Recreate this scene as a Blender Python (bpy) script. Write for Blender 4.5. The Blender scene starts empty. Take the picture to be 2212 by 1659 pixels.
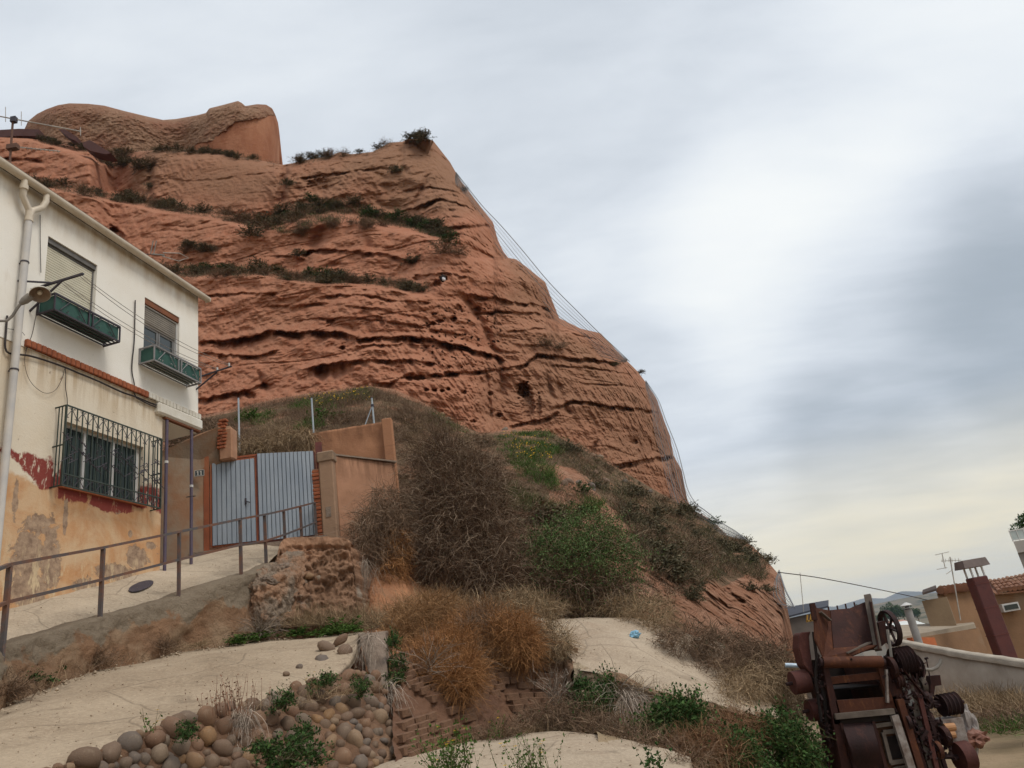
import bpy, bmesh, math, random
import numpy as np
from mathutils import Vector, Matrix
R = math.radians
S = bpy.context.scene
COL = S.collection
rng = np.random.default_rng(11)
random.seed(5)

# ------------------------------------------------------------------ camera
FPX = 1600.0                       # focal length in units of a 2212 px wide frame
_th = math.atan(1600 / 4128.0)     # pitch
_ro = math.atan2(677, 4072)        # roll
FW = np.array([0, math.cos(_th), math.sin(_th)])
_r0 = np.array([1.0, 0, 0]); _u0 = np.array([0, -math.sin(_th), math.cos(_th)])
XI = math.cos(_ro) * _r0 - math.sin(_ro) * _u0
YI = math.sin(_ro) * _r0 + math.cos(_ro) * _u0
cam = bpy.data.objects.new('camera', bpy.data.cameras.new('camera'))
COL.objects.link(cam)
cam.data.sensor_width = 36; cam.data.lens = 36 * FPX / 2212
cam.data.clip_start = 0.1; cam.data.clip_end = 20000
cam.matrix_world = Matrix([[XI[0], YI[0], -FW[0], 0], [XI[1], YI[1], -FW[1], 0], [XI[2], YI[2], -FW[2], 0], [0, 0, 0, 1]])
S.camera = cam

# ------------------------------------------------------------------ light
S.view_settings.view_transform = 'Standard'
S.view_settings.look = 'None'
S.view_settings.exposure = 0.38
S.view_settings.gamma = 1.0
S.view_settings.use_curve_mapping = False
S.cycles.max_bounces = 6
S.cycles.diffuse_bounces = 3
S.cycles.use_denoising = True
SUN_EL, SUN_AZ = R(57), R(122)     # azimuth clockwise from +Y: behind the camera, to the right
sd = bpy.data.lights.new('sun', 'SUN'); sd.energy = 1.5; sd.angle = R(22); sd.color = (1.0, 0.95, 0.87)
sun = bpy.data.objects.new('sun', sd); COL.objects.link(sun)
sv = Vector((math.sin(SUN_AZ) * math.cos(SUN_EL), math.cos(SUN_AZ) * math.cos(SUN_EL), math.sin(SUN_EL)))
sun.rotation_euler = sv.to_track_quat('Z', 'Y').to_euler()

W = bpy.data.worlds.new('World'); S.world = W; W.use_nodes = True
def build_world():
    nt = W.node_tree; nt.nodes.clear()
    N = nt.nodes.new; L = nt.links.new
    out = N('ShaderNodeOutputWorld')
    sky = N('ShaderNodeTexSky'); sky.sky_type = 'NISHITA'; sky.sun_disc = False
    sky.sun_elevation = SUN_EL; sky.sun_rotation = SUN_AZ
    b1 = N('ShaderNodeBackground'); b1.inputs['Strength'].default_value = 0.1
    L(sky.outputs[0], b1.inputs['Color'])
    tc = N('ShaderNodeTexCoord')
    sep = N('ShaderNodeSeparateXYZ'); L(tc.outputs['Generated'], sep.inputs[0])
    def M(op, a, b=None, c=None, clamp=False):
        n = N('ShaderNodeMath'); n.operation = op; n.use_clamp = clamp
        for i, x in enumerate((a, b, c)):
            if x is None: continue
            if isinstance(x, (int, float)): n.inputs[i].default_value = x
            else: L(x, n.inputs[i])
        return n.outputs[0]
    zc = M('MAXIMUM', sep.outputs[2], 0.0)
    den = M('ADD', zc, 0.16)
    qx = M('DIVIDE', sep.outputs[0], den); qy = M('DIVIDE', sep.outputs[1], den)
    cb = N('ShaderNodeCombineXYZ'); L(qx, cb.inputs[0]); L(qy, cb.inputs[1])
    def noise(sc, sx, sy, det, rough, off):
        mp = N('ShaderNodeMapping'); mp.inputs['Scale'].default_value = (sx, sy, 1); mp.inputs['Location'].default_value = off
        mp.inputs['Rotation'].default_value = (0, 0, R(-20))
        L(cb.outputs[0], mp.inputs[0])
        n = N('ShaderNodeTexNoise'); n.inputs['Scale'].default_value = sc; n.inputs['Detail'].default_value = det
        n.inputs['Roughness'].default_value = rough; n.inputs['Distortion'].default_value = 0.3
        L(mp.outputs[0], n.inputs['Vector']); return n.outputs[0]
    n1 = noise(0.8, 0.8, 1.3, 6, 0.5, (3.1, 1.7, 0))
    n2 = noise(2.6, 0.7, 1.2, 5, 0.55, (7.3, 2.2, 0))
    n3 = noise(5.5, 0.45, 1.3, 6, 0.6, (1.3, 9.2, 0))
    cov = M('ADD', M('ADD', M('MULTIPLY', n1, 0.44), M('MULTIPLY', n2, 0.34)), M('MULTIPLY', n3, 0.22))
    def blob(u, v, cosw, amp):     # a broad thick or thin place in the overcast, in a sky direction
        d = FW + (u - 1106) / FPX * XI + (829.5 - v) / FPX * YI; d = d / np.linalg.norm(d)
        vm = N('ShaderNodeVectorMath'); vm.operation = 'DOT_PRODUCT'
        L(tc.outputs['Generated'], vm.inputs[0]); vm.inputs[1].default_value = tuple(d)
        mr = N('ShaderNodeMapRange'); mr.interpolation_type = 'SMOOTHERSTEP'; mr.clamp = True
        L(vm.outputs['Value'], mr.inputs[0])
        mr.inputs[1].default_value = math.cos(R(cosw)); mr.inputs[2].default_value = 1.0
        mr.inputs[3].default_value = 0; mr.inputs[4].default_value = amp
        return mr.outputs[0]
    for b in (BLOBS): cov = M('ADD', cov, blob(*b))
    cr = N('ShaderNodeValToRGB'); L(cov, cr.inputs[0])
    e = cr.color_ramp; e.interpolation = 'B_SPLINE'
    e.elements[0].position = 0.16; e.elements[0].color = (0.31, 0.35, 0.39, 1)
    e.elements[1].position = 0.84; e.elements[1].color = (0.80, 0.815, 0.80, 1)
    for p, c in ((0.34, (0.425, 0.465, 0.51, 1)), (0.50, (0.575, 0.615, 0.662, 1)), (0.63, (0.675, 0.71, 0.74, 1))):
        k = e.elements.new(p); k.color = c
    # warm band low over the horizon
    wm = N('ShaderNodeMapRange'); wm.interpolation_type = 'SMOOTHSTEP'; L(sep.outputs[2], wm.inputs[0])
    wm.inputs[1].default_value = 0.24; wm.inputs[2].default_value = 0.05; wm.inputs[3].default_value = 0; wm.inputs[4].default_value = 0.95
    mx = N('ShaderNodeMix'); mx.data_type = 'RGBA'
    L(M('MULTIPLY', wm.outputs[0], M('ADD', M('MULTIPLY', n2, 0.7), 0.55), clamp=True), mx.inputs[0])
    L(cr.outputs[0], mx.inputs[6]); mx.inputs[7].default_value = (0.82, 0.72, 0.50, 1)
    b2 = N('ShaderNodeBackground'); L(mx.outputs[2], b2.inputs['Color']); b2.inputs['Strength'].default_value = 1.0
    ms = N('ShaderNodeMixShader'); ms.inputs[0].default_value = 0.93
    L(b1.outputs[0], ms.inputs[1]); L(b2.outputs[0], ms.inputs[2]); L(ms.outputs[0], out.inputs['Surface'])
BLOBS = [(1720, 550, 13, 0.24), (1480, 560, 14, 0.05), (2040, 790, 15, -0.23), (1560, 840, 12, -0.05), (2350, 500, 14, -0.10), (1150, 350, 16, -0.05), (2120, 30, 12, 0.12), (1950, 985, 7, 0.14), (1900, 1075, 8, -0.10)]
build_world()

# ------------------------------------------------------------------ helpers
def ray(u, v):
    u = np.asarray(u, float); v = np.asarray(v, float)
    return FW + ((u - 1106) / FPX)[..., None] * XI + ((829.5 - v) / FPX)[..., None] * YI
def P(u, v, Y):
    d = ray(u, v); return d * (np.asarray(Y, float) / d[..., 1])[..., None]
def PX(u, v, x):
    d = ray(u, v); return d * (x / d[0])
def PZ(u, v, z):
    d = ray(u, v); return d * (z / d[2])

_perm = np.concatenate([np.random.default_rng(3).permutation(256)] * 3)
_grad = np.random.default_rng(4).normal(size=(256, 3)); _grad /= np.linalg.norm(_grad, axis=1)[:, None]
def pn(p):
    p = np.asarray(p, float); sh = p.shape[:-1]; p = p.reshape(-1, 3)
    i = np.floor(p).astype(np.int64); f = p - i; i &= 255
    w = f * f * f * (f * (f * 6 - 15) + 10)
    r = np.zeros(len(p))
    for a in (0, 1):
        for b in (0, 1):
            for c in (0, 1):
                g = _grad[_perm[_perm[_perm[i[:, 0] + a] + i[:, 1] + b] + i[:, 2] + c]]
                k = (g * (f - (a, b, c))).sum(1)
                r += k * (w[:, 0] if a else 1 - w[:, 0]) * (w[:, 1] if b else 1 - w[:, 1]) * (w[:, 2] if c else 1 - w[:, 2])
    return (r * 1.6).reshape(sh)
def fbm(p, o=4, g=0.5, ridge=False):
    p = np.asarray(p, float); r = 0; a = 1.0
    for k in range(o):
        n = pn(p + 17.3 * k)
        if ridge: n = 1 - 2 * np.abs(n)
        r = r + a * n; a *= g; p = p * 2.03
    return r
def projuv(G):
    z = G @ FW; return 1106 + FPX * (G @ XI) / z, 829.5 - FPX * (G @ YI) / z
def nearest(G, u, v):
    U, V = projuv(G); k = np.argmin((U - u) ** 2 + (V - v) ** 2); return G.reshape(-1, 3)[k]
def sstep(a, b, x):
    t = np.clip((np.asarray(x, float) - a) / (b - a), 0, 1); return t * t * (3 - 2 * t)
def crom(pts, n):
    """n points along a Catmull-Rom curve through pts (k,d), even in chord length."""
    p = np.asarray(pts, float)
    if len(p) == 2: return p[0] + (p[1] - p[0]) * np.linspace(0, 1, n)[:, None]
    q = np.vstack([2 * p[0] - p[1], p, 2 * p[-1] - p[-2]])
    L = np.concatenate([[0], np.cumsum(np.maximum(np.linalg.norm(np.diff(p, axis=0), axis=1), 1e-6))])
    s = np.linspace(0, L[-1], n); k = np.clip(np.searchsorted(L, s, side='right') - 1, 0, len(p) - 2)
    t = ((s - L[k]) / (L[k + 1] - L[k]))[:, None]
    a, b, c, d = q[k], q[k + 1], q[k + 2], q[k + 3]
    return 0.5 * (2 * b + (c - a) * t + (2 * a - 5 * b + 4 * c - d) * t ** 2 + (3 * b - a - 3 * c + d) * t ** 3)

def link(o, parent=None):
    COL.objects.link(o)
    if parent is not None:
        o.parent = parent
    return o
def tag(o, label=None, cat=None, group=None, kind=None):
    if label: o['label'] = label
    if cat: o['category'] = cat
    if group: o['group'] = group
    if kind: o['kind'] = kind
    return o
def thing(name, label, cat, loc=(0, 0, 0), rotz=0.0, group=None):
    o = bpy.data.objects.new(name, None); o.empty_display_size = 0.2
    o.location = tuple(loc); o.rotation_euler = (0, 0, rotz)
    COL.objects.link(o); return tag(o, label, cat, group)
def npmesh(name, V, Fq, m=None, smooth=False, attrs=None):
    """mesh from arrays; Fq (n,4) or (n,3)"""
    V = np.asarray(V, np.float32).reshape(-1, 3); Fq = np.asarray(Fq, np.int32)
    me = bpy.data.meshes.new(name); k = Fq.shape[1]; n = len(Fq)
    me.vertices.add(len(V)); me.vertices.foreach_set('co', V.ravel())
    me.loops.add(n * k); me.loops.foreach_set('vertex_index', Fq.ravel())
    me.polygons.add(n); me.polygons.foreach_set('loop_start', np.arange(n, dtype=np.int32) * k)
    me.polygons.foreach_set('loop_total', np.full(n, k, np.int32))
    if smooth: me.polygons.foreach_set('use_smooth', np.ones(n, bool))
    for an, av in (attrs or {}).items():
        at = me.attributes.new(an, 'FLOAT', 'POINT'); at.data.foreach_set('value', np.asarray(av, np.float32).ravel())
    me.update(calc_edges=True); me.validate()
    if m: me.materials.append(m)
    return me
def ob(name, me, parent=None, **kw):
    o = bpy.data.objects.new(name, me); link(o, parent)
    return tag(o, **kw)
def gridfaces(nr, nc):
    i = np.arange((nr - 1) * nc).reshape(nr - 1, nc)[:, :-1].ravel()
    return np.stack([i, i + 1, i + nc + 1, i + nc], 1)

class MB:
    """collects boxes, bars, tubes, prisms into one mesh"""
    def __init__(s): s.v = []; s.f = []
    def add(s, V, F):
        b = len(s.v); s.v += [tuple(map(float, x)) for x in V]; s.f += [tuple(b + i for i in f) for f in F]; return s
    def box(s, x0, x1, y0, y1, z0, z1):
        V = [(x, y, z) for x in (x0, x1) for y in (y0, y1) for z in (z0, z1)]
        return s.add(V, [(0, 1, 3, 2), (4, 6, 7, 5), (0, 4, 5, 1), (2, 3, 7, 6), (0, 2, 6, 4), (1, 5, 7, 3)])
    def hexa(s, A, B):
        """two quads (4 points each, same order) joined"""
        V = list(A) + list(B)
        return s.add(V, [(3, 2, 1, 0), (4, 5, 6, 7), (0, 1, 5, 4), (1, 2, 6, 5), (2, 3, 7, 6), (3, 0, 4, 7)])
    def bar(s, a, b, w, h=None, up=(0, 0, 1)):
        a = Vector(a); b = Vector(b); h = h or w; d = (b - a).normalized(); u = Vector(up)
        if abs(d.dot(u)) > 0.97: u = Vector((0, 1, 0)) if abs(d.y) < 0.9 else Vector((1, 0, 0))
        x = d.cross(u).normalized() * w / 2; y = x.cross(d).normalized() * h / 2
        return s.hexa([a - x - y, a + x - y, a + x + y, a - x + y], [b - x - y, b + x - y, b + x + y, b - x + y])
    def tube(s, pts, r, n=8, cap=True):
        pts = [Vector(p) for p in pts]; rs = r if isinstance(r, (list, tuple)) else [r] * len(pts)
        b = len(s.v); u = None
        for i, p in enumerate(pts):
            d = (pts[min(i + 1, len(pts) - 1)] - pts[max(i - 1, 0)]).normalized()
            if u is None:
                u = d.cross(Vector((0, 0, 1)) if abs(d.z) < 0.9 else Vector((1, 0, 0))).normalized()
            u = (u - d * u.dot(d)).normalized(); w = d.cross(u)
            for k in range(n):
                t = 2 * math.pi * k / n; s.v.append(tuple(p + (u * math.cos(t) + w * math.sin(t)) * rs[i]))
        for i in range(len(pts) - 1):
            for k in range(n):
                k2 = (k + 1) % n; s.f.append((b + i * n + k, b + i * n + k2, b + (i + 1) * n + k2, b + (i + 1) * n + k))
        if cap:
            s.f.append(tuple(b + k for k in range(n))[::-1]); e = b + (len(pts) - 1) * n; s.f.append(tuple(e + k for k in range(n)))
        return s
    def prism(s, poly, e):
        """extrude a polygon (list of 3D points) by vector e"""
        n = len(poly); V = [Vector(p) for p in poly]; V = V + [p + Vector(e) for p in V]
        return s.add(V, [tuple(range(n))[::-1], tuple(range(n, 2 * n))] + [(i, (i + 1) % n, n + (i + 1) % n, n + i) for i in range(n)])
    def build(s, name, m, parent=None, smooth=False, bevel=0.0, **kw):
        me = bpy.data.meshes.new(name); me.from_pydata(s.v, [], s.f)
        bm = bmesh.new(); bm.from_mesh(me)
        if bevel: bmesh.ops.bevel(bm, geom=list(bm.edges), offset=bevel, segments=1, affect='EDGES', clamp_overlap=True)
        bmesh.ops.recalc_face_normals(bm, faces=bm.faces); bm.to_mesh(me); bm.free()
        if smooth:
            for p in me.polygons: p.use_smooth = True
            me.set_sharp_from_angle(angle=R(40))
        me.materials.append(m); return ob(name, me, parent, **kw)
def copy_tree(o, parent=None):
    c = o.copy(); COL.objects.link(c); c.parent = parent
    for ch in o.children: copy_tree(ch, c)
    return c

# ------------------------------------------------------------------ materials
def rgba(c): return (c[0], c[1], c[2], 1)
class NT:
    def __init__(s, name, rough=0.9, spec=0.2):
        s.m = bpy.data.materials.new(name); s.m.use_nodes = True; s.t = s.m.node_tree
        s.b = s.t.nodes['Principled BSDF']; s.b.inputs['Roughness'].default_value = rough
        s.b.inputs['Specular IOR Level'].default_value = spec
        s.tc = s.t.nodes.new('ShaderNodeTexCoord'); s.src = s.tc.outputs['Object']
    def n(s, t): return s.t.nodes.new(t)
    def l(s, a, b): s.t.links.new(a, b)
    def set(s, sock, x):
        if isinstance(x, (int, float)): sock.default_value = x
        elif isinstance(x, tuple): sock.default_value = x if len(x) != 3 or sock.type == 'VECTOR' else rgba(x)
        else: s.l(x, sock)
    def map(s, scale=(1, 1, 1), rot=(0, 0, 0), loc=(0, 0, 0), src=None):
        k = s.n('ShaderNodeMapping'); s.l(src or s.src, k.inputs[0])
        k.inputs['Scale'].default_value = scale; k.inputs['Rotation'].default_value = rot; k.inputs['Location'].default_value = loc
        return k.outputs[0]
    def noise(s, scale, det=4, rough=0.55, vec=None, dist=0.0, color=False):
        k = s.n('ShaderNodeTexNoise'); s.l(vec or s.src, k.inputs['Vector'])
        k.inputs['Scale'].default_value = scale; k.inputs['Detail'].default_value = det
        k.inputs['Roughness'].default_value = rough; k.inputs['Distortion'].default_value = dist
        return k.outputs[1 if color else 0]
    def vor(s, scale, vec=None, feat='F1', out=0, rnd=1.0):
        k = s.n('ShaderNodeTexVoronoi'); k.feature = feat; s.l(vec or s.src, k.inputs['Vector'])
        k.inputs['Scale'].default_value = scale; k.inputs['Randomness'].default_value = rnd
        return k.outputs[out]
    def math(s, op, a, b=0.0, clamp=False):
        k = s.n('ShaderNodeMath'); k.operation = op; k.use_clamp = clamp; s.set(k.inputs[0], a); s.set(k.inputs[1], b); return k.outputs[0]
    def rng(s, x, a, b, c=0.0, d=1.0):
        k = s.n('ShaderNodeMapRange'); s.set(k.inputs[0], x)
        for i, y in enumerate((a, b, c, d)): k.inputs[i + 1].default_value = y
        return k.outputs[0]
    def mix(s, f, a, b, mode='MIX'):
        k = s.n('ShaderNodeMix'); k.data_type = 'RGBA'; k.blend_type = mode
        s.set(k.inputs[0], f); s.set(k.inputs[6], a); s.set(k.inputs[7], b); return k.outputs[2]
    def ramp(s, x, stops):
        k = s.n('ShaderNodeValToRGB'); s.l(x, k.inputs[0]); e = k.color_ramp.elements
        while len(e) < len(stops): e.new(0.5)
        for el, (p, c) in zip(e, stops): el.position = p; el.color = rgba(c)
        return k.outputs[0]
    def attr(s, name):
        k = s.n('ShaderNodeAttribute'); k.attribute_name = name; return k.outputs['Fac']
    def orand(s): return s.n('ShaderNodeObjectInfo').outputs['Random']
    def xyz(s):
        k = s.n('ShaderNodeSeparateXYZ'); s.l(s.src, k.inputs[0]); return k.outputs
    def col(s, c): s.set(s.b.inputs['Base Color'], c); return s
    def bump(s, h, st=0.5, dist=0.05):
        k = s.n('ShaderNodeBump'); k.inputs['Strength'].default_value = st; k.inputs['Distance'].default_value = dist
        s.l(h, k.inputs['Height']); s.l(k.outputs[0], s.b.inputs['Normal']); return s
def simple(name, c1, c2, scale=3.0, rough=0.85, bump=0.3, bscale=40, spec=0.25, metal=0.0, c3=None, s3=0.7, t3=(0.55, 0.7), bd=0.02):
    """two-tone noise material with fine relief and optionally a third colour in larger patches"""
    t = NT(name, rough, spec); t.b.inputs['Metallic'].default_value = metal
    c = t.mix(t.rng(t.noise(scale, 6, 0.62), 0.35, 0.65), c1, c2)
    if c3: c = t.mix(t.rng(t.noise(s3, 5, 0.6, dist=0.4), t3[0], t3[1]), c, c3)
    t.col(c)
    if bump: t.bump(t.noise(bscale, 5, 0.65), bump, bd)
    return t.m
def veg(name, c1, c2, rough=0.8, scale=1.2):
    t = NT(name, rough, 0.1)
    r = t.attr('rnd'); c = t.mix(r, tuple(x * .62 for x in c1), c2); c = t.mix(t.rng(r, .72, 1.0), c, tuple(min(.6, x * 1.55) for x in c2)); c = t.mix(t.rng(t.noise(scale, 3), .35, .7, 0, .5), c, c1)
    t.col(c); return t.m
# ------------------------------------------------------------------ rock materials
def rock_mat():
    t = NT('red_sandstone', 0.95, 0.1)
    x, y, z = t.xyz()
    warp = t.noise(0.09, 4, 0.5)
    zz = t.math('ADD', z, t.math('MULTIPLY', warp, 5.0))
    cb = t.n('ShaderNodeCombineXYZ'); t.l(t.math('MULTIPLY', x, 0.05), cb.inputs[0]); t.l(t.math('MULTIPLY', y, 0.05), cb.inputs[1]); t.l(zz, cb.inputs[2])
    band = t.noise(0.55, 6, 0.62, vec=cb.outputs[0])
    big = t.noise(0.11, 5, 0.55)
    fine = t.noise(1.6, 7, 0.7)
    c = t.ramp(band, [(0.30, (0.275, 0.098, 0.053)), (0.46, (0.335, 0.132, 0.074)), (0.56, (0.37, 0.155, 0.090)), (0.72, (0.295, 0.110, 0.060))])
    c = t.mix(t.rng(fine, 0.30, 0.72), c, (0.40, 0.195, 0.122))
    brown = t.math('ADD', t.attr('tone'), t.math('MULTIPLY', t.rng(big, 0.35, 0.65, -0.35, 0.35), 1.0))
    brown = t.math('MULTIPLY', brown, 0.92, clamp=True)
    c = t.mix(brown, c, t.mix(fine, (0.235, 0.122, 0.073), (0.31, 0.17, 0.104)))
    # lichen grey and pale dust specks
    c = t.mix(t.rng(t.noise(5.5, 5, 0.75), 0.62, 0.74, 0, 0.5), c, (0.17, 0.11, 0.075))
    c = t.mix(t.rng(t.noise(9.0, 4, 0.8), 0.64, 0.76, 0, 0.5), c, (0.50, 0.31, 0.20))
    t.col(c)
    h = t.math('ADD', t.noise(1.1, 10, 0.74), t.math('MULTIPLY', t.noise(1.0, 6, 0.65, vec=t.map((1.0, 1.0, 3.2))), 0.25))
    h = t.math('ADD', h, t.math('MULTIPLY', t.noise(1.0, 6, 0.7, vec=t.map((3.2, 3.2, 0.8), (0, R(24), 0))), 0.45))
    t.bump(h, 0.62, 0.26); return t.m
def soil_mat():
    t = NT('slope_soil', 0.95, 0.1)
    c = t.mix(t.rng(t.noise(0.5, 8, 0.65), 0.35, 0.65), (0.32, 0.145, 0.082), (0.43, 0.24, 0.155))
    c = t.mix(t.rng(t.noise(2.2, 6, 0.7), 0.5, 0.62, 0, 0.7), c, (0.26, 0.12, 0.065))
    g = t.math('ADD', t.attr('veg'), t.rng(t.noise(0.8, 6, 0.7), 0.3, 0.7, -0.45, 0.45))
    c = t.mix(t.math('MULTIPLY', t.rng(g, 0.3, 0.6), 0.85, clamp=True), c, t.mix(t.noise(3.0, 5), (0.095, 0.07, 0.04), (0.19, 0.14, 0.085)))
    t.col(c); t.bump(t.noise(1.6, 10, 0.74), 1.0, 0.4); return t.m
M_ROCK = rock_mat(); M_SOIL = soil_mat()

def poly_y(pts):
    a = np.array(pts, float); return lambda u: np.interp(u, a[:, 0], a[:, 1])
def inside(poly, u, v):
    r = np.zeros(np.shape(u), bool); k = len(poly)
    for i in range(k):
        (x0, y0), (x1, y1) = poly[i], poly[(i + 1) % k]
        if y0 == y1: continue
        r ^= ((y0 > v) != (y1 > v)) & (u < (x1 - x0) * (v - y0) / (y1 - y0) + x0)
    return r
def seg_d(u, v, pts):
    """distance below(+)/above(-) a polyline measured along v, and along-line weight fading at its ends"""
    a = np.array(pts, float)
    w = sstep(a[0, 0] - 6, a[0, 0] + 14, u) * (1 - sstep(a[-1, 0] - 14, a[-1, 0] + 6, u))
    return v - np.interp(u, a[:, 0], a[:, 1]), w

# --- silhouettes of the cliff (image tracing used only to get bearings; every point gets its own distance)
C_TOP = [(-160, 330), (0, 296), (80, 298), (140, 312), (240, 334), (330, 324), (450, 330), (540, 342), (610, 356), (635, 352), (669, 344), (709, 338), (735, 328),
         (759, 333), (805, 328), (842, 308), (869, 306), (882, 300), (915, 299), (935, 303), (950, 322), (972, 350), (993, 387), (1038, 447), (1065, 480),
         (1075, 517), (1087, 543), (1098, 557), (1115, 560), (1138, 577), (1178, 610), (1188, 637), (1208, 687), (1255, 710), (1298, 720), (1332, 757),
         (1355, 780), (1378, 803), (1395, 826), (1418, 861), (1428, 891), (1447, 941), (1455, 984), (1472, 1014), (1485, 1081), (1498, 1104)]
C_BOT = [(-160, 960), (430, 925), (600, 885), (700, 862), (800, 850), (850, 860), (920, 892), (980, 930), (1040, 950), (1100, 940), (1180, 945), (1250, 975),
         (1330, 1020), (1420, 1075), (1490, 1118), (1500, 1130)]
ctop = poly_y(C_TOP); cbot = poly_y(C_BOT)
_a = np.array(C_TOP, float); _a = _a[_a[:, 0] >= 935]
c_ur = lambda v: np.interp(v, _a[:, 1], _a[:, 0])
LEDGE3 = [(250, 566), (350, 585), (420, 596), (500, 590), (560, 590), (640, 604), (700, 610), (760, 615), (850, 622), (880, 630), (960, 640)]
LEDGE2 = [(250, 425), (345, 450), (430, 460), (500, 475), (560, 490), (610, 484), (650, 470), (720, 468), (800, 478), (900, 500), (970, 520), (1030, 560)]
LEDGE1 = [(-100, 380), (60, 398), (150, 412), (200, 425), (300, 440), (345, 452)]
LEDGE0 = [(60, 300), (150, 325), (215, 352), (300, 352), (365, 360)]
def cliff_Y(u, v):
    Y = np.interp(u, [-160, 430, 800, 1000, 1200, 1400, 1500], [47, 44, 44, 46, 50, 55, 58])
    Y = Y + np.maximum(cbot(u) - v, 0) / 100 * np.interp(u, [0, 900, 1200, 1500], [1.2, 1.3, 1.2, 0.6])
    for L, st, w in ((LEDGE3, 3.2, 16), (LEDGE2, 4.0, 26), (LEDGE1, 3.0, 14), (LEDGE0, 1.5, 10)):
        a = np.array(L, float)
        on = sstep(a[0, 0] - 60, a[0, 0], u) * (1 - sstep(a[-1, 0] - 130, a[-1, 0], u))
        Y = Y + st * sstep(w / 2, -w / 2, v - np.interp(u, a[:, 0], a[:, 1])) * on
    Y = Y + 1.3 * sstep(1005, 1085, u - .12 * (v - 700)) * sstep(560, 680, v)
    e = np.where(v > 303, c_ur(v) - u, 999)
    k = np.clip(e / 150, 0, 1)
    Y = Y + 9.0 * (1 - np.sqrt(1 - (1 - k) ** 2.4))
    k2 = np.clip((v - ctop(u)) / 30, 0, 1)
    return Y + 1.8 * (1 - np.sqrt(1 - (1 - k2) ** 2))
# undercut beds and cracks: (polyline, depth m, height below line px)
GROOVES = [
    ([(470, 737), (520, 730), (560, 723), (582, 717), (669, 716), (735, 718), (779, 733), (869, 727), (935, 733), (979, 744), (1035, 759), (1085, 778)], 1.25, 17),
    ([(430, 742), (479, 738), (520, 731), (566, 722)], 0.7, 9),
    ([(425, 765), (515, 768), (555, 769), (602, 758)], 0.8, 12), ([(762, 780), (835, 778), (902, 780), (942, 787)], 0.7, 13),
    ([(769, 749), (852, 744), (929, 747)], 0.6, 10), ([(655, 799), (702, 788), (770, 781)], 1.4, 34), ([(425, 862), (502, 852), (539, 844)], 0.9, 14),
    ([(805, 828), (845, 827), (895, 806)], 0.7, 11), ([(645, 545), (702, 540), (752, 545), (819, 549), (869, 561), (905, 562)], 0.9, 13),
    ([(425, 640), (502, 636), (552, 632), (600, 634)], 0.5, 9), ([(560, 665), (700, 655), (820, 668), (930, 690)], 0.35, 8), ([(700, 640), (780, 636), (850, 650), (930, 655)], 0.45, 8),
    ([(1002, 637), (1055, 641), (1122, 654), (1155, 661), (1190, 671)], 0.8, 11), ([(1020, 676), (1100, 672), (1160, 680), (1208, 690)], 0.5, 7),
    ([(1082, 797), (1128, 791), (1162, 767), (1222, 771), (1272, 777), (1345, 788)], 1.0, 10), ([(1190, 790), (1260, 793), (1370, 810)], 0.4, 6),
    ([(1195, 884), (1208, 880), (1238, 865), (1305, 874), (1422, 892)], 0.85, 9), ([(1100, 922), (1168, 908), (1208, 892)], 0.6, 9),
    ([(1320, 1008), (1338, 1004), (1388, 994), (1408, 991), (1458, 988)], 0.9, 14), ([(915, 731), (975, 744), (1015, 757), (1082, 772)], 0.6, 8),
    ([(925, 812), (1002, 805), (1075, 801)], 0.7, 9), ([(645, 385), (702, 379), (769, 369), (830, 362)], 0.6, 7), ([(880, 453), (949, 432), (1010, 446)], 0.8, 12),
    ([(930, 500), (955, 498), (1009, 489), (1060, 486)], 0.5, 9), ([(540, 845), (570, 828), (600, 834)], 0.5, 14), ([(0, 342), (80, 344), (95, 352)], 0.7, 8),
    ([(200, 502), (240, 488), (270, 510)], 0.9, 12), ([(590, 552), (650, 560), (660, 563)], 0.6, 8), ([(900, 600), (960, 590), (1010, 600)], 0.4, 7),
    ([(640, 690), (760, 686), (880, 700), (1000, 726)], 0.3, 6), ([(870, 412), (930, 404), (1000, 418)], 0.4, 6), ([(300, 380), (420, 392), (590, 372)], 0.15, 5),
    ([(1260, 830), (1340, 832), (1400, 842)], 0.3, 5), ([(1090, 715), (1160, 712), (1230, 716), (1290, 735)], 0.35, 6)]
HOLES = [(905, 816, 15, 7, .9), (885, 818, 10, 6, .8), (972, 808, 16, 6, .9), (1030, 806, 10, 5, .8), (955, 845, 5, 4, .7), (921, 842, 5, 4, .7), (939, 843, 6, 4, .7), (968, 841, 5, 4, .6), (1002, 848, 6, 5, .6),
         (688, 404, 26, 22, .8), (950, 694, 10, 4, .7), (935, 700, 8, 5, .7), (925, 705, 6, 5, .7), (980, 690, 9, 6, .7), (1078, 897, 9, 5, .7), (1032, 668, 8, 6, .6), (715, 695, 12, 6, .7),
         (818, 688, 9, 7, .5), (825, 700, 7, 8, .5), (740, 752, 7, 5, .7), (1130, 842, 15, 19, 1.7), (1140, 875, 15, 36, .9), (1164, 880, 6, 32, .5), (957, 602, 9, 7, .7), (945, 612, 10, 8, .8), (246, 500, 12, 10, 1.1),
         (1455, 930, 7, 4, .5), (1370, 955, 9, 7, .5), (1022, 910, 8, 4, .6), (902, 600, 10, 8, .6), (660, 548, 14, 6, .5), (540, 855, 14, 8, .6), (1060, 850, 6, 5, .5), (990, 665, 8, 7, .5), (1240, 1000, 8, 6, .4)]
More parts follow.
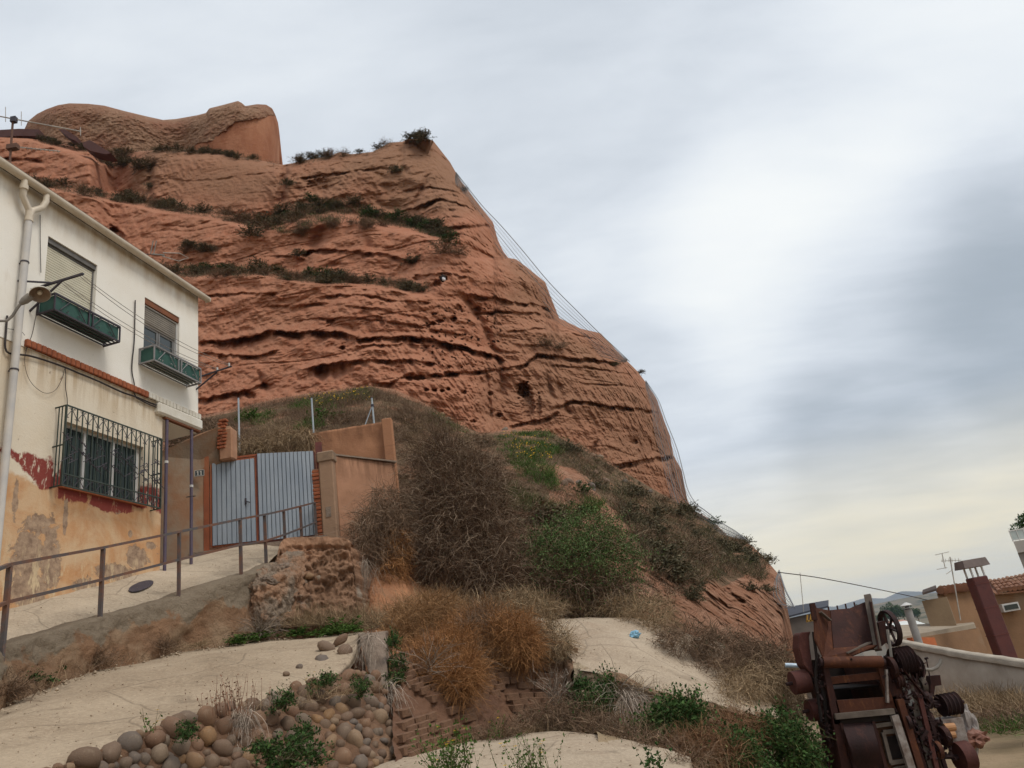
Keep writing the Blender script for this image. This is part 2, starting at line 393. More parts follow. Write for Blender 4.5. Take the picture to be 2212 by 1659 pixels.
CLEFTS = [([(618, 350), (612, 400), (606, 440)], 1.6, 7), ([(330, 345), (322, 400), (326, 440)], .9, 7), ([(1004, 640), (1040, 700), (1078, 780), (1085, 860)], .9, 9), ([(700, 485), (672, 540), (640, 590)], 1.2, 16), ([(1060, 905), (1056, 850), (1050, 800)][::-1], .5, 5), ([(930, 370), (905, 420), (890, 450)], .7, 5), ([(1290, 950), (1276, 985)], .8, 5), ([(1200, 820), (1230, 900)], .6, 8), ([(560, 800), (575, 850)], .5, 8), ([(790, 500), (800, 545)], .6, 8), ([(870, 300), (868, 350), (880, 380)], .6, 6), ([(1180, 800), (1195, 870)], .7, 6), ([(1110, 590), (1140, 640)], .4, 7)]
def cliff_disp(u, v, p):
    """metres towards the viewer"""
    wz = p[..., 2] + 1.6 * pn(p * 0.06) + 0.5 * pn(p * 0.25)
    q = np.stack([p[..., 0] * 0.07, p[..., 1] * 0.07, wz * 0.42], -1)
    s = fbm(q, 3, 0.55)
    s = np.sign(s) * np.abs(s) ** 0.75
    smooth = sstep(0, 40, v - 320) * sstep(345, 380, u) * (1 - sstep(560, 600, u)) * (1 - sstep(430, 455, v))      # the plain wall under the castle
    right = sstep(1060, 1180, u)
    amp = (1 - 0.75 * smooth) * (1 - 0.25 * right)
    d = amp * 0.27 * s
    bd = fbm(np.stack([p[..., 0] * .045, p[..., 1] * .045, wz * 0.36], -1) + 55, 2, .5)
    mk = sstep(-.35, .15, pn(np.stack([p[..., 0] * .22, p[..., 1] * .22, wz * .5], -1) + 7))
    d -= amp * .20 * mk * np.exp(-(bd / .045) ** 2) + amp * .07 * (1 - mk * .6) * np.exp(-((bd - .3) / .03) ** 2) + amp * .13 * mk * np.exp(-((bd + .33) / .035) ** 2)
    d += amp * 0.8 * fbm(p * np.array([0.15, 0.15, 0.17]), 3) + amp * 0.13 * fbm(p * np.array([.33, .33, .36]) + 21, 3, .5, ridge=True)
    d += amp * 0.22 * fbm(p * np.array([0.8, 0.8, 0.85]) + 40, 4, 0.58)
    # crumbling vertical flutes
    ps = np.stack([p[..., 0] + .45 * p[..., 2], p[..., 1], p[..., 2] * .22], -1)
    fl = fbm(ps * 1.25 + 9, 4, 0.62, ridge=True)
    d += 0.13 * fl * (.35 + sstep(-0.1, 0.4, pn(p * 0.12 + 5)) + .5 * right)
    # chipped blocks
    bl = np.floor(3 * fbm(p * np.array([0.45, 0.45, 0.8]) + 71, 2)) / 3
    d += amp * 0.22 * bl
    b2 = np.floor(2.5 * fbm(p * np.array([1.1, 1.1, 1.5]) + 11, 2)) / 2.5
    d += 0.05 * amp * b2
    d += 0.065 * fbm(p * np.array([2.6, 2.6, 3.4]), 3, 0.6)
    j = 5 * pn(np.stack([u / 45, v / 200, 0 * u], -1)) + 3.0 * pn(np.stack([u / 13, v / 60, 0 * u + 3], -1)) + 1.5 * pn(np.stack([u / 5, v / 30, 0 * u + 8], -1))
    for pts, dep, h in GROOVES:
        e, w = seg_d(u, v + j * min(1, h / 10), pts)
        hh = h * (0.7 + 0.6 * (0.5 + pn(np.stack([u / 30, u * 0 + dep, u * 0], -1))))
        g = sstep(-2.2, 0.4, e) * (1 - sstep(0.25, 1.0, e / np.maximum(hh, 2)))
        k = np.clip(0.62 + 1.3 * pn(np.stack([u / 34, u * 0 + 7 * dep, u * 0 + h], -1)) + .5 * pn(np.stack([u / 11, u * 0 + 3 * dep, u * 0 + h], -1)), 0.05, 1.4)
        d -= dep * w * g * k
        d += 0.35 * dep * w * sstep(-16, -3, e) * (1 - sstep(-3, 0, e))      # the lip above
    for hu, hv, a, b, dep in HOLES:
        jj = 0.35 * pn(np.stack([u / 6, v / 6, 0 * u + hu], -1))
        r = np.sqrt(((u - hu) / a) ** 2 + ((v - hv) / b) ** 2) + jj
        d -= dep * (1 - sstep(0.55, 1.1, r))
    for pts, dep, w_ in CLEFTS:
        a_ = np.array(pts, float); du = u - np.interp(v, a_[:, 1], a_[:, 0]) + 5 * pn(np.stack([v / 14, 0 * v + a_[0, 0], 0 * v], -1)); on = sstep(a_[0, 1] - 4, a_[0, 1] + 14, v) * (1 - sstep(a_[-1, 1] - 14, a_[-1, 1] + 4, v))
        d -= dep * on * np.exp(-(du / w_) ** 2)
    pit = pn(np.stack([u / 7, v / 5, 0 * u + 31], -1))
    zone = sstep(870, 930, u) * (1 - sstep(1060, 1110, u)) * sstep(640, 690, v) * (1 - sstep(720, 860, v))
    d -= 0.6 * zone * sstep(0.40, 0.58, pit)
    return d
def relief(name, u0, u1, nu, ft, fb, nv, fY, fD, m, attrs, back=(0.0, 6.0, -1.5), nb=5, side=None, ugrid=None, **kw):
    uu = ugrid if ugrid is not None else np.linspace(u0, u1, nu); nu = len(uu)
    t = np.linspace(0, 1, nv)[:, None]
    U = np.repeat(uu[None], nv, 0); V = ft(U) + t * (fb(U) - ft(U))
    Y = fY(U, V); p = P(U, V, Y)
    d = fD(U, V, p)
    hr = ray(U, V); hr = hr / np.linalg.norm(hr, axis=-1)[..., None]
    p = p - hr * d[..., None]
    at = {k: f(U, V, p) for k, f in attrs.items()}
    rows = [p]; ats = {k: [a] for k, a in at.items()}
    for k in range(1, nb + 1):        # the top rolls over and runs away behind
        q = p[0] + hr[0] * np.array([1, 1, 0.0]) * back[1] * k ** 1.5 + np.array([0, 0, 1.0]) * back[2] * k ** 1.3 + np.array([back[0] * k, 0, 0])
        rows.insert(0, q[None]); [a.insert(0, at[n][:1]) for n, a in ats.items()]
    q = p[-1:] + np.array([0, 0.3, -4.0]); rows.append(q); [a.append(at[n][-1:]) for n, a in ats.items()]
    G = np.concatenate(rows, 0)
    me = npmesh(name, G, gridfaces(G.shape[0], nu)[:, ::-1], m, True, {n: np.concatenate(a, 0) for n, a in ats.items()})
    return ob(name, me, **kw), p, U, V
def tone_f(U, V, p):
    a = sstep(1000, 1110, U + 0.25 * (V - 700)) * 0.75
    b = sstep(475, 390, V) * sstep(230, 340, U) * 1.1
    c = sstep(600, 660, U) * sstep(490, 440, V) * 0.85
    return np.clip(np.maximum(np.maximum(a, b), c) - 0.14 + 0.0 * U, -0.3, 1)
ug = np.unique(np.concatenate([np.linspace(-160, 930, 470), np.linspace(930, 1300, 230), np.linspace(1300, 1500, 190)]))
cliff, cliff_p, cliff_U, cliff_V = relief('cliff', 0, 0, 0, ctop, cbot, 430, cliff_Y, cliff_disp, M_ROCK, {'tone': tone_f}, ugrid=ug, kind='structure', back=(-1.2, 3.0, -1.0))

# --- the talus slope under it
T_TOP = [(-160, 930), (430, 900), (520, 880), (600, 860), (700, 845), (800, 834), (850, 840), (920, 872), (980, 912), (1040, 937), (1100, 927), (1180, 930), (1250, 960), (1330, 1008),
         (1420, 1062), (1498, 1102), (1515, 1111), (1538, 1124), (1572, 1157), (1608, 1166), (1638, 1191), (1659, 1214), (1690, 1250), (1700, 1310), (1712, 1370), (1724, 1425)]
T_BOT = [(-160, 1230), (430, 1180), (680, 1180), (740, 1240), (800, 1330), (850, 1350), (1000, 1345), (1200, 1350), (1400, 1352), (1500, 1380), (1560, 1420), (1650, 1480), (1725, 1560)]
ttop = poly_y(T_TOP); tbot = poly_y(T_BOT)
_b = np.array(T_TOP, float); _b = _b[_b[:, 0] >= 1498]
t_ur = lambda v: np.interp(v, _b[:, 1], _b[:, 0])
def talus_Y(u, v):
    yt = np.interp(u, [-160, 430, 800, 1000, 1200, 1400, 1500, 1660, 1700, 1724], [44, 42, 41, 43, 46, 51, 54, 42, 36, 31])
    yb = np.interp(u, [-160, 430, 690, 850, 1000, 1200, 1400, 1600, 1724], [20, 18.6, 19.5, 16.5, 16.5, 17, 18.5, 22, 24])
    t = np.clip((v - ttop(u)) / (tbot(u) - ttop(u)), 0, 1)
    Y = 1 / ((1 - t) / yt + t / yb)
    k = np.clip((t_ur(v) - u) / 70, 0, 1)
    return Y + np.where(v > 1104, 5.0 * (1 - np.sqrt(1 - (1 - k) ** 2.4)), 0)
VEGPOLY = [[(430, 905), (700, 850), (800, 834), (930, 880), (1040, 935), (1180, 930), (1330, 1010), (1500, 1105), (1560, 1140), (1660, 1215), (1560, 1270), (1430, 1230), (1330, 1110), (1240, 1010), (1180, 1010), (1200, 1200), (850, 1340), (700, 1180), (430, 1180)]]
def talus_disp(u, v, p):
    d = 0.55 * fbm(p * 0.28 + 3, 4) + 0.2 * fbm(p * 1.2, 4, 0.6)
    rocky = sstep(1330, 1430, u) * sstep(1150, 1240, v - (u - 1400) * 0.25)
    bl = np.floor(3 * fbm(p * np.array([0.5, 0.5, 0.8]) + 7, 3)) / 3
    d += 0.10 * fbm(p * 2.6, 3, .6) + rocky * (0.42 * bl + 0.32 * fbm(p * np.array([0.35, 0.35, 0.6]) + 13, 4, 0.5, ridge=True))
    for hu, hv, a, b, dep in [(1695, 1385, 12, 8, .7), (1480, 1395, 10, 5, .4), (1700, 1290, 12, 20, .4), (1720, 1300, 8, 6, .5), (1572, 1275, 9, 6, .7), (1560, 1390, 14, 6, .4), (1600, 1300, 20, 6, .5)]:
        r = np.sqrt(((u - hu) / a) ** 2 + ((v - hv) / b) ** 2); d -= dep * (1 - sstep(0.5, 1.1, r))
    return d
def veg_f(U, V, p):
    a = np.zeros(U.shape)
    for q in VEGPOLY: a = np.maximum(a, inside(q, U, V).astype(float))
    bare = inside([(1150, 1000), (1230, 1010), (1260, 1060), (1300, 1090), (1380, 1120), (1420, 1200), (1360, 1330), (1330, 1200), (1270, 1120), (1220, 1130), (1210, 1050)], U, V)
    return np.where(bare, 0.12, np.where(a > 0, 0.62, 0.02))
M_SLOPE = M_SOIL
talus, talus_p, talus_U, talus_V = relief('scree_slope', -160, 1724, 560, ttop, tbot, 300, talus_Y, talus_disp, M_SOIL, {'veg': veg_f}, kind='structure', back=(-1.5, 2.5, -1.2))
def on_talus(u, v):
    p = P(np.array([u]), np.array([v]), talus_Y(np.array([float(u)]), np.array([float(v)])))[0]
    d = talus_disp(np.array([float(u)]), np.array([float(v)]), p[None])[0]
    h = ray(u, v); return p - h / np.linalg.norm(h) * d
def on_cliff(u, v):
    p = P(np.array([u]), np.array([v]), cliff_Y(np.array([float(u)]), np.array([float(v)])))[0]
    d = cliff_disp(np.array([float(u)]), np.array([float(v)]), p[None])[0]
    h = ray(u, v); return p - h / np.linalg.norm(h) * d

# --- the ruined castle on top
def castle_mat():
    t = NT('castle_masonry', 0.95, 0.1)
    vc = t.vor(3.2, vec=t.map((1, 1, 1.6)), out=1)
    hs = t.n('ShaderNodeSeparateColor'); t.l(vc, hs.inputs[0])
    c = t.mix(hs.outputs[0], (0.28, 0.16, 0.10), (0.36, 0.22, 0.145))
    c = t.mix(t.rng(t.noise(0.17, 5, 0.6), 0.45, 0.62), c, (0.27, 0.125, 0.078))
    c = t.mix(t.rng(t.vor(3.2, vec=t.map((1, 1, 1.6)), feat='DISTANCE_TO_EDGE'), 0.02, 0.12, 0.6, 0), c, (0.20, 0.12, 0.075))
    red = t.mix(t.rng(t.noise(0.35, 7, 0.66, vec=t.map((1, 1, 0.45))), 0.38, 0.62), (0.29, 0.118, 0.064), (0.40, 0.19, 0.11))
    t.col(t.mix(t.rng(t.math('ADD', t.attr('plaster'), t.rng(t.noise(0.9, 5), 0.3, 0.7, -0.2, 0.2)), 0.4, 0.6), c, red))
    t.bump(t.math('MULTIPLY', t.math('ADD', t.noise(2.2, 8, 0.75), t.math('MULTIPLY', t.noise(5.0, 3, .6), .5)), t.rng(t.attr('plaster'), 0, 1, 1, .35)), 0.8, 0.3); return t.m
K_TOP = [(52, 290), (60, 262), (80, 246), (100, 236), (125, 227), (150, 223), (190, 224), (225, 228), (270, 240), (320, 252), (352, 259), (380, 257), (425, 249), (445, 244), (452, 234), (480, 227), (514, 218),
         (522, 222), (530, 229), (555, 225), (575, 226), (588, 234), (595, 248), (601, 266), (604, 290), (608, 330), (611, 356)]
K_BOT = [(52, 300), (140, 318), (240, 340), (330, 332), (450, 338), (540, 350), (612, 372)]
ktop = poly_y(K_TOP); kbot = poly_y(K_BOT)
def castle_Y(u, v):
    Y = 66 + 0 * u; k = np.clip((604 - u) / 90, 0, 1); Y = Y + 7 * (1 - np.sqrt(1 - (1 - k) ** 2.2))
    Y = Y + 3.0 * np.exp(-((u - 380) / 60) ** 2) + 4 * sstep(130, 40, u)
    k2 = np.clip((v - ktop(u)) / 22, 0, 1)
    return Y + 2.0 * (1 - np.sqrt(1 - (1 - k2) ** 2))
def plaster_f(U, V, p):
    return inside([(405, 330), (415, 318), (460, 300), (480, 285), (500, 268), (540, 258), (600, 250), (625, 300), (625, 380), (405, 340)], U + 7 * pn(np.stack([U / 18, V / 18, 0 * U], -1)) + 3 * pn(np.stack([U / 6, V / 6, 0 * U + 4], -1)), V + 6 * pn(np.stack([U / 15, V / 15, 0 * U + 9], -1))).astype(float)
def castle_D(u, v, p):
    pl = plaster_f(u, v, p)
    return (1 - 0.85 * pl) * (0.30 * fbm(p * 0.5, 4) + 0.16 * fbm(p * np.array([2.2, 2.2, 2.6]), 3, .6)) - 0.15 * pl + 0.3 * pn(p * 0.2)
castle, _, _, _ = relief('castle_ruin', 52, 611, 330, ktop, kbot, 110, castle_Y, castle_D, castle_mat(), {'plaster': plaster_f}, back=(-0.6, 2.0, -0.8), nb=4)
tag(castle, 'rounded ruin of a rubble stone castle crowning the red cliff', 'castle')
# ------------------------------------------------------------------ surface materials
M_CONC = None
def conc_mat(name, c1, c2, stain, sc=1.0):
    t = NT(name, 0.92, 0.15)
    c = t.mix(t.rng(t.noise(0.9 * sc, 8, 0.62, dist=0.3), 0.34, 0.66), c1, c2)
    c = t.mix(t.rng(t.noise(0.35 * sc, 6, 0.6, dist=0.6), 0.50, 0.70, 0, 0.75), c, stain)
    c = t.mix(t.rng(t.noise(26, 3, 0.7), 0.42, 0.72, 0, 0.55), c, tuple(x * 1.35 for x in c1))
    c = t.mix(t.rng(t.noise(60, 2, 0.6), 0.60, 0.72, 0, 0.5), c, tuple(x * 0.5 for x in c2))
    c = t.mix(t.rng(t.noise(1.7 * sc, 7, .68, dist=.8), .56, .66, 0, .55), c, tuple(x * .62 for x in c2))
    c = t.mix(t.rng(t.noise(2.6 * sc, 6, .7), .62, .72, 0, .5), c, tuple(min(.7, x * 1.25) for x in c1))
    cr = t.rng(t.vor(0.55, vec=t.map((1, 1, 0.3), src=t.mix(0.12, t.src, t.noise(1.6, 4, color=True))), feat='DISTANCE_TO_EDGE'), 0.0, 0.009, 0.55, 0)
    c = t.mix(cr, c, tuple(x * 0.45 for x in c2))
    t.col(c); t.bump(t.math('ADD', t.noise(9, 8, 0.7), t.math('MULTIPLY', t.noise(70, 3, 0.6), 0.4)), 0.6, 0.03); return t.m
M_CONC = conc_mat('sandy_concrete', (0.395, 0.31, 0.22), (0.285, 0.215, 0.148), (0.225, 0.165, 0.11))
M_LANE = conc_mat('pale_concrete', (0.43, 0.345, 0.255), (0.315, 0.245, 0.175), (0.26, 0.175, 0.115))
M_RAMP = conc_mat('ramp_concrete', (0.45, 0.365, 0.27), (0.335, 0.265, 0.19), (0.25, 0.195, 0.14))
M_EARTH = simple('brown_earth', (0.19, 0.105, 0.06), (0.125, 0.068, 0.04), 2.5, bump=0.9, bscale=14, bd=0.08, c3=(0.33, 0.20, 0.12))
M_GROUND = simple('dry_ground', (0.30, 0.215, 0.13), (0.22, 0.16, 0.09), 1.2, bump=0.7, bscale=10, bd=0.06, c3=(0.13, 0.125, 0.06), s3=0.4)
M_ADOBE = simple('adobe_wall', (0.17, 0.088, 0.05), (0.12, 0.06, 0.036), 2.5, bump=0.7, bscale=18, bd=0.04)
M_ABRICK = simple('adobe_brick', (0.22, 0.122, 0.072), (0.15, 0.082, 0.05), 4, bump=0.7, bscale=26, bd=0.02)
M_ORANGE_BANK = simple('orange_bank', (0.42, 0.20, 0.10), (0.33, 0.15, 0.075), 2.0, bump=0.8, bscale=8, bd=0.1, c3=(0.25, 0.13, 0.07))
M_PLANTWALL = None

# ------------------------------------------------------------------ vegetation materials
M_DRY = veg('dry_twigs', (0.15, 0.095, 0.06), (0.24, 0.16, 0.105))
M_CANE = veg('pale_canes', (0.21, 0.145, 0.10), (0.34, 0.25, 0.175))
M_INNER = veg('shaded_twigs', (0.095, 0.056, 0.034), (0.155, 0.095, 0.06))  # darker than the canes: the shade inside the bushes is put into this colour
M_STRAW = veg('straw', (0.25, 0.17, 0.10), (0.36, 0.26, 0.155))
M_RUST = veg('tumbleweed_orange', (0.25, 0.115, 0.045), (0.36, 0.18, 0.075))
M_SCRUB = veg('dark_scrub', (0.085, 0.078, 0.043), (0.135, 0.112, 0.068))
M_GREEN = veg('green_leaf', (0.030, 0.068, 0.018), (0.055, 0.10, 0.028))
M_GRASS = veg('fresh_grass', (0.045, 0.10, 0.018), (0.085, 0.14, 0.032))
M_OLIVE = veg('olive_broom', (0.075, 0.085, 0.03), (0.13, 0.12, 0.05))
M_FEATHER = veg('feather_green', (0.07, 0.125, 0.038), (0.125, 0.18, 0.065))
M_PALE = veg('bleached_twigs', (0.27, 0.215, 0.165), (0.38, 0.31, 0.25))
M_YEL = simple('yellow_petals', (0.80, 0.52, 0.03), (0.65, 0.38, 0.02), 5, bump=0)

# ------------------------------------------------------------------ vegetation geometry
def strand_arrays(st, dr, ln, wd, seg=4, droop=0.0, curl=0.25, g=None):
    """ribbons: start (n,3), direction (n,3), length (n,), base width"""
    g = g or rng; n = len(st); dr = dr / np.linalg.norm(dr, axis=1)[:, None]
    pts = [st]; d = dr.copy(); step = (ln / seg)[:, None]
    for k in range(seg):
        d = d + g.normal(0, curl, (n, 3)); d[:, 2] -= droop
        d /= np.linalg.norm(d, axis=1)[:, None]; pts.append(pts[-1] + d * step)
    p = np.stack(pts, 1)
    sd = np.cross(dr, g.normal(0, 1, (n, 3))); sd /= np.linalg.norm(sd, axis=1)[:, None] + 1e-9
    w = np.broadcast_to(np.asarray(wd, float), (n,))[:, None] * np.linspace(1, 0.35, seg + 1)[None]
    V = np.stack([p - sd[:, None] * w[..., None] / 2, p + sd[:, None] * w[..., None] / 2], 2)   # n,seg+1,2,3
    b = np.arange(n)[:, None] * (seg + 1) * 2 + np.arange(seg)[None] * 2
    F = np.stack([b, b + 1, b + 3, b + 2], -1).reshape(-1, 4)
    rn = np.repeat(g.random(n), (seg + 1) * 2)
    return V.reshape(-1, 3), F, rn, p
def leaf_arrays(c, size, g=None, up=0.3):
    g = g or rng; n = len(c); a = g.normal(0, 1, (n, 3)); a[:, 2] += up; a /= np.linalg.norm(a, axis=1)[:, None]
    b = np.cross(a, g.normal(0, 1, (n, 3))); b /= np.linalg.norm(b, axis=1)[:, None]
    s = (size * g.uniform(0.6, 1.3, n))[:, None]
    V = np.stack([c, c + a * s * 0.5 + b * s * 0.28, c + a * s, c + a * s * 0.5 - b * s * 0.28], 1)
    F = np.arange(n * 4).reshape(n, 4)
    return V.reshape(-1, 3), F, np.repeat(g.random(n), 4)
def cat(parts):
    Vs, Fs, Rs = [], [], []; o = 0
    for V, F, r in parts:
        Vs.append(V); Fs.append(F + o); Rs.append(r); o += len(V)
    return np.concatenate(Vs), np.concatenate(Fs), np.concatenate(Rs)
def vmesh(name, parts, m):
    V, F, r = cat(parts); return npmesh(name, V, F, m, False, {'rnd': r})
def hemi(n, g, flat=0.0, lo=0.05):
    d = g.normal(0, 1, (n, 3)); d[:, 2] = np.abs(d[:, 2]) * (1 - flat) + lo; return d / np.linalg.norm(d, axis=1)[:, None]
def bush_parts(n1, n2, size, wd, seed, curl=0.22, droop=0.02, flat=0.2, leaf=0, lsz=0.05, spread=0.12):
    """unit-ish dome: n1 main stems from the root, n2 side twigs off them, leaf leaves on the side twigs"""
    g = np.random.default_rng(seed)
    st = g.normal(0, spread, (n1, 3)) * size; st[:, 2] = 0
    V, F, r, p = strand_arrays(st, hemi(n1, g, flat), size * g.uniform(0.55, 1.05, n1), wd * 1.5, 4, droop, curl, g)
    k = g.integers(0, n1, n2); j = g.uniform(0.25, 1.0, n2) * 4; ji = np.minimum(j.astype(int), 3); f = (j - ji)[:, None]
    s2 = p[k, ji] * (1 - f) + p[k, ji + 1] * f
    d2 = (p[k, ji + 1] - p[k, ji]) / (np.linalg.norm(p[k, ji + 1] - p[k, ji], axis=1)[:, None] + 1e-9) + g.normal(0, 0.55, (n2, 3))
    V2, F2, r2, p2 = strand_arrays(s2, d2, size * g.uniform(0.12, 0.4, n2), wd, 3, droop, curl * 1.2, g)
    out = [(V, F, r), (V2, F2, r2)]; lf = None
    if leaf:
        k = g.integers(0, n2, leaf); c = p2[k, g.integers(1, 4, leaf)] + g.normal(0, 0.02, (leaf, 3)) * size
        lf = leaf_arrays(c, np.full(leaf, lsz), g)
    return out, lf
def tuft_parts(n, h, wd, seed, flat=0.0, spread=0.1, curl=0.12, droop=0.06):
    g = np.random.default_rng(seed); st = g.normal(0, spread, (n, 3)); st[:, 2] = 0
    d = hemi(n, g, flat, 0.6); V, F, r, _ = strand_arrays(st, d, h * g.uniform(0.4, 1.0, n), wd, 3, droop, curl, g); return [(V, F, r)]
def place(me, pos, size=1.0, rz=None, sq=(1, 1, 1), parent=None, name='shrub', **kw):
    o = bpy.data.objects.new(name, me); COL.objects.link(o)
    o.location = tuple(float(x) for x in pos); o.rotation_euler = (random.uniform(-.1, .1), random.uniform(-.1, .1), random.uniform(0, 6.28) if rz is None else rz)
    o.scale = (size * sq[0], size * sq[1], size * sq[2]); return tag(o, **kw)
# shared shrub meshes, about one metre across
def mk_shrub(name, seed, n1, n2, wd, tm, leaf, lsz, lm, **k):
    a, lf = bush_parts(n1, n2, 0.6, wd, seed, leaf=leaf, lsz=lsz, **k)
    V, F, r = cat(a + ([lf] if lf else []))
    me = npmesh(name, V, F, tm, False, {'rnd': r})
    if lf:
        me.materials.append(lm); nf = sum(len(x[1]) for x in a)
        mi = np.zeros(len(F), np.int32); mi[nf:] = 1; me.polygons.foreach_set('material_index', mi)
    return me
SH_DARK = [mk_shrub('scrub', 100 + i, 40, 260, 0.022, M_SCRUB, 650, 0.075, M_SCRUB) for i in range(3)]
SH_DRYS = [mk_shrub('dry_shrub', 110 + i, 60, 420, 0.014, M_DRY, 160, 0.06, M_SCRUB) for i in range(3)]
SH_GREEN = [mk_shrub('green_shrub', 120 + i, 40, 220, 0.014, M_SCRUB, 900, 0.085, M_GREEN) for i in range(3)]
SH_GRASS = [mk_shrub('grass_clump', 130 + i, 60, 120, 0.02, M_GRASS, 500, 0.10, M_GRASS) for i in range(2)]
SH_STRAW = [mk_shrub('straw_shrub', 140 + i, 90, 420, 0.010, M_STRAW, 0, 0, None) for i in range(2)]
SH_RUST = [mk_shrub('tumbleweed', 150 + i, 110, 1500, 0.0075, M_RUST, 0, 0, None, curl=0.3, spread=0.2, flat=0.0) for i in range(3)]
SH_TANGLE = [mk_shrub('tangle', 160 + i, 110, 1100, 0.009, M_DRY, 0, 0, None, curl=0.32, droop=0.05) for i in range(2)]
SH_PALE = [mk_shrub('pale_branches', 170 + i, 40, 120, 0.011, M_PALE, 0, 0, None, curl=0.2, droop=0.10, flat=0.5) for i in range(2)]
# ------------------------------------------------------------------ near terrain
def loft(name, rows, nu, nv, m, amp=0.0, freq=1.0, seed=0, skirt=None, smooth=True, dfn=None, **kw):
    """rows: polylines of world points; surface through them"""
    A = np.stack([crom(r, nu) for r in rows], 0)
    if len(rows) == 2: G = A[0] + (A[1] - A[0]) * np.linspace(0, 1, nv)[:, None, None]
    else:
        s = np.linspace(0, len(rows) - 1, nv); G = np.stack([crom_at(A, x) for x in s], 0)
    du = np.gradient(G, axis=1); dv = np.gradient(G, axis=0); nn = np.cross(du, dv); nn /= np.linalg.norm(nn, axis=-1)[..., None] + 1e-9
    if amp:
        d = amp * fbm(G * freq + seed, 5, 0.55)
        if dfn is not None: d = d + dfn(G)
        G = G + nn * d[..., None]
    if skirt is not None:
        for side in skirt:
            if side == 'b': G = np.concatenate([G, G[-1:] + np.array([0, 0.2, -1.2])], 0)
            if side == 't': G = np.concatenate([G[:1] + np.array([0, 0.5, -1.0]), G], 0)
            if side == 'l': G = np.concatenate([G[:, :1] + np.array([-0.05, 0.3, -1.6]), G], 1)
            if side == 'r': G = np.concatenate([G, G[:, -1:] + np.array([0.1, 0.6, -0.8])], 1)
    me = npmesh(name, G, gridfaces(G.shape[0], G.shape[1]), m, smooth)
    return ob(name, me, **kw), G
def crom_at(A, x):
    n = len(A); k = min(int(x), n - 2); t = x - k
    b, c = A[k], A[k + 1]; a = A[k - 1] if k > 0 else 2 * b - c; d = A[k + 2] if k + 2 < n else 2 * c - b
    return 0.5 * (2 * b + (c - a) * t + (2 * a - 5 * b + 4 * c - d) * t ** 2 + (3 * b - a - 3 * c + d) * t ** 3)
def L(l): return [P(u, v, Y) for u, v, Y in l]

# one wide ground sheet to the horizon: lane level by the camera, dropping to the valley behind
def ground_z(x, y):
    z = -1.75 - 0.0 * x
    z = z + 0.06 * np.clip(y, 0, 14) * sstep(3.0, 0.5, x) - 0.5 * sstep(1.5, 4.5, x) - 0.4 * sstep(0, 12, y) * sstep(6, 2, x)
    z = z - 9 * sstep(24, 70, y) - 14 * sstep(60, 400, y)
    return z
gx = np.concatenate([-np.geomspace(7000, 40, 18), np.linspace(-30, 40, 71), np.geomspace(50, 7000, 24)])
gy = np.concatenate([-np.geomspace(3000, 12, 12), np.linspace(-10, 40, 51), np.geomspace(44, 9000, 36)])
GX, GY = np.meshgrid(gx, gy); GZ = ground_z(GX, GY) + 0.05 * pn(np.stack([GX * .6, GY * .6, 0 * GX], -1)) - 0.35
ob('ground', npmesh('ground', np.stack([GX, GY, GZ], -1), gridfaces(len(gy), len(gx)), M_GROUND, True), kind='structure')

# concrete lane at the bottom of the picture
lane, lane_G = loft('lane', [L([(700, 1690, 8.8), (862, 1641, 9.2), (960, 1612, 10.2), (1085, 1590, 10.9), (1200, 1581, 10.7), (1290, 1587, 10.2), (1400, 1608, 9.5), (1490, 1636, 8.8)]),
                         L([(640, 1760, 7.6), (830, 1700, 7.8), (960, 1680, 8.0), (1085, 1665, 8.2), (1200, 1655, 8.2), (1300, 1655, 8.2), (1430, 1665, 8.0), (1530, 1690, 7.6)]),
                         [np.array([-2.4, 3.5, -1.25]), np.array([-1.5, 3.5, -1.3]), np.array([-0.6, 3.5, -1.33]), np.array([0.2, 3.5, -1.35]), np.array([1.0, 3.5, -1.37]), np.array([2.0, 3.5, -1.4])],
                         [np.array([-2.4, -3, -1.65]), np.array([-1.5, -3, -1.65]), np.array([-0.6, -3, -1.65]), np.array([0.2, -3, -1.65]), np.array([1.0, -3, -1.65]), np.array([2.0, -3, -1.65])]],
                70, 90, M_LANE, 0.018, 1.2, 3, skirt='r', kind='structure')

# the ramp in front of the house
edge = [P(-160, 1440, 7.3), P(0, 1400, 8.75), P(110, 1366, 9.8), P(215, 1334, 10.85), P(300, 1313, 11.7), P(385, 1288, 12.55), P(480, 1257, 13.2), P(560, 1233, 14.0), P(600, 1214, 15.0), P(640, 1180, 16.0), P(700, 1168, 17.4)]
HD = np.array([.201, .98, 0]) / math.hypot(.201, .98); HN = np.array([HD[1], -HD[0], 0]); HOFF = -9.868
def hp(a, o, z): return HD * a + HN * (HOFF + o) + np.array([0, 0, z])
inner = [hp(5.2, -0.3, 1.05), hp(7.2, -0.3, 1.60), hp(9.1, -0.3, 2.10), hp(10.2, -0.3, 2.40), hp(11.2, -0.3, 2.67), hp(12.2, -0.3, 2.95), hp(13.2, -0.6, 3.2), hp(14.4, -0.3, 3.5), hp(15.2, 0.2, 3.66), hp(16.5, 0.6, 3.72), hp(18.4, 1.6, 3.78)]
mid = [(np.asarray(a) * 0.5 + np.asarray(b) * 0.5) for a, b in zip(edge, inner)]
redge = [p + np.array([-.24, .03, .0]) for p in edge]
ramp, ramp_G = loft('ramp', [inner, mid, redge], 120, 24, M_RAMP, 0.015, 1.6, 9, kind='structure')
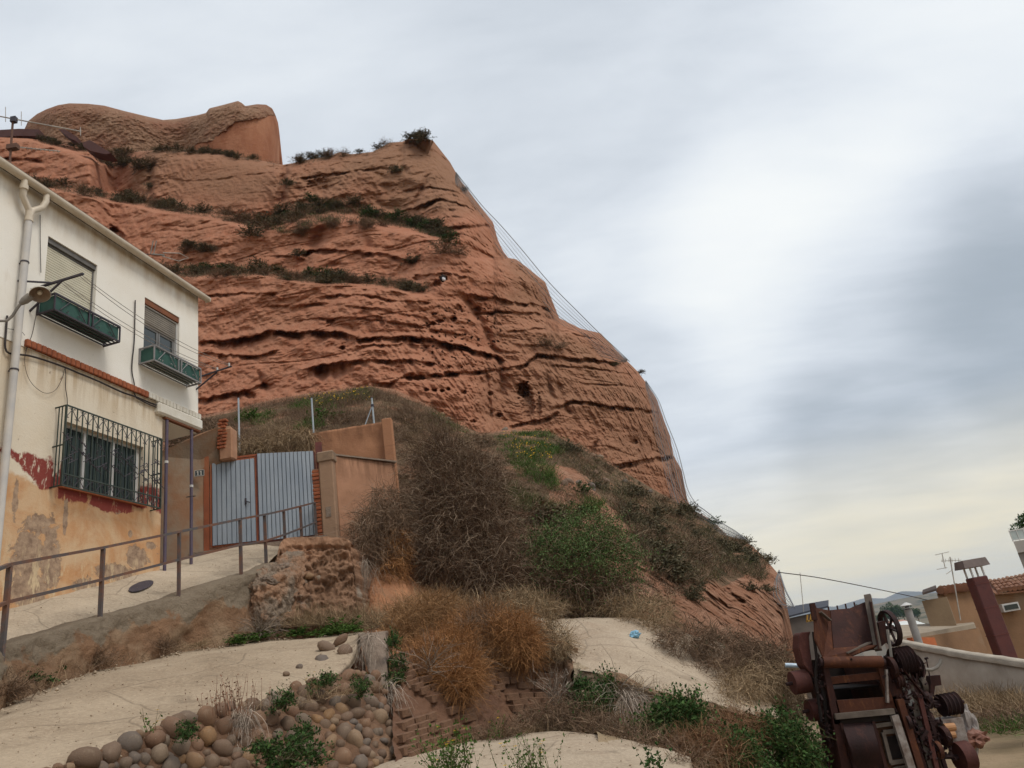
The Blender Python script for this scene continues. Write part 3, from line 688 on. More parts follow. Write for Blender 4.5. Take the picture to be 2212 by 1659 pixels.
foot = [P(-160, 1590, 7.2), P(0, 1517, 8.7), P(67, 1484, 9.3), P(133, 1458, 9.95), P(233, 1431, 11.0), P(333, 1411, 11.9), P(383, 1395, 12.5), P(483, 1388, 13.1), P(570, 1374, 13.7), P(677, 1371, 14.0), P(775, 1362, 14.3)]
# retaining wall under it: concrete band over orange render
def retw_mat():
    t = NT('retaining_wall', 0.95, 0.1)
    zz = t.math('ADD', t.attr('hh'), t.rng(t.noise(2.2, 5, 0.6), 0.3, 0.7, -0.28, 0.28))
    c = t.mix(t.rng(t.noise(3, 6, 0.65), 0.35, 0.65), (0.33, 0.19, 0.11), (0.25, 0.145, 0.085))
    c = t.mix(t.rng(t.noise(0.9, 5, 0.6, dist=0.5), 0.5, 0.62), c, (0.36, 0.24, 0.15))
    c = t.mix(t.rng(zz, 0.56, 0.66), c, t.mix(t.noise(5, 6, 0.7), (0.22, 0.165, 0.115), (0.34, 0.275, 0.20)))
    t.col(c); t.bump(t.noise(7, 10, 0.75), 1.0, 0.12); return t.m
rw_top = [p + np.array([0.03, -0.02, 0.01]) for p in edge[:9]]
A = crom(rw_top, 110); B = crom(foot[:9], 110)
tt = np.concatenate([np.linspace(0, 1, 26), [1.15, 1.5]])[:, None, None]
G = A[None] + (B - A)[None] * tt; G[:, :, 0] += 0.10 * np.clip(tt[..., 0], 0, 1) ** 0.6 + 0.05 * fbm(G * 1.7, 5, 0.6) + 0.03 * fbm(G * 6, 3, .6)
lip = A[None] + np.array([-0.42, 0.05, 0.022]) + 0.02 * pn(A * 5)[None, :, None]
G = np.concatenate([lip, G], 0)
hh = np.concatenate([[1.0], 1 - tt[:, 0, 0]])[:, None] * np.ones((1, 110))
wall = ob('retaining_wall', npmesh('retaining_wall', G, gridfaces(G.shape[0], 110), retw_mat(), True, {'hh': hh}))
tag(wall, 'low crumbling retaining wall under the railing, concrete lip over orange render', 'wall')

# lower concrete apron between that wall and the cobbles
c_edge = [P(-120, 1760, 4.6), P(60, 1690, 5.2), P(140, 1648, 5.8), P(250, 1600, 6.4), P(370, 1556, 7.1), P(480, 1524, 7.9), P(560, 1508, 8.5), P(650, 1476, 9.3), P(700, 1462, 9.8), P(745, 1440, 10.4), P(775, 1405, 11.2), P(790, 1372, 12.2)]
foot2 = [p + np.array([-0.15, 0.1, -0.05]) for p in foot]
mid1 = [P(-140, 1640, 6.3), P(0, 1570, 7.3), P(120, 1520, 8.2), P(250, 1480, 9.2), P(380, 1440, 10.4), P(500, 1412, 11.4), P(600, 1395, 12.2), P(690, 1380, 12.9), P(740, 1372, 13.3), P(783, 1364, 13.5)]
mid2 = [P(-130, 1700, 5.4), P(30, 1630, 6.2), P(140, 1580, 7.0), P(270, 1535, 7.9), P(400, 1492, 9.0), P(520, 1455, 10.0), P(620, 1425, 10.9), P(700, 1400, 11.8), P(750, 1388, 12.3), P(788, 1366, 12.8)]
c_edge = [p + np.array([-.13, .10, .01]) for p in c_edge]
ce2 = [p + np.array([0.04, -0.03, -0.14]) for p in c_edge]
apron, apron_G = loft('apron', [foot2, mid1, mid2, c_edge, ce2], 150, 60, M_CONC, 0.022, 1.3, 21, kind='structure')

# ------------------------------------------------------------------ cobble wall
cob_bot = [P(-60, 1980, 5.0), P(120, 1900, 5.6), P(250, 1850, 6.1), P(400, 1800, 6.7), P(560, 1755, 7.3), P(680, 1710, 7.9), P(760, 1672, 8.5), P(810, 1648, 8.95), P(857, 1630, 9.5)]
cob_top = [P(60, 1690, 5.2), P(140, 1652, 5.8), P(250, 1606, 6.4), P(370, 1562, 7.1), P(480, 1531, 7.9), P(560, 1516, 8.5), P(650, 1482, 9.3), P(740, 1455, 10.0), P(818, 1462, 10.4)]
cw = thing('cobble_wall', 'dry retaining wall of rounded river cobbles below the sandy concrete apron', 'wall', P(600, 1640, 8.0))
def part_in(o, parent):
    o.parent = parent; o.matrix_parent_inverse = Matrix.Translation(-Vector(parent.location)); return o
A = crom(cob_top, 120); B = crom(cob_bot, 120)
tt = np.linspace(0, 1, 40)[:, None, None]; G = A[None] + (B - A)[None] * tt
CWN = np.array([0.80, -0.60, 0.12]); CWN /= np.linalg.norm(CWN)
G = G + CWN * (-0.01 + 0.05 * fbm(G * 3.0, 4, 0.6))[..., None]
G = np.concatenate([A[None] + np.array([-0.3, 0.25, -0.03]), G, B[None] + np.array([0, 0, -.5])], 0)
G2 = G[:, -1:] + np.array([-0.25, 1.3, 0.0]); G = np.concatenate([G, G2], 1)
part_in(ob('mortar_bed', npmesh('mortar_bed', G, gridfaces(G.shape[0], G.shape[1]), M_EARTH, True)), cw)
def stone_mat():
    t = NT('river_stone', 0.7, 0.35); r = t.orand()
    c = t.ramp(r, [(0.0, (0.18, 0.118, 0.075)), (0.2, (0.125, 0.075, 0.047)), (0.36, (0.22, 0.12, 0.066)), (0.5, (0.185, 0.098, 0.057)), (0.64, (0.17, 0.125, 0.088)), (0.78, (0.125, 0.104, 0.09)), (0.88, (0.27, 0.145, 0.06)), (1.0, (0.24, 0.19, 0.14))])
    c = t.mix(t.rng(t.noise(9, 6, 0.7), 0.35, 0.75, 0, 0.6), c, (0.14, 0.088, 0.055))
    c = t.mix(t.rng(t.noise(3.0, 4, 0.6), 0.58, 0.75, 0, 0.5), c, (0.31, 0.235, 0.16))
    t.col(c); t.bump(t.noise(22, 6, 0.7), 0.5, 0.02); return t.m
M_STONE = stone_mat()
def stone_mesh(seed, sub=2):
    bm = bmesh.new(); bmesh.ops.create_icosphere(bm, subdivisions=sub, radius=0.5)
    V = np.array([v.co for v in bm.verts]); n = pn(V * 1.6 + seed * 7.7); n2 = fbm(V * 4 + seed * 3.1, 2)
    for v, a, b in zip(bm.verts, n, n2): v.co = v.co * (1 + 0.26 * a + 0.055 * b)
    g = np.random.default_rng(seed)
    for _ in range(2 + seed % 4):   # a few flattened faces
        d = g.normal(0, 1, 3); d /= np.linalg.norm(d); lim = g.uniform(0.34, 0.46)
        for v in bm.verts:
            k = v.co.dot(Vector(d))
            if k > lim: v.co -= Vector(d) * (k - lim) * 0.85
    me = bpy.data.meshes.new('stone'); bm.to_mesh(me); bm.free()
    for p in me.polygons: p.use_smooth = True
    me.materials.append(M_STONE); return me
STONES = [stone_mesh(i) for i in range(14)]
def add_stone(pos, size, parent, nrm=None, flat=(1, 0.75, 0.8), spin=None):
    o = bpy.data.objects.new('stone', random.choice(STONES)); COL.objects.link(o)
    nrm = CWN if nrm is None else nrm
    q = Vector(nrm).to_track_quat('Y', 'Z'); o.rotation_mode = 'QUATERNION'
    from mathutils import Quaternion
    o.rotation_quaternion = q @ Quaternion((0, 1, 0), random.uniform(-0.7, 0.7) if spin is None else spin) @ Quaternion((0, 0, 1), random.uniform(-0.3, 0.3))
    o.scale = (size * flat[0], size * flat[1], size * flat[2]); o.location = tuple(pos)
    if parent is not None: part_in(o, parent)
    return o
# hand placed crown stones, then packed ones
big = [(182, 1640, 70, 1.4, .72), (240, 1627, 50, 1, .8), (280, 1605, 52, 1.1, .75), (330, 1600, 45, 1.2, .7), (367, 1575, 50, 1, .9), (392, 1545, 44, 1.5, .7), (372, 1550, 40, 1.3, .8), (440, 1550, 46, .9, 1.2),
       (470, 1540, 38, 1, .9), (340, 1632, 40, 1, 1), (385, 1617, 40, 1, 1), (425, 1610, 34, .9, 1), (480, 1570, 46, .9, 1.2), (445, 1590, 42, .9, 1.1), (478, 1617, 44, 1.5, .8), (360, 1660, 46, 1, .9), (420, 1645, 44, 1.2, .9), (450, 1650, 36, .9, 1.2),
       (571, 1526, 34, .8, 1.2), (540, 1525, 40, 1, .9), (595, 1522, 36, .9, 1), (655, 1502, 44, 1, 1.3), (580, 1555, 44, .9, 1.1), (555, 1556, 36, .9, 1.1), (630, 1540, 38, 1, 1), (645, 1520, 30, .9, 1.1), (668, 1530, 34, 1, 1), (652, 1560, 36, 1.1, .8), (620, 1565, 36, 1, 1),
       (748, 1462, 42, 1.4, .8), (706, 1477, 30, 1.2, .9), (795, 1472, 26, 1, 1), (812, 1488, 34, .8, 1.4), (765, 1488, 36, 1, 1.2), (742, 1492, 34, 1, 1), (716, 1492, 30, 1.2, .9), (690, 1510, 36, .9, 1.2), (765, 1600, 40, .8, 1.7), (738, 1640, 44, .9, 1.3), (740, 1585, 40, .9, 1.4), (775, 1650, 36, 1, 1)]
FACE = G[1:-1, :-1]; FU, FV = projuv(FACE); FP = FACE.reshape(-1, 3); FU = FU.ravel(); FV = FV.ravel()
hit = []
def on_face(u, v):
    k = np.argmin((FU - u) ** 2 + (FV - v) ** 2); return FP[k], math.hypot(FU[k] - u, FV[k] - v)
for (u, v, px, a, b) in big:
    p, e = on_face(u, v); w = px * p[1] / 1600 * 1.12
    if e > 12: p = P(u, v, p[1] - .02)
    w = min(w * .88, .21); add_stone(p + CWN * w * .06, w, cw, flat=(a ** .5, 0.85, b ** .5)); hit.append((u, v, px * .5 * (a * b) ** .25))
cnt = 0
for k in range(30000):
    if cnt > 255: break
    q = rng.integers(len(FP)); u, v = FU[q] + rng.normal(0, 3), FV[q] + rng.normal(0, 3)
    if u < 40 or v > 1740: continue
    px = rng.choice([18, 25, 31, 38], p=[.25, .35, .28, .12]) * (1.0 if u < 560 else 0.92)
    if any((u - a) ** 2 + (v - b) ** 2 < (0.80 * (r + px * .5)) ** 2 for a, b, r in hit): continue
    p = FP[q]; w = px * p[1] / 1600 * 1.15; add_stone(p + CWN * w * rng.uniform(-.08, .08), w, cw, flat=(random.uniform(.9, 1.3), .8, random.uniform(.75, 1.1))); hit.append((u, v, px * .5)); cnt += 1
# stones bedded in the concrete corner above
for (u, v, px, a, b, Y) in [(705, 1398, 34, 1.5, .75, 11.6), (745, 1407, 34, .9, 1.2, 11.2), (695, 1428, 32, .8, 1.5, 10.9), (618, 1456, 14, 1, 1, 9.9), (647, 1440, 14, 1, 1, 10.4), (735, 1384, 28, 1.8, .4, 11.9)]:
    add_stone(P(u, v, Y), px * Y / 1600, cw, nrm=np.array([0.3, -0.6, 0.7]), flat=(a ** .5, .8, b ** .5))
# broken concrete pier where the apron ends
t = NT('pier_concrete', 0.95, 0.1); t.col(t.mix(t.noise(3, 6, .65), (0.20, 0.145, 0.11), (0.32, 0.25, 0.195))); t.bump(t.noise(8, 8, .7), 1.0, .06); M_PIER = t.m
G = []
for k, f in enumerate(np.linspace(0, 1, 30)):
    l = P(772 + 26 * f, 1368 + 90 * f, 12.0 - 1.0 * f); r = P(833 + 2 * f, 1363 + 120 * f, 12.0 - 1.3 * f)
    G.append(np.array([l + np.array([-.1, .8, 0]), l, l + (r - l) * .3, l + (r - l) * .6, r, r + np.array([-.15, .9, .05])]))
G = np.stack([crom(g, 24) for g in G]); G += 0.05 * fbm(G * 3, 4, .6)[..., None] * np.array([.6, -.7, .1])
top = G[:1] * 1.0; top[:] = G[:1].mean(axis=1, keepdims=True) + np.array([0, .3, .02]); G = np.concatenate([top, G], 0)
ob('concrete_pier', npmesh('concrete_pier', G, gridfaces(G.shape[0], 24), M_PIER, True), label='broken grey concrete pier at the right end of the cobbles', cat='pier')

# ------------------------------------------------------------------ rubble wall left of the gully, the bank, the adobe wall and the mound
def rub_mat():
    t = NT('rubble_render', 0.95, 0.1)
    c = t.mix(t.rng(t.noise(2.2, 7, .65), .35, .65), (0.34, 0.20, 0.125), (0.245, 0.14, 0.085))
    c = t.mix(t.math('MULTIPLY', t.rng(t.attr('hh'), .62, .75), t.rng(t.noise(1.4, 5), .42, .6), clamp=True), c, (0.43, 0.24, 0.145))
    c = t.mix(t.rng(t.noise(1.1, 5, .6, dist=.5), .6, .7), c, (0.38, 0.31, 0.245)); t.col(c)
    t.bump(t.noise(6, 8, .72), 1.0, .12); return t.m
rt = [P(596, 1208, 14.6), P(612, 1166, 15.2), P(660, 1160, 15.3), P(712, 1160, 15.1), P(752, 1166, 15.0), P(756, 1180, 15.2)]
rb = [P(560, 1350, 13.5), P(600, 1356, 13.7), P(650, 1362, 13.9), P(710, 1362, 14.0), P(768, 1350, 14.2), P(774, 1340, 14.6)]
A = crom(rt, 90); B = crom(rb, 90); tt = np.linspace(0, 1, 70)[:, None, None]; G = A[None] + (B - A)[None] * tt
d = 0.12 * fbm(G * 1.6, 4) + 0.11 * fbm(G * 7.0, 4, .68) + .04 * (1 - 2 * np.abs(pn(G * 3.2))); d[:7] *= .3; d[8:12] -= 0.06; d[12:] += .10
G = G + d[..., None] * np.array([.35, -.9, .1]); hh = np.broadcast_to(1 - tt[:, 0], (70, 90))
back = G[:1] + np.array([-.05, .45, .0]); G = np.concatenate([back + np.array([0, 0, -.6]), back, G], 0); hh = np.concatenate([hh[:1], hh[:1], hh], 0)
right = G[:, -1:] + np.array([0.0, 1.6, .05]); G = np.concatenate([G, right], 1); hh = np.concatenate([hh, hh[:, -1:]], 1)
rub = ob('rubble_wall', npmesh('rubble_wall', G, gridfaces(*G.shape[:2]), rub_mat(), True, {'hh': hh}))
tag(rub, 'crumbling orange rubble wall stub at the top end of the ramp railing', 'wall')
for (u, v, px, a, b) in [(655, 1262, 34, 1.3, .9), (668, 1245, 26, 1.3, .8), (690, 1250, 24, .8, 1.3), (635, 1270, 30, 1.2, .8), (617, 1245, 32, 1.2, 1), (690, 1275, 22, .7, 1.6), (640, 1290, 24, 1.2, .8), (600, 1270, 28, 1.3, .9), (612, 1290, 24, 1, .8), (680, 1300, 20, 1, 1)]:
    o = add_stone(P(u, v, 14.5), px * .72 * 14.3 / 1600, None, nrm=np.array([.2, -1, .1]), flat=(a ** .5, .8, b ** .5)); o.parent = rub
# boulder of grey concrete at its left end
bm = bmesh.new(); bmesh.ops.create_icosphere(bm, subdivisions=5, radius=.5); V = np.array([x.co for x in bm.verts]); n = fbm(V * 1.7, 3) + .55 * np.floor(3 * fbm(V * 3.3 + 5, 2)) / 3 + .45 * fbm(V * 8, 3, .7)
for x, a in zip(bm.verts, n): x.co *= 1 + .24 * a
me = bpy.data.meshes.new('boulder'); bm.to_mesh(me); bm.free(); me.materials.append(M_PIER)
for p in me.polygons: p.use_smooth = True
o = ob('boulder', me, label='rough grey concrete boulder at the foot of the railing end', cat='boulder'); o.location = tuple(P(614, 1240, 14.3)); o.scale = (.5, .5, .36)
M_SPILL = simple('spill_rubble', (0.30, 0.235, 0.175), (0.19, 0.135, 0.095), 4.0, bump=1.0, bscale=9, bd=.12, c3=(0.33, 0.19, 0.115), s3=1.6, t3=(.48, .6))
rs, _ = loft('rubble_spill', [[P(500, 1256, 13.9), P(560, 1232, 14.0), P(605, 1204, 14.5), P(640, 1190, 14.85), P(668, 1200, 15.1)], [P(506, 1272, 13.8), P(560, 1254, 13.7), P(606, 1234, 14.0), P(640, 1232, 14.25), P(668, 1240, 14.7)], [P(510, 1310, 13.8), P(562, 1296, 13.55), P(606, 1284, 13.8), P(636, 1290, 14.05), P(660, 1310, 14.5)], [P(515, 1380, 13.9), P(564, 1372, 13.65), P(608, 1362, 13.75), P(632, 1362, 13.95), P(655, 1362, 14.4)]], 90, 60, M_SPILL, .10, 2.6, 71, dfn=lambda G: .05 * fbm(G * 11, 3, .65), label='rough crumbled rubble spill joining the ramp lip to the orange rubble wall', cat='rubble')
o = ob('boulder', me, label='flat slumped grey concrete lump below the last railing post', cat='boulder'); o.location = tuple(P(585, 1262, 13.9)); o.scale = (.5, .4, .22); o.rotation_euler = (.3, .25, 1.5)

bank, _ = loft('earth_bank', [L([(760, 1200, 18.0), (820, 1150, 18.5), (880, 1170, 18.5), (960, 1240, 18.5), (1060, 1290, 18.5)]), L([(775, 1270, 16.3), (810, 1235, 16.3), (880, 1240, 17.0), (960, 1280, 17.5), (1060, 1320, 17.5)]),
                              L([(780, 1380, 15.0), (820, 1350, 15.0), (885, 1345, 15.0), (960, 1350, 15.5), (1060, 1350, 15.8)]), L([(790, 1460, 14.0), (820, 1450, 14.0), (885, 1440, 14.0), (960, 1440, 14), (1060, 1440, 14)])],
                90, 60, M_ORANGE_BANK, 0.12, 1.2, 5, kind='structure')
# adobe brick wall of the gully
at_ = [P(846, 1415, 11.2), P(930, 1390, 11.9), P(1020, 1362, 12.7), P(1100, 1350, 13.3), P(1180, 1362, 13.4), P(1250, 1400, 13.0)]
ab_ = [P(852, 1650, 9.0), P(930, 1624, 9.8), P(1020, 1597, 10.8), P(1100, 1577, 11.5), P(1180, 1560, 12.0), P(1250, 1545, 12.2)]
aw = thing('adobe_wall', 'dark brown wall of eroded adobe bricks under the orange tumbleweeds', 'wall', P(1050, 1570, 11.2))
A = crom(at_, 90); B = crom(ab_, 90); tt = np.linspace(0, 1, 50)[:, None, None]; AWG = A[None] + (B - A)[None] * tt
AN = np.array([.58, -.80, .15]); AN /= np.linalg.norm(AN)
G = AWG + AN * (0.07 * fbm(AWG * 2.2, 4, .6) + .04 * fbm(AWG * 8, 3, .6) - 0.02)[..., None]
G = np.concatenate([G[:1] + np.array([-.3, .9, -.05]), G], 0)
part_in(ob('earth_core', npmesh('earth_core', G, gridfaces(*G.shape[:2]), M_ADOBE, True)), aw)
bmsh = []
for s in range(5):
    b = MB().box(-.5, .5, -.5, .5, -.5, .5); me = bpy.data.meshes.new('brick'); me.from_pydata(b.v, [], b.f); bm = bmesh.new(); bm.from_mesh(me)
    bmesh.ops.bevel(bm, geom=list(bm.edges), offset=.10, segments=1, affect='EDGES')
    V = np.array([x.co for x in bm.verts]); n = fbm(V * 2 + s * 9, 2)
    for x, q in zip(bm.verts, n): x.co += Vector((.07 * q, .05 * q, .08 * q))
    bmesh.ops.recalc_face_normals(bm, faces=bm.faces); bm.to_mesh(me); bm.free(); me.materials.append(M_ABRICK); bmsh.append(me)
nrow = 16
for r in range(nrow):
    f = 0.22 + 0.76 * r / (nrow - 1)
    row = A + (B - A) * f; Ls = np.concatenate([[0], np.cumsum(np.linalg.norm(np.diff(row, axis=0), axis=1))])
    s = 0.12 + .13 * (r % 2)
    while s < Ls[-1] * 0.90:
        w = rng.uniform(.20, .29)
        p = np.array([np.interp(s, Ls, row[:, k]) for k in range(3)]); q = np.array([np.interp(s + w, Ls, row[:, k]) for k in range(3)]); dd = q - p
        s += w + .03
        if rng.random() < .10 or pn((p * 1.1)[None])[0] < -.32: continue
        o = bpy.data.objects.new('brick', bmsh[rng.integers(5)]); COL.objects.link(o)
        c = (p + q) / 2 + AN * (rng.uniform(-.02, .02) - .030); o.location = tuple(c)
        o.rotation_euler = (rng.uniform(-.05, .05), math.asin(-np.clip(dd[2] / np.linalg.norm(dd), -1, 1)) + rng.uniform(-.04, .04), math.atan2(dd[1], dd[0])); o.scale = (w, .16, .105); part_in(o, aw)
# the pale concrete mound
mound, mound_G = loft('concrete_mound', [L([(1150, 1342, 16.3), (1290, 1334, 16.6), (1400, 1340, 16.6), (1480, 1365, 16.8), (1560, 1390, 17.0)]), L([(1175, 1350, 15.0), (1300, 1345, 15.2), (1410, 1352, 15.4), (1490, 1385, 15.4), (1580, 1420, 15.6)]),
    L([(1205, 1385, 13.7), (1320, 1384, 13.7), (1430, 1400, 13.8), (1530, 1430, 13.8), (1640, 1470, 14)]), L([(1232, 1420, 12.6), (1340, 1428, 12.5), (1450, 1452, 12.5), (1560, 1480, 12.6), (1670, 1520, 12.8)]),
    L([(1252, 1446, 11.95), (1340, 1463, 11.7), (1445, 1498, 11.45), (1560, 1524, 11.6), (1690, 1562, 11.8)])], 130, 80, M_LANE, 0.035, 0.9, 33, kind='structure')
M_FACE = simple('broken_face', (0.29, 0.175, 0.105), (0.19, 0.11, 0.065), 3.0, bump=1.0, bscale=11, bd=0.1, c3=(0.40, 0.31, 0.21), s3=1.3, t3=(.5, .6))
loft('mound_face', [L([(1236, 1432, 12.25), (1340, 1459, 11.78), (1445, 1494, 11.53), (1560, 1520, 11.68), (1690, 1558, 11.88)]), L([(1240, 1446, 12.1), (1340, 1470, 11.63), (1446, 1506, 11.38), (1562, 1532, 11.53), (1692, 1570, 11.7)]), L([(1242, 1478, 12.05), (1340, 1496, 11.62), (1448, 1530, 11.35), (1565, 1556, 11.5), (1695, 1594, 11.66)]),
    L([(1246, 1570, 11.7), (1340, 1590, 11.2), (1455, 1640, 10.6), (1575, 1680, 10.4), (1710, 1700, 10.5)])], 120, 50, M_FACE, .07, 2.2, 61, kind='structure')
le_ = mound_G[:, 0]; le2 = [p + np.array([-.03, .02, -.02]) for p in le_[::8]]
loft('mound_side', [[p + np.array([.06, .05, -.005]) for p in le2], [p + np.array([-.06, -.03, -.10]) for p in le2], [p + np.array([-.10, .0, -.7]) for p in le2], [p + np.array([-.2, .1, -1.9]) for p in le2]], 50, 40, M_FACE, .06, 2.2, 62, kind='structure')
loft('pale_strip', [L([(985, 1356, 13.4), (1060, 1326, 14.2), (1130, 1330, 14.6), (1200, 1345, 14.9)]), L([(995, 1372, 12.9), (1065, 1342, 13.6), (1135, 1350, 13.9), (1205, 1372, 14.0)]), L([(995, 1400, 12.8), (1065, 1372, 13.5), (1135, 1380, 13.8), (1205, 1402, 13.9)])], 50, 14, M_LANE, .03, 1.5, 5, kind='structure')
# rough broken bank face on its right, down to the yard
def whitebank():
    t = NT('chalky_bank', .95, .1); c = t.mix(t.rng(t.noise(1.6, 7, .65), .35, .65), (0.40, 0.31, 0.22), (0.28, 0.19, 0.12))
    t.col(c); t.bump(t.noise(5, 9, .72), 1.0, .12); return t.m
M_CHALK = whitebank()
loft('broken_bank', [L([(1600, 1460, 14.6), (1660, 1475, 14.8), (1700, 1490, 15.2), (1722, 1500, 16.0), (1740, 1470, 18.0)]), L([(1590, 1520, 12.6), (1650, 1510, 13.0), (1690, 1530, 13.6), (1725, 1555, 14.4), (1755, 1560, 16.0)]),
                     L([(1590, 1580, 11.8), (1650, 1575, 12.2), (1700, 1590, 12.8), (1745, 1610, 13.6), (1790, 1620, 15.0)]), L([(1590, 1680, 10.8), (1650, 1690, 11.0), (1720, 1680, 11.6), (1780, 1680, 12.4), (1840, 1680, 13.4)])],
     80, 70, M_CHALK, 0.10, 1.6, 44, kind='structure')
loft('yard_slope', [L([(1270, 1592, 10.5), (1340, 1596, 10.3), (1420, 1600, 10.3), (1500, 1605, 10.5), (1600, 1620, 10.8)]), L([(1290, 1590, 9.9), (1400, 1630, 9.4), (1500, 1660, 9.2), (1600, 1680, 9.3), (1700, 1690, 9.6)]),
                    L([(1300, 1700, 7.8), (1450, 1730, 7.4), (1560, 1760, 7.2), (1680, 1770, 7.2), (1800, 1770, 7.6)])], 60, 40, M_GROUND, .05, 1.4, 52, kind='structure')

def grit(name, G, n, s0, s1, m, seed):
    g = np.random.default_rng(seed); F = G.reshape(-1, 3); q = F[g.integers(0, len(F), n)] + g.normal(0, 1, (n, 3)) * np.array([.10, .10, 0]); s = (g.uniform(s0, s1, n) * g.uniform(.3, 1, n))[:, None, None]
    oct_ = np.array([[1, 0, 0], [0, 1, 0], [-1, 0, 0], [0, -1, 0], [0, 0, .8], [0, 0, -.5]], float); V = q[:, None] + (oct_[None] * g.uniform(.6, 1.3, (n, 6, 1))) * s; f = np.array([[0, 1, 4], [1, 2, 4], [2, 3, 4], [3, 0, 4], [1, 0, 5], [2, 1, 5], [3, 2, 5], [0, 3, 5]]); Fc = (np.arange(n)[:, None, None] * 6 + f[None]).reshape(-1, 3)
    return ob(name, npmesh(name, V.reshape(-1, 3), Fc, m, False), kind='stuff')
M_GRIT = simple('grit', (0.27, 0.20, 0.135), (0.40, 0.31, 0.22), 9, .9, 0)
grit('apron_grit', apron_G, 1500, .005, .018, M_GRIT, 1); grit('ramp_grit', ramp_G, 800, .005, .016, M_GRIT, 2); grit('mound_grit', mound_G[:80], 500, .008, .022, M_GRIT, 3); grit('lane_grit', lane_G[:45], 600, .006, .02, M_GRIT, 4); grit('wall_foot_rubble', apron_G[:6], 700, .015, .05, M_GRIT, 5)
# ------------------------------------------------------------------ the house
def upper_mat():
    t = NT('white_render', 0.9, 0.2); x, y, z = t.xyz()
    c = t.mix(t.rng(t.noise(1.1, 7, .6), .35, .68), (0.82, 0.785, 0.715), (0.77, 0.72, 0.635))
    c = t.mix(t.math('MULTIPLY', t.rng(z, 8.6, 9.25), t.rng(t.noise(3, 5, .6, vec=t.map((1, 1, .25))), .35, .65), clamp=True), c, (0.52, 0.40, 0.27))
    c = t.mix(t.rng(t.noise(2.4, 6, .65, vec=t.map((1.2, 1, .35))), .60, .78, 0, .55), c, (0.55, 0.47, 0.37))
    c = t.mix(t.rng(t.noise(7, 4, .7), .66, .74, 0, .5), c, (0.48, 0.42, 0.35))
    t.col(c); t.bump(t.noise(30, 5, .7), .35, .012); return t.m
def lower_mat():
    t = NT('peeling_render', 0.92, 0.15); x, y, z = t.xyz()
    def blob(a, h, ra, rh, amp=1.0, soft=.35):
        k = t.math('POWER', t.math('MULTIPLY', t.math('SUBTRACT', x, a), 1 / ra), 2.0); k2 = t.math('POWER', t.math('MULTIPLY', t.math('SUBTRACT', z, h), 1 / rh), 2.0)
        return t.rng(t.math('SQRT', t.math('ADD', k, k2)), 1.0 - soft, 1.0 + soft, amp, 0)
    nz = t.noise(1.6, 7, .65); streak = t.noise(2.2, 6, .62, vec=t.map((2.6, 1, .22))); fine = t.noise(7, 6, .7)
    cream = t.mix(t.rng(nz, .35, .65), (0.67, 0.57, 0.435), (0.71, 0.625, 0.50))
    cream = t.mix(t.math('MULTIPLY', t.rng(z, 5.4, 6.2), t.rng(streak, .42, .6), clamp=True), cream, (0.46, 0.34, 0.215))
    orange = t.mix(t.rng(streak, .36, .64), (0.56, 0.325, 0.165), (0.48, 0.245, 0.115))
    orange = t.mix(t.rng(nz, .55, .7, 0, .6), orange, (0.60, 0.40, 0.235))
    orange = t.mix(t.rng(t.noise(1.3, 8, .7, dist=.5), .44, .60, 0, .75), orange, (0.60, 0.43, 0.27))
    edge = t.math('ADD', z, t.rng(nz, .3, .7, -.12, .12))
    c = t.mix(t.rng(edge, 4.02, 4.09), orange, cream)
    # red painted band, worn through
    tilt = t.math('ADD', edge, t.rng(x, 8.8, 9.9, .0, .0))
    inb = t.math('MULTIPLY', t.rng(tilt, 3.96, 4.0), t.rng(tilt, 4.46, 4.41), clamp=True)
    dia = t.math('SUBTRACT', z, t.rng(x, 8.9, 9.7, 4.34, 3.80))
    inb = t.math('MULTIPLY', inb, t.rng(t.math('ADD', dia, t.rng(fine, .3, .7, -.08, .08)), -.02, .02), clamp=True)
    under = t.math('MULTIPLY', t.rng(edge, 3.80, 3.83), t.math('MULTIPLY', t.rng(x, 9.75, 9.85), t.rng(x, 11.6, 11.5), clamp=True), clamp=True)
    under = t.math('MULTIPLY', under, t.rng(edge, 4.1, 4.05), clamp=True)
    rd = t.math('MULTIPLY', t.math('MAXIMUM', inb, under), t.rng(t.noise(3.2, 7, .72, vec=t.map((2.0, 1, .6))), .60, .55), clamp=True)
    c = t.mix(rd, c, t.mix(fine, (0.20, 0.040, 0.034), (0.27, 0.065, 0.05)))
    # fallen plaster and grey patch repairs
    g = blob(9.55, 3.35, .34, .16); 
    for b in ((9.75, 3.2, .12, .35), (9.35, 2.85, .30, .40), (9.8, 2.75, .20, .42), (9.45, 2.3, .42, .28), (10.5, 2.45, .3, .13), (11.7, 3.05, .28, .22), (11.2, 2.72, .5, .16), (12.05, 3.3, .16, .08), (11.5, 3.45, .06, .08), (9.05, 3.65, .05, .3), (10.02, 3.55, .05, .3)): g = t.math('MAXIMUM', g, blob(*b))
    g = t.math('ADD', g, t.rng(t.noise(4.2, 9, .74, dist=1.2), .3, .7, -.75, .75))
    c = t.mix(t.rng(g, .50, .64), c, t.mix(t.rng(fine, .35, .65), (0.22, 0.145, 0.10), (0.44, 0.31, 0.21)))
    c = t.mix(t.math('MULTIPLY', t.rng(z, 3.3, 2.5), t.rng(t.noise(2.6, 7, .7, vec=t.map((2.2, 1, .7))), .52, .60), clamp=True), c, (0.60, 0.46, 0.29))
    t.col(c); t.bump(t.math('ADD', t.noise(26, 5, .7), t.math('MULTIPLY', t.rng(g, .54, .6), -2.0)), .45, .015); return t.m
M_UP = upper_mat(); M_LOW = lower_mat()
M_PVC = simple('cream_pipe', (0.62, 0.54, 0.43), (0.50, 0.42, 0.32), 3, .5, .1, 20, .4)
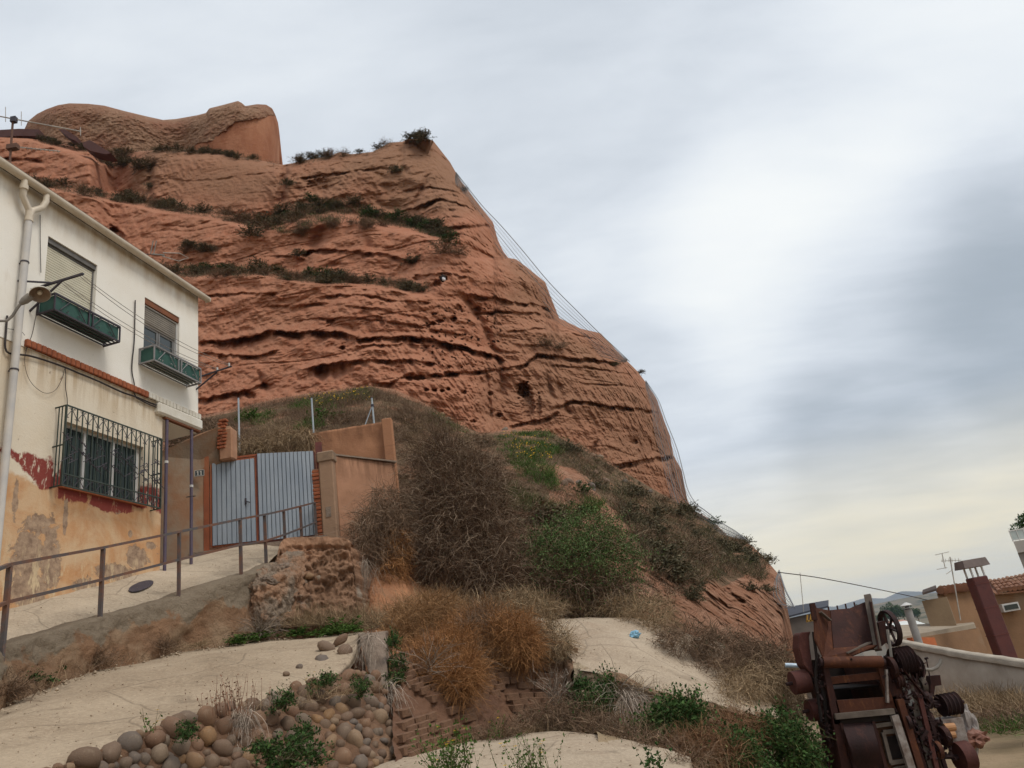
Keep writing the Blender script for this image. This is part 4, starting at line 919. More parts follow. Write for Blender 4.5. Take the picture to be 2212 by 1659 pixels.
M_GPIPE = simple('grey_pipe', (0.46, 0.44, 0.42), (0.56, 0.52, 0.47), 3, .5, .1, 20, .4)
M_BRICK = simple('red_brick', (0.36, 0.115, 0.05), (0.27, 0.085, 0.042), 4, .9, .5, 30, c3=(0.40, 0.17, 0.09))
M_WBRICK = simple('painted_brick', (0.70, 0.66, 0.58), (0.60, 0.55, 0.46), 4, .85, .4, 30)
M_JOINT = simple('dark_joint', (0.09, 0.05, 0.04), (0.13, 0.07, 0.05), 6, bump=.3)
M_SHUT = simple('ivory_shutter', (0.62, 0.58, 0.46), (0.54, 0.50, 0.39), 3, .55, .1, 30, .35)
M_SHUTG = simple('grey_shutter', (0.25, 0.22, 0.18), (0.18, 0.155, 0.13), 3, .6, .1, 30, .35)
M_ALU = simple('white_frame', (0.58, 0.57, 0.55), (0.48, 0.46, 0.43), 3, .45, .1, 30, .4)
M_SASH = simple('grey_sash', (0.19, 0.185, 0.18), (0.14, 0.135, 0.13), 3, .5, .1, 30, .4)
M_LINT = simple('brown_lintel', (0.22, 0.085, 0.04), (0.17, 0.065, 0.035), 5, .8, .2)
M_LINTG = simple('slate_reveal', (0.10, 0.095, 0.09), (0.16, 0.15, 0.14), 4, .8, .3)
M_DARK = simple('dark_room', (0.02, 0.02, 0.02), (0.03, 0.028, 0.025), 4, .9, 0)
M_GLASS = simple('window_glass', (0.018, 0.026, 0.027), (0.03, 0.04, 0.04), 2, .12, 0, spec=.6)
M_CURT = simple('dark_blind', (0.045, 0.065, 0.06), (0.03, 0.045, 0.042), 3, .8, .2)
M_IRON = simple('green_iron', (0.022, 0.036, 0.027), (0.042, 0.054, 0.043), 9, .55, .3, 50, .4)
M_IRONB = simple('black_iron', (0.03, 0.025, 0.035), (0.055, 0.045, 0.055), 9, .55, .3, 50, .4)
M_GPANEL = simple('green_panel', (0.025, 0.075, 0.06), (0.035, 0.10, 0.08), 5, .6, .2, 30, .3)
M_CABLE = simple('black_cable', (0.03, 0.022, 0.022), (0.05, 0.04, 0.038), 8, .6, 0)
M_ROOF = simple('roof_edge', (0.16, 0.12, 0.10), (0.22, 0.16, 0.12), 4, .9, .4)
M_LAMP = simple('lamp_enamel', (0.56, 0.53, 0.46), (0.44, 0.40, 0.33), 6, .5, .15, 30, .4)
M_LAMPIN = simple('lamp_inside', (0.30, 0.23, 0.17), (0.22, 0.16, 0.12), 6, .6, .1)
M_LAMPB = simple('lamp_housing', (0.17, 0.155, 0.135), (0.24, 0.215, 0.185), 6, .6, .1)

house = thing('house', 'two storey white and peeling orange house with a barred window at left', 'house', HN * HOFF, math.atan2(HD[1], HD[0]))
bpy.context.view_layer.update()
H_INV = Matrix.Translation(Vector(HN * HOFF)) @ Matrix.Rotation(math.atan2(HD[1], HD[0]), 4, 'Z'); H_INV = H_INV.inverted()
def fpix(u, v, o=0.0):
    """a pixel on the plane o metres in front of the facade, in house coordinates"""
    d = ray(u, v); k = (HOFF + o) / d.dot(HN); return tuple(H_INV @ Vector(d * k))
def holed(x0, x1, z0, z1, y0, y1, holes):
    xs = sorted({x0, x1, *[h[0] for h in holes], *[h[1] for h in holes]}); zs = sorted({z0, z1, *[h[2] for h in holes], *[h[3] for h in holes]})
    solid = {}
    for i in range(len(xs) - 1):
        for j in range(len(zs) - 1):
            cx, cz = (xs[i] + xs[i + 1]) / 2, (zs[j] + zs[j + 1]) / 2
            solid[i, j] = not any(a < cx < b and c < cz < d for a, b, c, d in holes)
    m = MB()
    for (i, j), s in solid.items():
        if not s: continue
        a, b, c, d = xs[i], xs[i + 1], zs[j], zs[j + 1]
        m.add([(a, y0, c), (b, y0, c), (b, y0, d), (a, y0, d)], [(0, 1, 2, 3)]); m.add([(a, y1, c), (b, y1, c), (b, y1, d), (a, y1, d)], [(3, 2, 1, 0)])
        for (di, dj), q in {(-1, 0): [(a, y0, c), (a, y0, d), (a, y1, d), (a, y1, c)], (1, 0): [(b, y0, c), (b, y1, c), (b, y1, d), (b, y0, d)],
                            (0, -1): [(a, y0, c), (a, y1, c), (b, y1, c), (b, y0, c)], (0, 1): [(a, y0, d), (b, y0, d), (b, y1, d), (a, y1, d)]}.items():
            if not solid.get((i + di, j + dj), False): m.add(q, [(0, 1, 2, 3)])
    me_v = m
    bm = bmesh.new(); vs = [bm.verts.new(v) for v in me_v.v]
    for f in me_v.f: bm.faces.new([vs[k] for k in f])
    bmesh.ops.remove_doubles(bm, verts=bm.verts, dist=1e-5); bmesh.ops.recalc_face_normals(bm, faces=bm.faces)
    me = bpy.data.meshes.new('wall'); bm.to_mesh(me); bm.free(); return me
W1 = (9.22, 10.37, 7.25, 8.57); W2 = (11.68, 12.77, 7.2, 8.50); W3 = (9.86, 11.78, 4.06, 5.20)
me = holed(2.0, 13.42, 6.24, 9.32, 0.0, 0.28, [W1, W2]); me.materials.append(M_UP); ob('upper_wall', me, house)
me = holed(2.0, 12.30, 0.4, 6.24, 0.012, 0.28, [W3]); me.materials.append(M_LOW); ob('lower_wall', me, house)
MB().box(13.14, 13.42, .28, 7, 6.0, 9.32).build('end_wall', M_UP, house)
MB().box(12.02, 12.30, .28, 7, 0.4, 6.0).build('lower_end_wall', M_LOW, house)
m = MB(); m.hexa([(2, -.16, 9.33), (13.5, -.16, 9.33), (13.5, 7.2, 11.0), (2, 7.2, 11.0)], [(2, -.16, 9.40), (13.5, -.16, 9.40), (13.5, 7.2, 11.07), (2, 7.2, 11.07)]); m.build('roof', M_ROOF, house)
# overhang: painted beam with a rounded end, soffit slab, orange edge strip
MB().box(12.06, 13.47, -.10, .27, 5.985, 6.236).build('overhang_beam', M_WBRICK, house, bevel=.04)
MB().box(12.303, 13.40, .03, 6.9, 5.93, 5.983).build('overhang_soffit', M_UP, house)
MB().box(12.303, 13.43, -.06, .028, 5.945, 5.982).build('edge_strip', M_LINT, house)
bk = None
x = 8.93
while x < 13.40:
    red = x < 11.74; w = .103
    b = MB().box(x, min(x + w - .012, 13.46), -.062 - random.uniform(0, .008), .0, 6.242 + random.uniform(-.004, .004), 6.372 + random.uniform(-.006, .006))
    b.build('brick', M_BRICK if red else M_WBRICK, house, bevel=.012); x += w
MB().box(8.94, 13.44, -.048, -.001, 6.248, 6.362).build('brick_joint', M_JOINT, house)
# gutter, downpipe
g = MB(); xs = [2, 13.56]; n = 12
prof = [(-.17 + .078 * math.cos(t), 9.285 + .078 * math.sin(t)) for t in np.linspace(math.pi * .93, 2.07 * math.pi, 12)] + [(-.17 + .068 * math.cos(t), 9.285 + .068 * math.sin(t)) for t in np.linspace(2.07 * math.pi, math.pi * .93, 12)]
g.prism([(2, y, z) for y, z in prof], (11.56, 0, 0)); g.box(13.545, 13.56, -.24, -.10, 9.21, 9.30)
gut = g.build('gutter', M_PVC, house, smooth=True)
for xx in (8.05, 9.1, 9.62, 11.0, 12.25, 13.0, 13.35):
    c = MB(); c.prism([(xx, -.17 + .083 * math.cos(t), 9.285 + .083 * math.sin(t)) for t in np.linspace(math.pi * .95, 2.05 * math.pi, 12)], (.05, 0, 0)); c.build('gutter_joint', M_PVC, gut, smooth=True)
MB().box(2, 13.5, -.15, -.001, 9.34, 9.395).build('eave_board', M_ROOF, house)
dp = thing('downpipe', None, None); dp.parent = house
X0 = 8.71
MB().tube([(X0, -.10, 8.62), (X0, -.10, 5.2), (X0, -.10, 1.9)], .058, 14).build('pipe', M_GPIPE, dp, smooth=True)
MB().tube([(X0 - .22, -.17, 9.24), (X0 - .22, -.17, 9.06), (X0 - .20, -.14, 8.92), (X0 - .02, -.10, 8.76), (X0, -.10, 8.60)], [.05, .055, .055, .055, .06], 12).build('elbow', M_PVC, dp, smooth=True)
MB().tube([(X0 + .24, -.17, 9.24), (X0 + .24, -.17, 9.08), (X0 + .20, -.14, 8.93), (X0 + .04, -.10, 8.78), (X0, -.10, 8.64)], [.05, .055, .055, .055, .06], 12).build('elbow', M_PVC, dp, smooth=True)
for zz in (9.12, 8.62): MB().tube([(X0 - .22 if zz > 9 else X0, -.17 if zz > 9 else -.10, zz), (X0 - .22 if zz > 9 else X0, -.17 if zz > 9 else -.10, zz - .09)], .068, 14).build('collar', M_PVC, dp, smooth=True)
for zz in (7.72, 5.72): MB().tube([(X0, -.10, zz), (X0, -.10, zz - .025)], .067, 14).box(X0 - .02, X0 + .02, -.08, 0, zz - .022, zz - .003).build('pipe_clamp', M_IRONB, dp)
# window 1: closed roller shutter
def frame(x0, x1, z0, z1, y0, y1, w, m, parent, name='window_frame'):
    b = MB(); b.box(x0, x1, y0, y1, z1 - w, z1); b.box(x0, x1, y0, y1, z0, z0 + w); b.box(x0, x0 + w, y0, y1, z0 + w, z1 - w); b.box(x1 - w, x1, y0, y1, z0 + w, z1 - w); return b.build(name, m, parent)
def shutter(x0, x1, z0, z1, y, m, parent, pitch=.05):
    b = MB(); z = z1
    while z - pitch > z0 - 1e-6:
        b.prism([(x0, y, z), (x0, y - .012, z - .006), (x0, y - .014, z - pitch * .5), (x0, y - .010, z - pitch + .007), (x0, y, z - pitch + .003), (x0, y + .008, z - pitch * .5)], (x1 - x0, 0, 0)); z -= pitch
    b.box(x0, x1, y + .004, y + .010, z0, z1); return b.build('roller_shutter', m, parent)
w = thing('window', None, None); w.parent = house
frame(W1[0] + .005, W1[1] - .005, W1[2], W1[3] - .11, .07, .12, .035, M_LINTG, w); MB().box(W1[0] + .005, W1[1] - .005, .03, .16, W1[3] - .105, W1[3] - .003).build('lintel', M_LINTG, w)
shutter(W1[0] + .04, W1[1] - .04, W1[2] + .03, W1[3] - .145, .09, M_SHUT, w)
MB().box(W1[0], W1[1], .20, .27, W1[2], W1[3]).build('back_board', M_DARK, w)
# window 2: half shutter over a two light window
w = thing('window', None, None); w.parent = house
MB().box(W2[0] + .004, W2[1] - .004, .015, .15, W2[3] - .13, W2[3] - .003).build('lintel', M_LINT, w)
frame(W2[0] + .004, W2[1] - .004, W2[2] + .002, W2[3] - .135, .05, .11, .028, M_ALU, w)
shutter(W2[0] + .05, W2[1] - .05, 7.93, W2[3] - .185, .075, M_SHUTG, w)
xm = (W2[0] + W2[1]) / 2
for a, b in ((W2[0] + .05, xm - .01), (xm + .01, W2[1] - .05)):
    frame(a, b, W2[2] + .05, 7.93, .10, .14, .045, M_SASH, w, 'sash'); MB().box(a + .045, b - .045, .118, .124, W2[2] + .095, 7.885).build('pane', M_GLASS, w)
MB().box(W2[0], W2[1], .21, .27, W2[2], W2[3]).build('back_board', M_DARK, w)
# window 3 behind the iron grille
w = thing('window', None, None); w.parent = house
frame(W3[0], W3[1], W3[2], W3[3], .12, .17, .05, M_ALU, w)
for xx in (10.44, 11.10, 11.72): MB().box(xx - .04, xx + .04, .105, .175, W3[2] + .05, W3[3] - .05).build('mullion', M_ALU, w)
for a, b in ((W3[0] + .05, 10.40), (10.48, 11.06), (11.14, 11.68)):
    MB().box(a, b, .14, .147, W3[2] + .05, W3[3] - .05).build('pane', M_GLASS, w)
b = MB(); x = W3[0] + .06
while x < 11.66:
    b.box(x, x + .05, .128, .134, W3[2] + .06, W3[3] - .06); x += .085
b.build('blind', M_CURT, w)
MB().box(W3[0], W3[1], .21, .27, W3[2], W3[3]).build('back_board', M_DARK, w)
MB().box(W3[0] - .03, W3[1] + .03, -.05, .12, W3[2] - .05, W3[2] - .002).build('sill', M_BRICK, w)
gr = thing('window_grille', None, None); gr.parent = house
GX0, GX1, GZ0, GZ1, GYO = 9.66, 12.0, 3.97, 5.37, -.22
b = MB()
for zz in (GZ0, GZ1, GZ0 + .20): b.bar((GX0, GYO, zz), (GX1, GYO, zz), .022, .022)
for xx in (GX0, GX1):
    b.bar((xx, GYO, GZ0), (xx, GYO, GZ1), .022)
    for zz in (GZ0, GZ1, (GZ0 + GZ1) / 2): b.bar((xx, GYO, zz), (xx, .02, zz), .02)
b.build('grille_frame', M_IRON, gr)
nb = 19; xs = np.linspace(GX0, GX1, nb + 2)[1:-1]
for xx in xs: MB().bar((xx, GYO, GZ0), (xx, GYO, GZ1), .016).build('bar', M_IRON, gr)
for zz in (.0,):
    for s in (0, 1):
        for yy in np.linspace(-.2, -.07, 3): MB().bar(((GX0, GX1)[s], yy, GZ0), ((GX0, GX1)[s], yy, GZ1), .014).build('bar', M_IRON, gr)
def scroll(cx, cz, r, turn, flip, y):
    return [(cx + flip * r * (1 - .13 * k) * math.cos(turn + k * .62), y, cz + r * (1 - .13 * k) * math.sin(turn + k * .62)) for k in range(8)]
for i, xx in enumerate(np.concatenate([[GX0], xs])):
    xc = xx + (xs[1] - xs[0]) / 2
    b = MB(); f = 1 if i % 2 else -1
    b.tube(scroll(xc - f * .02, GZ1 - .055, .03, .3, f, GYO - .005), .006, 5); b.tube([(xc - f * .045, GYO - .005, GZ1 - .07), (xc, GYO - .005, GZ1 - .13), (xc + f * .045, GYO - .005, GZ1 - .19)], .006, 5); b.tube(scroll(xc + f * .03, GZ1 - .20, .025, 3.4, f, GYO - .005), .006, 5)
    b.tube(scroll(xc - f * .02, GZ0 + .15, .03, .3, f, GYO - .005), .006, 5); b.tube([(xc - f * .045, GYO - .005, GZ0 + .14), (xc + f * .045, GYO - .005, GZ0 + .03)], .006, 5)
    b.build('scroll', M_IRONB, gr, kind='stuff')
    if i % 3 != 2:
        b = MB()
        for q in range(5):
            zc = (GZ0 + GZ1) / 2 - .05 + random.uniform(-.24, .24); xq = xc + random.uniform(-.05, .05); r = random.uniform(.03, .05); f = random.choice((-1, 1))
            b.tube(scroll(xq, zc, r, random.uniform(0, 6), f, GYO - .01), .007, 5)
            if q % 2 == 0: b.tube([(xq - .1, GYO - .008, zc + f * .07), (xq, GYO - .012, zc), (xq + .1, GYO - .008, zc - f * .06)], .007, 5)
        b.build('vine_scroll', M_IRONB, gr, kind='stuff')
# flower boxes
def flower_box(x0, x1, z0, z1, mf, yo=-.36):
    fb = thing('flower_box', None, None); fb.parent = house
    b = MB()
    for zz in (z0, z1):
        b.bar((x0, yo, zz), (x1, yo, zz), .03); b.bar((x0, yo, zz), (x0, 0, zz), .03); b.bar((x1, yo, zz), (x1, 0, zz), .03)
    for xx in (x0, x1, x0 + (x1 - x0) * .5, x0 + (x1 - x0) * .56): b.bar((xx, yo, z0), (xx, yo, z1), .024)
    for yy in np.linspace(yo + .08, -.03, 4): b.bar((x0, yy, z0), (x1, yy, z0), .02)
    for xx in (x0, x1): b.bar((xx, -.012, z0), (xx, -.012, z1), .03)
    b.build('box_frame', mf, fb)
    MB().box(x0 + .02, x1 - .02, yo + .018, yo + .026, z0 + .02, z1 - .02).build('front_panel', M_GPANEL, fb); MB().box(x0 + .018, x0 + .026, yo + .03, -.03, z0 + .02, z1 - .02).build('end_panel', M_GPANEL, fb)
    MB().box(x0 + .05, x1 - .05, yo + .05, -.03, z0 + .03, z0 + .05).build('base_panel', M_GPANEL, fb)
    for k in range(4):
        xc = x0 + (x1 - x0) * (.14 + .24 * k); zc = (z0 + z1) / 2; y = yo - .008; b = MB()
        f = 1 if k % 2 else -1
        b.tube([(xc - .1, y, zc + f * .12), (xc, y, zc), (xc + .1, y, zc - f * .12)], .008, 5)
        for sx, sz in ((-.06, .09), (.06, -.09), (.05, .09), (-.06, -.08)): b.tube(scroll(xc + sx, zc + f * sz, .035, random.uniform(0, 6), f, y), .006, 5)
        b.build('box_scroll', mf, fb, kind='stuff')
flower_box(9.12, 10.62, 6.92, 7.23, M_IRONB); flower_box(11.56, 13.02, 6.90, 7.23, simple('grey_iron', (0.20, 0.19, 0.20), (0.28, 0.27, 0.26), 9, .55, .2, 40, .4))
# cables on the facade
D = lambda zx, zy: (zx * .2222, 682 + zy * .2222)
def cable(pts, r, name='cable', m=M_CABLE, o=.03):
    p = crom([fpix(*D(*q), o) for q in pts], 5 * len(pts)); MB().tube([tuple(x) for x in p], r, 6).build(name, m, house, smooth=True)
cable([(70, 0), (58, 160), (50, 300), (80, 360), (180, 377), (280, 388), (460, 440), (640, 505), (800, 572), (960, 638), (1180, 740), (1320, 788), (1450, 842), (1560, 885), (1600, 930), (1600, 985)], .016)
cable([(1315, -150), (1312, 0), (1305, 250), (1285, 450), (1285, 560), (1305, 660), (1305, 750), (1325, 790)], .012)
cable([(1325, 798), (1440, 858), (1540, 900), (1580, 950)], .012)
cable([(632, 505), (640, 580), (638, 700), (652, 800), (655, 920)], .007)
cable([(270, 290), (240, 420), (260, 560), (320, 670), (430, 750), (530, 730), (600, 620), (630, 510)], .004)
cable([(390, -980), (392, -700), (398, -420)], .006); cable([(370, -100), (320, 150), (290, 240), (250, 340)], .005)
cable([(75, 125), (200, 150), (240, 190)], .004)
# poles under the overhang
for nm, x_, lab in (('support_pole', 12.38, 'thin blue grey pole under the overhang, nearer the house corner'), ('support_pole', 13.16, 'thin violet pole with a wire ring under the overhang, beside the number plate')):
    a = np.array(hp(x_, .03, 5.93)); z0 = 3.1
    o = thing(nm, lab, 'pole', (a[0], a[1], z0)); b = MB().tube([(0, 0, -.3), (0, 0, 5.93 - z0)], .032, 10)
    part_in(b.build('shaft', simple('violet_paint', (0.075, 0.06, 0.10), (0.11, 0.08, 0.10), 6, .5, .1, spec=.3), None, smooth=True), o).matrix_parent_inverse = Matrix()
    if x_ > 13: ring = MB().tube([(.09 * math.cos(t), .09 * math.sin(t) - .02, 1.35 + .02 * math.sin(t)) for t in np.linspace(0, 6.28, 18)], .007, 5); part_in(ring.build('wire_ring', M_CABLE, None), o).matrix_parent_inverse = Matrix()
    c = MB().tube([(0, 0, 1.55 if x_ > 13 else 1.9), (0, 0, 1.60 if x_ > 13 else 1.95)], .04, 10); part_in(c.build('wire_tie', M_ALU, None), o).matrix_parent_inverse = Matrix()
# street lamp on a tube arm
lp = P(72, 632, 9.9)
sl = thing('street_lamp', 'grey street lamp with an enamel shade on a tube arm in front of the downpipe', 'street lamp', lp)
arm = [np.array(hp(7.15, 0, 6.25)) - lp, np.array(hp(7.2, .35, 6.45)) - lp, P(0, 694, 9.75) - lp, P(48, 652, 9.85) - lp]
MB().tube([tuple(x) for x in crom(arm, 16)], .022, 8).build('arm', M_LAMPB, sl, smooth=True)
h0 = P(44, 656, 9.85) - lp; h1 = P(66, 640, 9.9) - lp
MB().tube([tuple(h0), tuple(h0 * .6 + h1 * .4), tuple(h1)], [.035, .06, .065], 12).build('housing', M_LAMPB, sl, smooth=True)
ax = Vector((-.42, .38, 1)).normalized(); cc = Vector(P(86, 634, 9.9) - lp)
def lathe(axis, c, prof, m, name, parent, n=24):
    u = axis.cross(Vector((0, 1, 0))).normalized(); w = axis.cross(u); V = []; F = []
    for h, r in prof:
        for k in range(n): t = 2 * math.pi * k / n; V.append(c + axis * h + (u * math.cos(t) + w * math.sin(t)) * r)
    for i in range(len(prof) - 1):
        for k in range(n): F.append((i * n + k, i * n + (k + 1) % n, (i + 1) * n + (k + 1) % n, (i + 1) * n + k))
    b = MB(); b.add(V, F); return b.build(name, m, parent, smooth=True)
lathe(ax, cc, [(-.035, .145), (-.03, .15), (.02, .135), (.07, .10), (.10, .055), (.115, .0)], M_LAMP, 'shade', sl)
lathe(ax, cc, [(-.034, .143), (.01, .13), (.055, .095), (.08, .05), (.09, 0)], M_LAMPIN, 'reflector', sl)
bulb = lathe(ax, cc, [(-.01, .0), (.0, .03), (.03, .04), (.06, .03), (.08, .02)], M_LAMP, 'bulb', sl)
# wire brackets and overhead wires along the facade
br = thing('wire_bracket', 'black angle iron wire bracket sticking out over the first flower box', 'bracket', hp(8.98, 0, 7.42))
q = lambda a, o, z: tuple(np.array(hp(a, o, z)) - np.array(hp(8.98, 0, 7.42)))
b = MB().bar(q(8.98, 0, 7.34), q(8.98, 1.05, 7.34), .035); b.bar(q(8.7, 0.0, 7.37), q(8.98, .42, 7.35), .025); b.bar(q(8.98, 0, 6.92), q(8.98, .62, 7.33), .028)
b.build('bracket_arm', M_IRONB, br)
br2 = thing('wire_bracket', 'small black wire bracket on the far corner of the white upper wall', 'bracket', hp(13.43, 0, 7.2))
q2 = lambda a, o, z: tuple(np.array(hp(a, o, z)) - np.array(hp(13.43, 0, 7.2)))
b = MB().bar(q2(13.3, 0, 7.2), q2(13.43, .85, 7.33), .03); b.bar(q2(13.35, 0, 6.95), q2(13.4, .5, 7.26), .026); b.build('bracket_arm', M_IRONB, br2)
for oo in (.5, .8): MB().tube([q2(13.41, oo, 7.30 + (oo - .5) * .1), q2(13.41, oo, 7.38 + (oo - .5) * .1)], .022, 8).build('insulator', M_ALU, br2)
for k, (o1, z1, o2, z2) in enumerate(((1.0, 7.34, .8, 7.38), (.98, 7.31, .78, 7.36), (.62, 7.33, .5, 7.35), (.60, 7.30, .48, 7.33))):
    p = []
    for f in np.linspace(0, 1, 14):
        a = 8.98 + (13.41 - 8.98) * f; p.append(hp(a, o1 + (o2 - o1) * f, z1 + (z2 - z1) * f - .16 * 4 * f * (1 - f) * (1 + .3 * (k % 2))))
    o = MB().tube([tuple(x) for x in p], .0055, 5).build('overhead_wire', simple('wire_%d' % k, (0.30, 0.26, 0.23), (0.22, 0.19, 0.17), 6, .6, 0))
    tag(o, 'thin wire strung along the white facade between the two iron brackets', 'wire', 'wires along the house front')
# aerials on the roof
M_AER = simple('aerial_alu', (0.45, 0.42, 0.37), (0.30, 0.27, 0.24), 8, .5, .1, spec=.4); M_RUSTPIPE = simple('rusty_pipe', (0.15, 0.075, 0.05), (0.10, 0.06, 0.045), 8, .8, .4)
base = np.array([H_INV.inverted() @ Vector((9.0, .8, 9.5))])[0]
ae = thing('tv_aerial', 'roof aerial mast with two long yagi booms above the gutter at top left', 'aerial', base)
Y0 = base[1]; pp = lambda u, v, dy=0.0: tuple(P(u, v, Y0 + dy) - base)
MB().tube([pp(20, 420), pp(22, 340), pp(28, 258)], .020, 8).build('mast', M_RUSTPIPE, ae)
MB().tube([pp(-60, 240, -.3), pp(30, 257), pp(175, 284, .5)], .012, 6).build('boom', M_AER, ae); MB().box(*[x for c, s in zip(pp(30, 259), (.05, .04, .06)) for x in (c - s, c + s)]).build('clamp', M_IRONB, ae)
for u, v, l in ((12, 247, 16), (46, 256, 15), (174, 284, 9), (-20, 245, 16)): MB().bar(pp(u, v - l), pp(u, v + l), .009).build('element', M_AER, ae)
MB().tube([pp(20, 316), pp(130, 327, .5)], .011, 6).build('boom', M_AER, ae)
for k in range(9): MB().bar(pp(48 + 9.5 * k, 316 + 1.0 * k, .1), pp(50 + 9.5 * k, 323 + 1.0 * k, .3), .008).build('element', M_AER, ae)
MB().box(*[x for c, s in zip(pp(28, 318), (.10, .05, .05)) for x in (c - s, c + s)]).build('clamp', M_RUSTPIPE, ae)
base = np.array([H_INV.inverted() @ Vector((12.1, .25, 9.42))])[0]; Y0 = base[1]
ae = thing('tv_aerial', 'small aerial with a folded dipole loop poking over the middle of the gutter', 'aerial', base)
MB().tube([pp(318, 575), pp(318, 549), pp(335, 550)], .014, 6).build('mast', M_IRONB, ae)
MB().tube([pp(352, 546), pp(388, 547, .2), pp(407, 557, .4), pp(386, 564, .3), pp(350, 553, .1)], .010, 6).build('dipole', M_AER, ae)
for u in (325, 332): MB().bar(pp(u, 548), pp(u + 6, 520), .016).build('element', M_LAMPB, ae)
MB().bar(pp(328, 549), pp(355, 551), .03).build('boom', M_LAMPB, ae)
# ------------------------------------------------------------------ entrance: wall with number plate, sheet gate, orange walls
def ent_mat():
    t = NT('grey_tan_render', .92, .15); x, y, z = t.xyz()
    lo = t.mix(t.rng(t.noise(1.4, 7, .62), .35, .66), (0.235, 0.175, 0.125), (0.30, 0.23, 0.165))
    lo = t.mix(t.math('MULTIPLY', t.rng(z, 4.5, 3.7), t.rng(t.noise(1.6, 5), .4, .6), clamp=True), lo, (0.26, 0.14, 0.08))
    hi = t.mix(t.rng(t.noise(2.2, 6, .66), .38, .62), (0.44, 0.29, 0.20), (0.34, 0.215, 0.15)); hi = t.mix(t.rng(t.noise(1.2, 5, .6, dist=.5), .56, .64), hi, (0.30, 0.255, 0.215))
    t.col(t.mix(t.rng(t.math('ADD', z, t.rng(t.noise(3, 4), .3, .7, -.03, .03)), 5.92, 5.95), lo, hi)); t.bump(t.noise(14, 7, .7), .5, .03); return t.m
GA = np.array([-7.62, 16.9, 0]); GB = np.array([-5.05, 17.55, 0]); GD = (GB - GA) / np.linalg.norm(GB - GA); GL = np.linalg.norm(GB - GA); GN = np.array([GD[1], -GD[0], 0])
def gp(s, o, z): return tuple(GA + GD * s + GN * o + np.array([0, 0, z]))
M_OWP = simple('pier_render', (0.42, 0.235, 0.145), (0.33, 0.17, 0.10), 3, .9, .6, 16)
# broken wall with the number plate, left of the gate
top = [P(330, 985, 16.0), P(385, 960, 16.3), P(430, 938, 16.55), P(470, 924, 16.75), P(498, 920, 16.9), P(504, 930, 16.9), P(503, 965, 16.92), P(494, 985, 16.93), P(478, 1000, 16.93), P(455, 1010, 16.93)]
poly = [(p[0], p[1] - .02, p[2]) for p in top] + [(-7.62, 16.86, 5.9), (-7.62, 16.86, 3.2), (top[0][0], top[0][1], 3.2)]
ew = thing('entrance_wall', 'broken plastered wall carrying the house number plate, left of the metal gate', 'wall', (-8.3, 16.5, 3.2))
def local(poly, o): return [tuple(np.array(p) - np.array(o.location)) for p in poly]
MB().prism(local(poly, ew), (-.06, .3, 0)).build('wall_body', ent_mat(), ew)
_a = P(474, 950, 16.86); _b = P(505, 924, 16.9)
MB().box(_a[0] + 8.3, _b[0] + 8.3, .30, .62, 2.6, _b[2] - 3.2).build('end_pier', M_OWP, ew, bevel=.04)
bz = 6.35
for r in range(9):       # bricks laid bare at its ragged edge
    for c in range(2):
        x = _a[0] + .05 + .10 * c + random.uniform(-.03, .03); z = 6.10 + r * .085
        if z > 6.80: continue
        MB().box(x - .06, x + .05, .27 - 0 + random.uniform(-.02, .015), .4, z, z + .062).build('brick', M_BRICK, ew, bevel=.012).location = (8.3, 0, -3.2)
npl = thing('number_plate', 'dark enamel house number plate reading 11', 'number plate', P(431, 1022, 16.62))
def plate():
    m1 = simple('plate_blue', (0.035, 0.05, 0.055), (0.045, 0.06, 0.065), 5, .4, 0, spec=.5); m2 = simple('plate_white', (0.62, 0.60, 0.55), (0.56, 0.54, 0.50), 5, .5, 0)
    d = Vector(GD); ang = math.atan2(d.y, d.x); npl.rotation_euler = (0, 0, ang)
    MB().box(-.105, .105, -.012, .012, -.075, .075).build('plate', m1, npl)
    b = MB(); b.box(-.105, .105, -.016, -.0125, .065, .073); b.box(-.105, .105, -.016, -.0125, -.073, -.065); b.box(-.105, -.097, -.016, -.0125, -.064, .064); b.box(.097, .105, -.016, -.0125, -.064, .064); b.build('plate_rim', m2, npl)
    for cx in (-.034, .036):
        b = MB(); b.box(cx - .009, cx + .010, -.017, -.0126, -.045, .048); b.box(cx - .024, cx + .025, -.0168, -.0127, -.052, -.0455); b.prism([(cx - .0095, -.0165, .048), (cx - .0095, -.0165, .028), (cx - .030, -.0165, .018), (cx - .030, -.0165, .028)], (0, .0035, 0)); b.build('digit', m2, npl)
plate()
# gate
M_GALV = None
def galv():
    t = NT('galvanised_sheet', .5, .4); t.b.inputs['Metallic'].default_value = .25
    c = t.mix(t.rng(t.noise(3, 5, .6, vec=t.map((1, 1, .3))), .35, .65), (0.25, 0.29, 0.335), (0.34, 0.38, 0.42)); c = t.mix(t.rng(t.noise(26, 3, .7), .4, .7, 0, .5), c, (0.27, 0.30, 0.35)); c = t.mix(t.rng(t.noise(7, 5, .7), .66, .75, 0, .5), c, (0.22, 0.22, 0.23))
    t.col(c); t.bump(t.noise(12, 4), .15, .01); return t.m
M_GALV = galv(); M_RED = simple('red_oxide', (0.30, 0.085, 0.035), (0.22, 0.065, 0.03), 4, .7, .3, 30, .3, c3=(0.36, 0.15, 0.07)); M_MAROON = simple('maroon_oxide', (0.16, 0.045, 0.035), (0.10, 0.035, 0.03), 4, .7, .3, 30, .3)
gate = thing('metal_gate', 'double gate of grey corrugated sheet in a rusty red frame', 'gate', gp(GL / 2, 0, 3.75), math.atan2(GD[1], GD[0]))
gx = lambda s: s - GL / 2
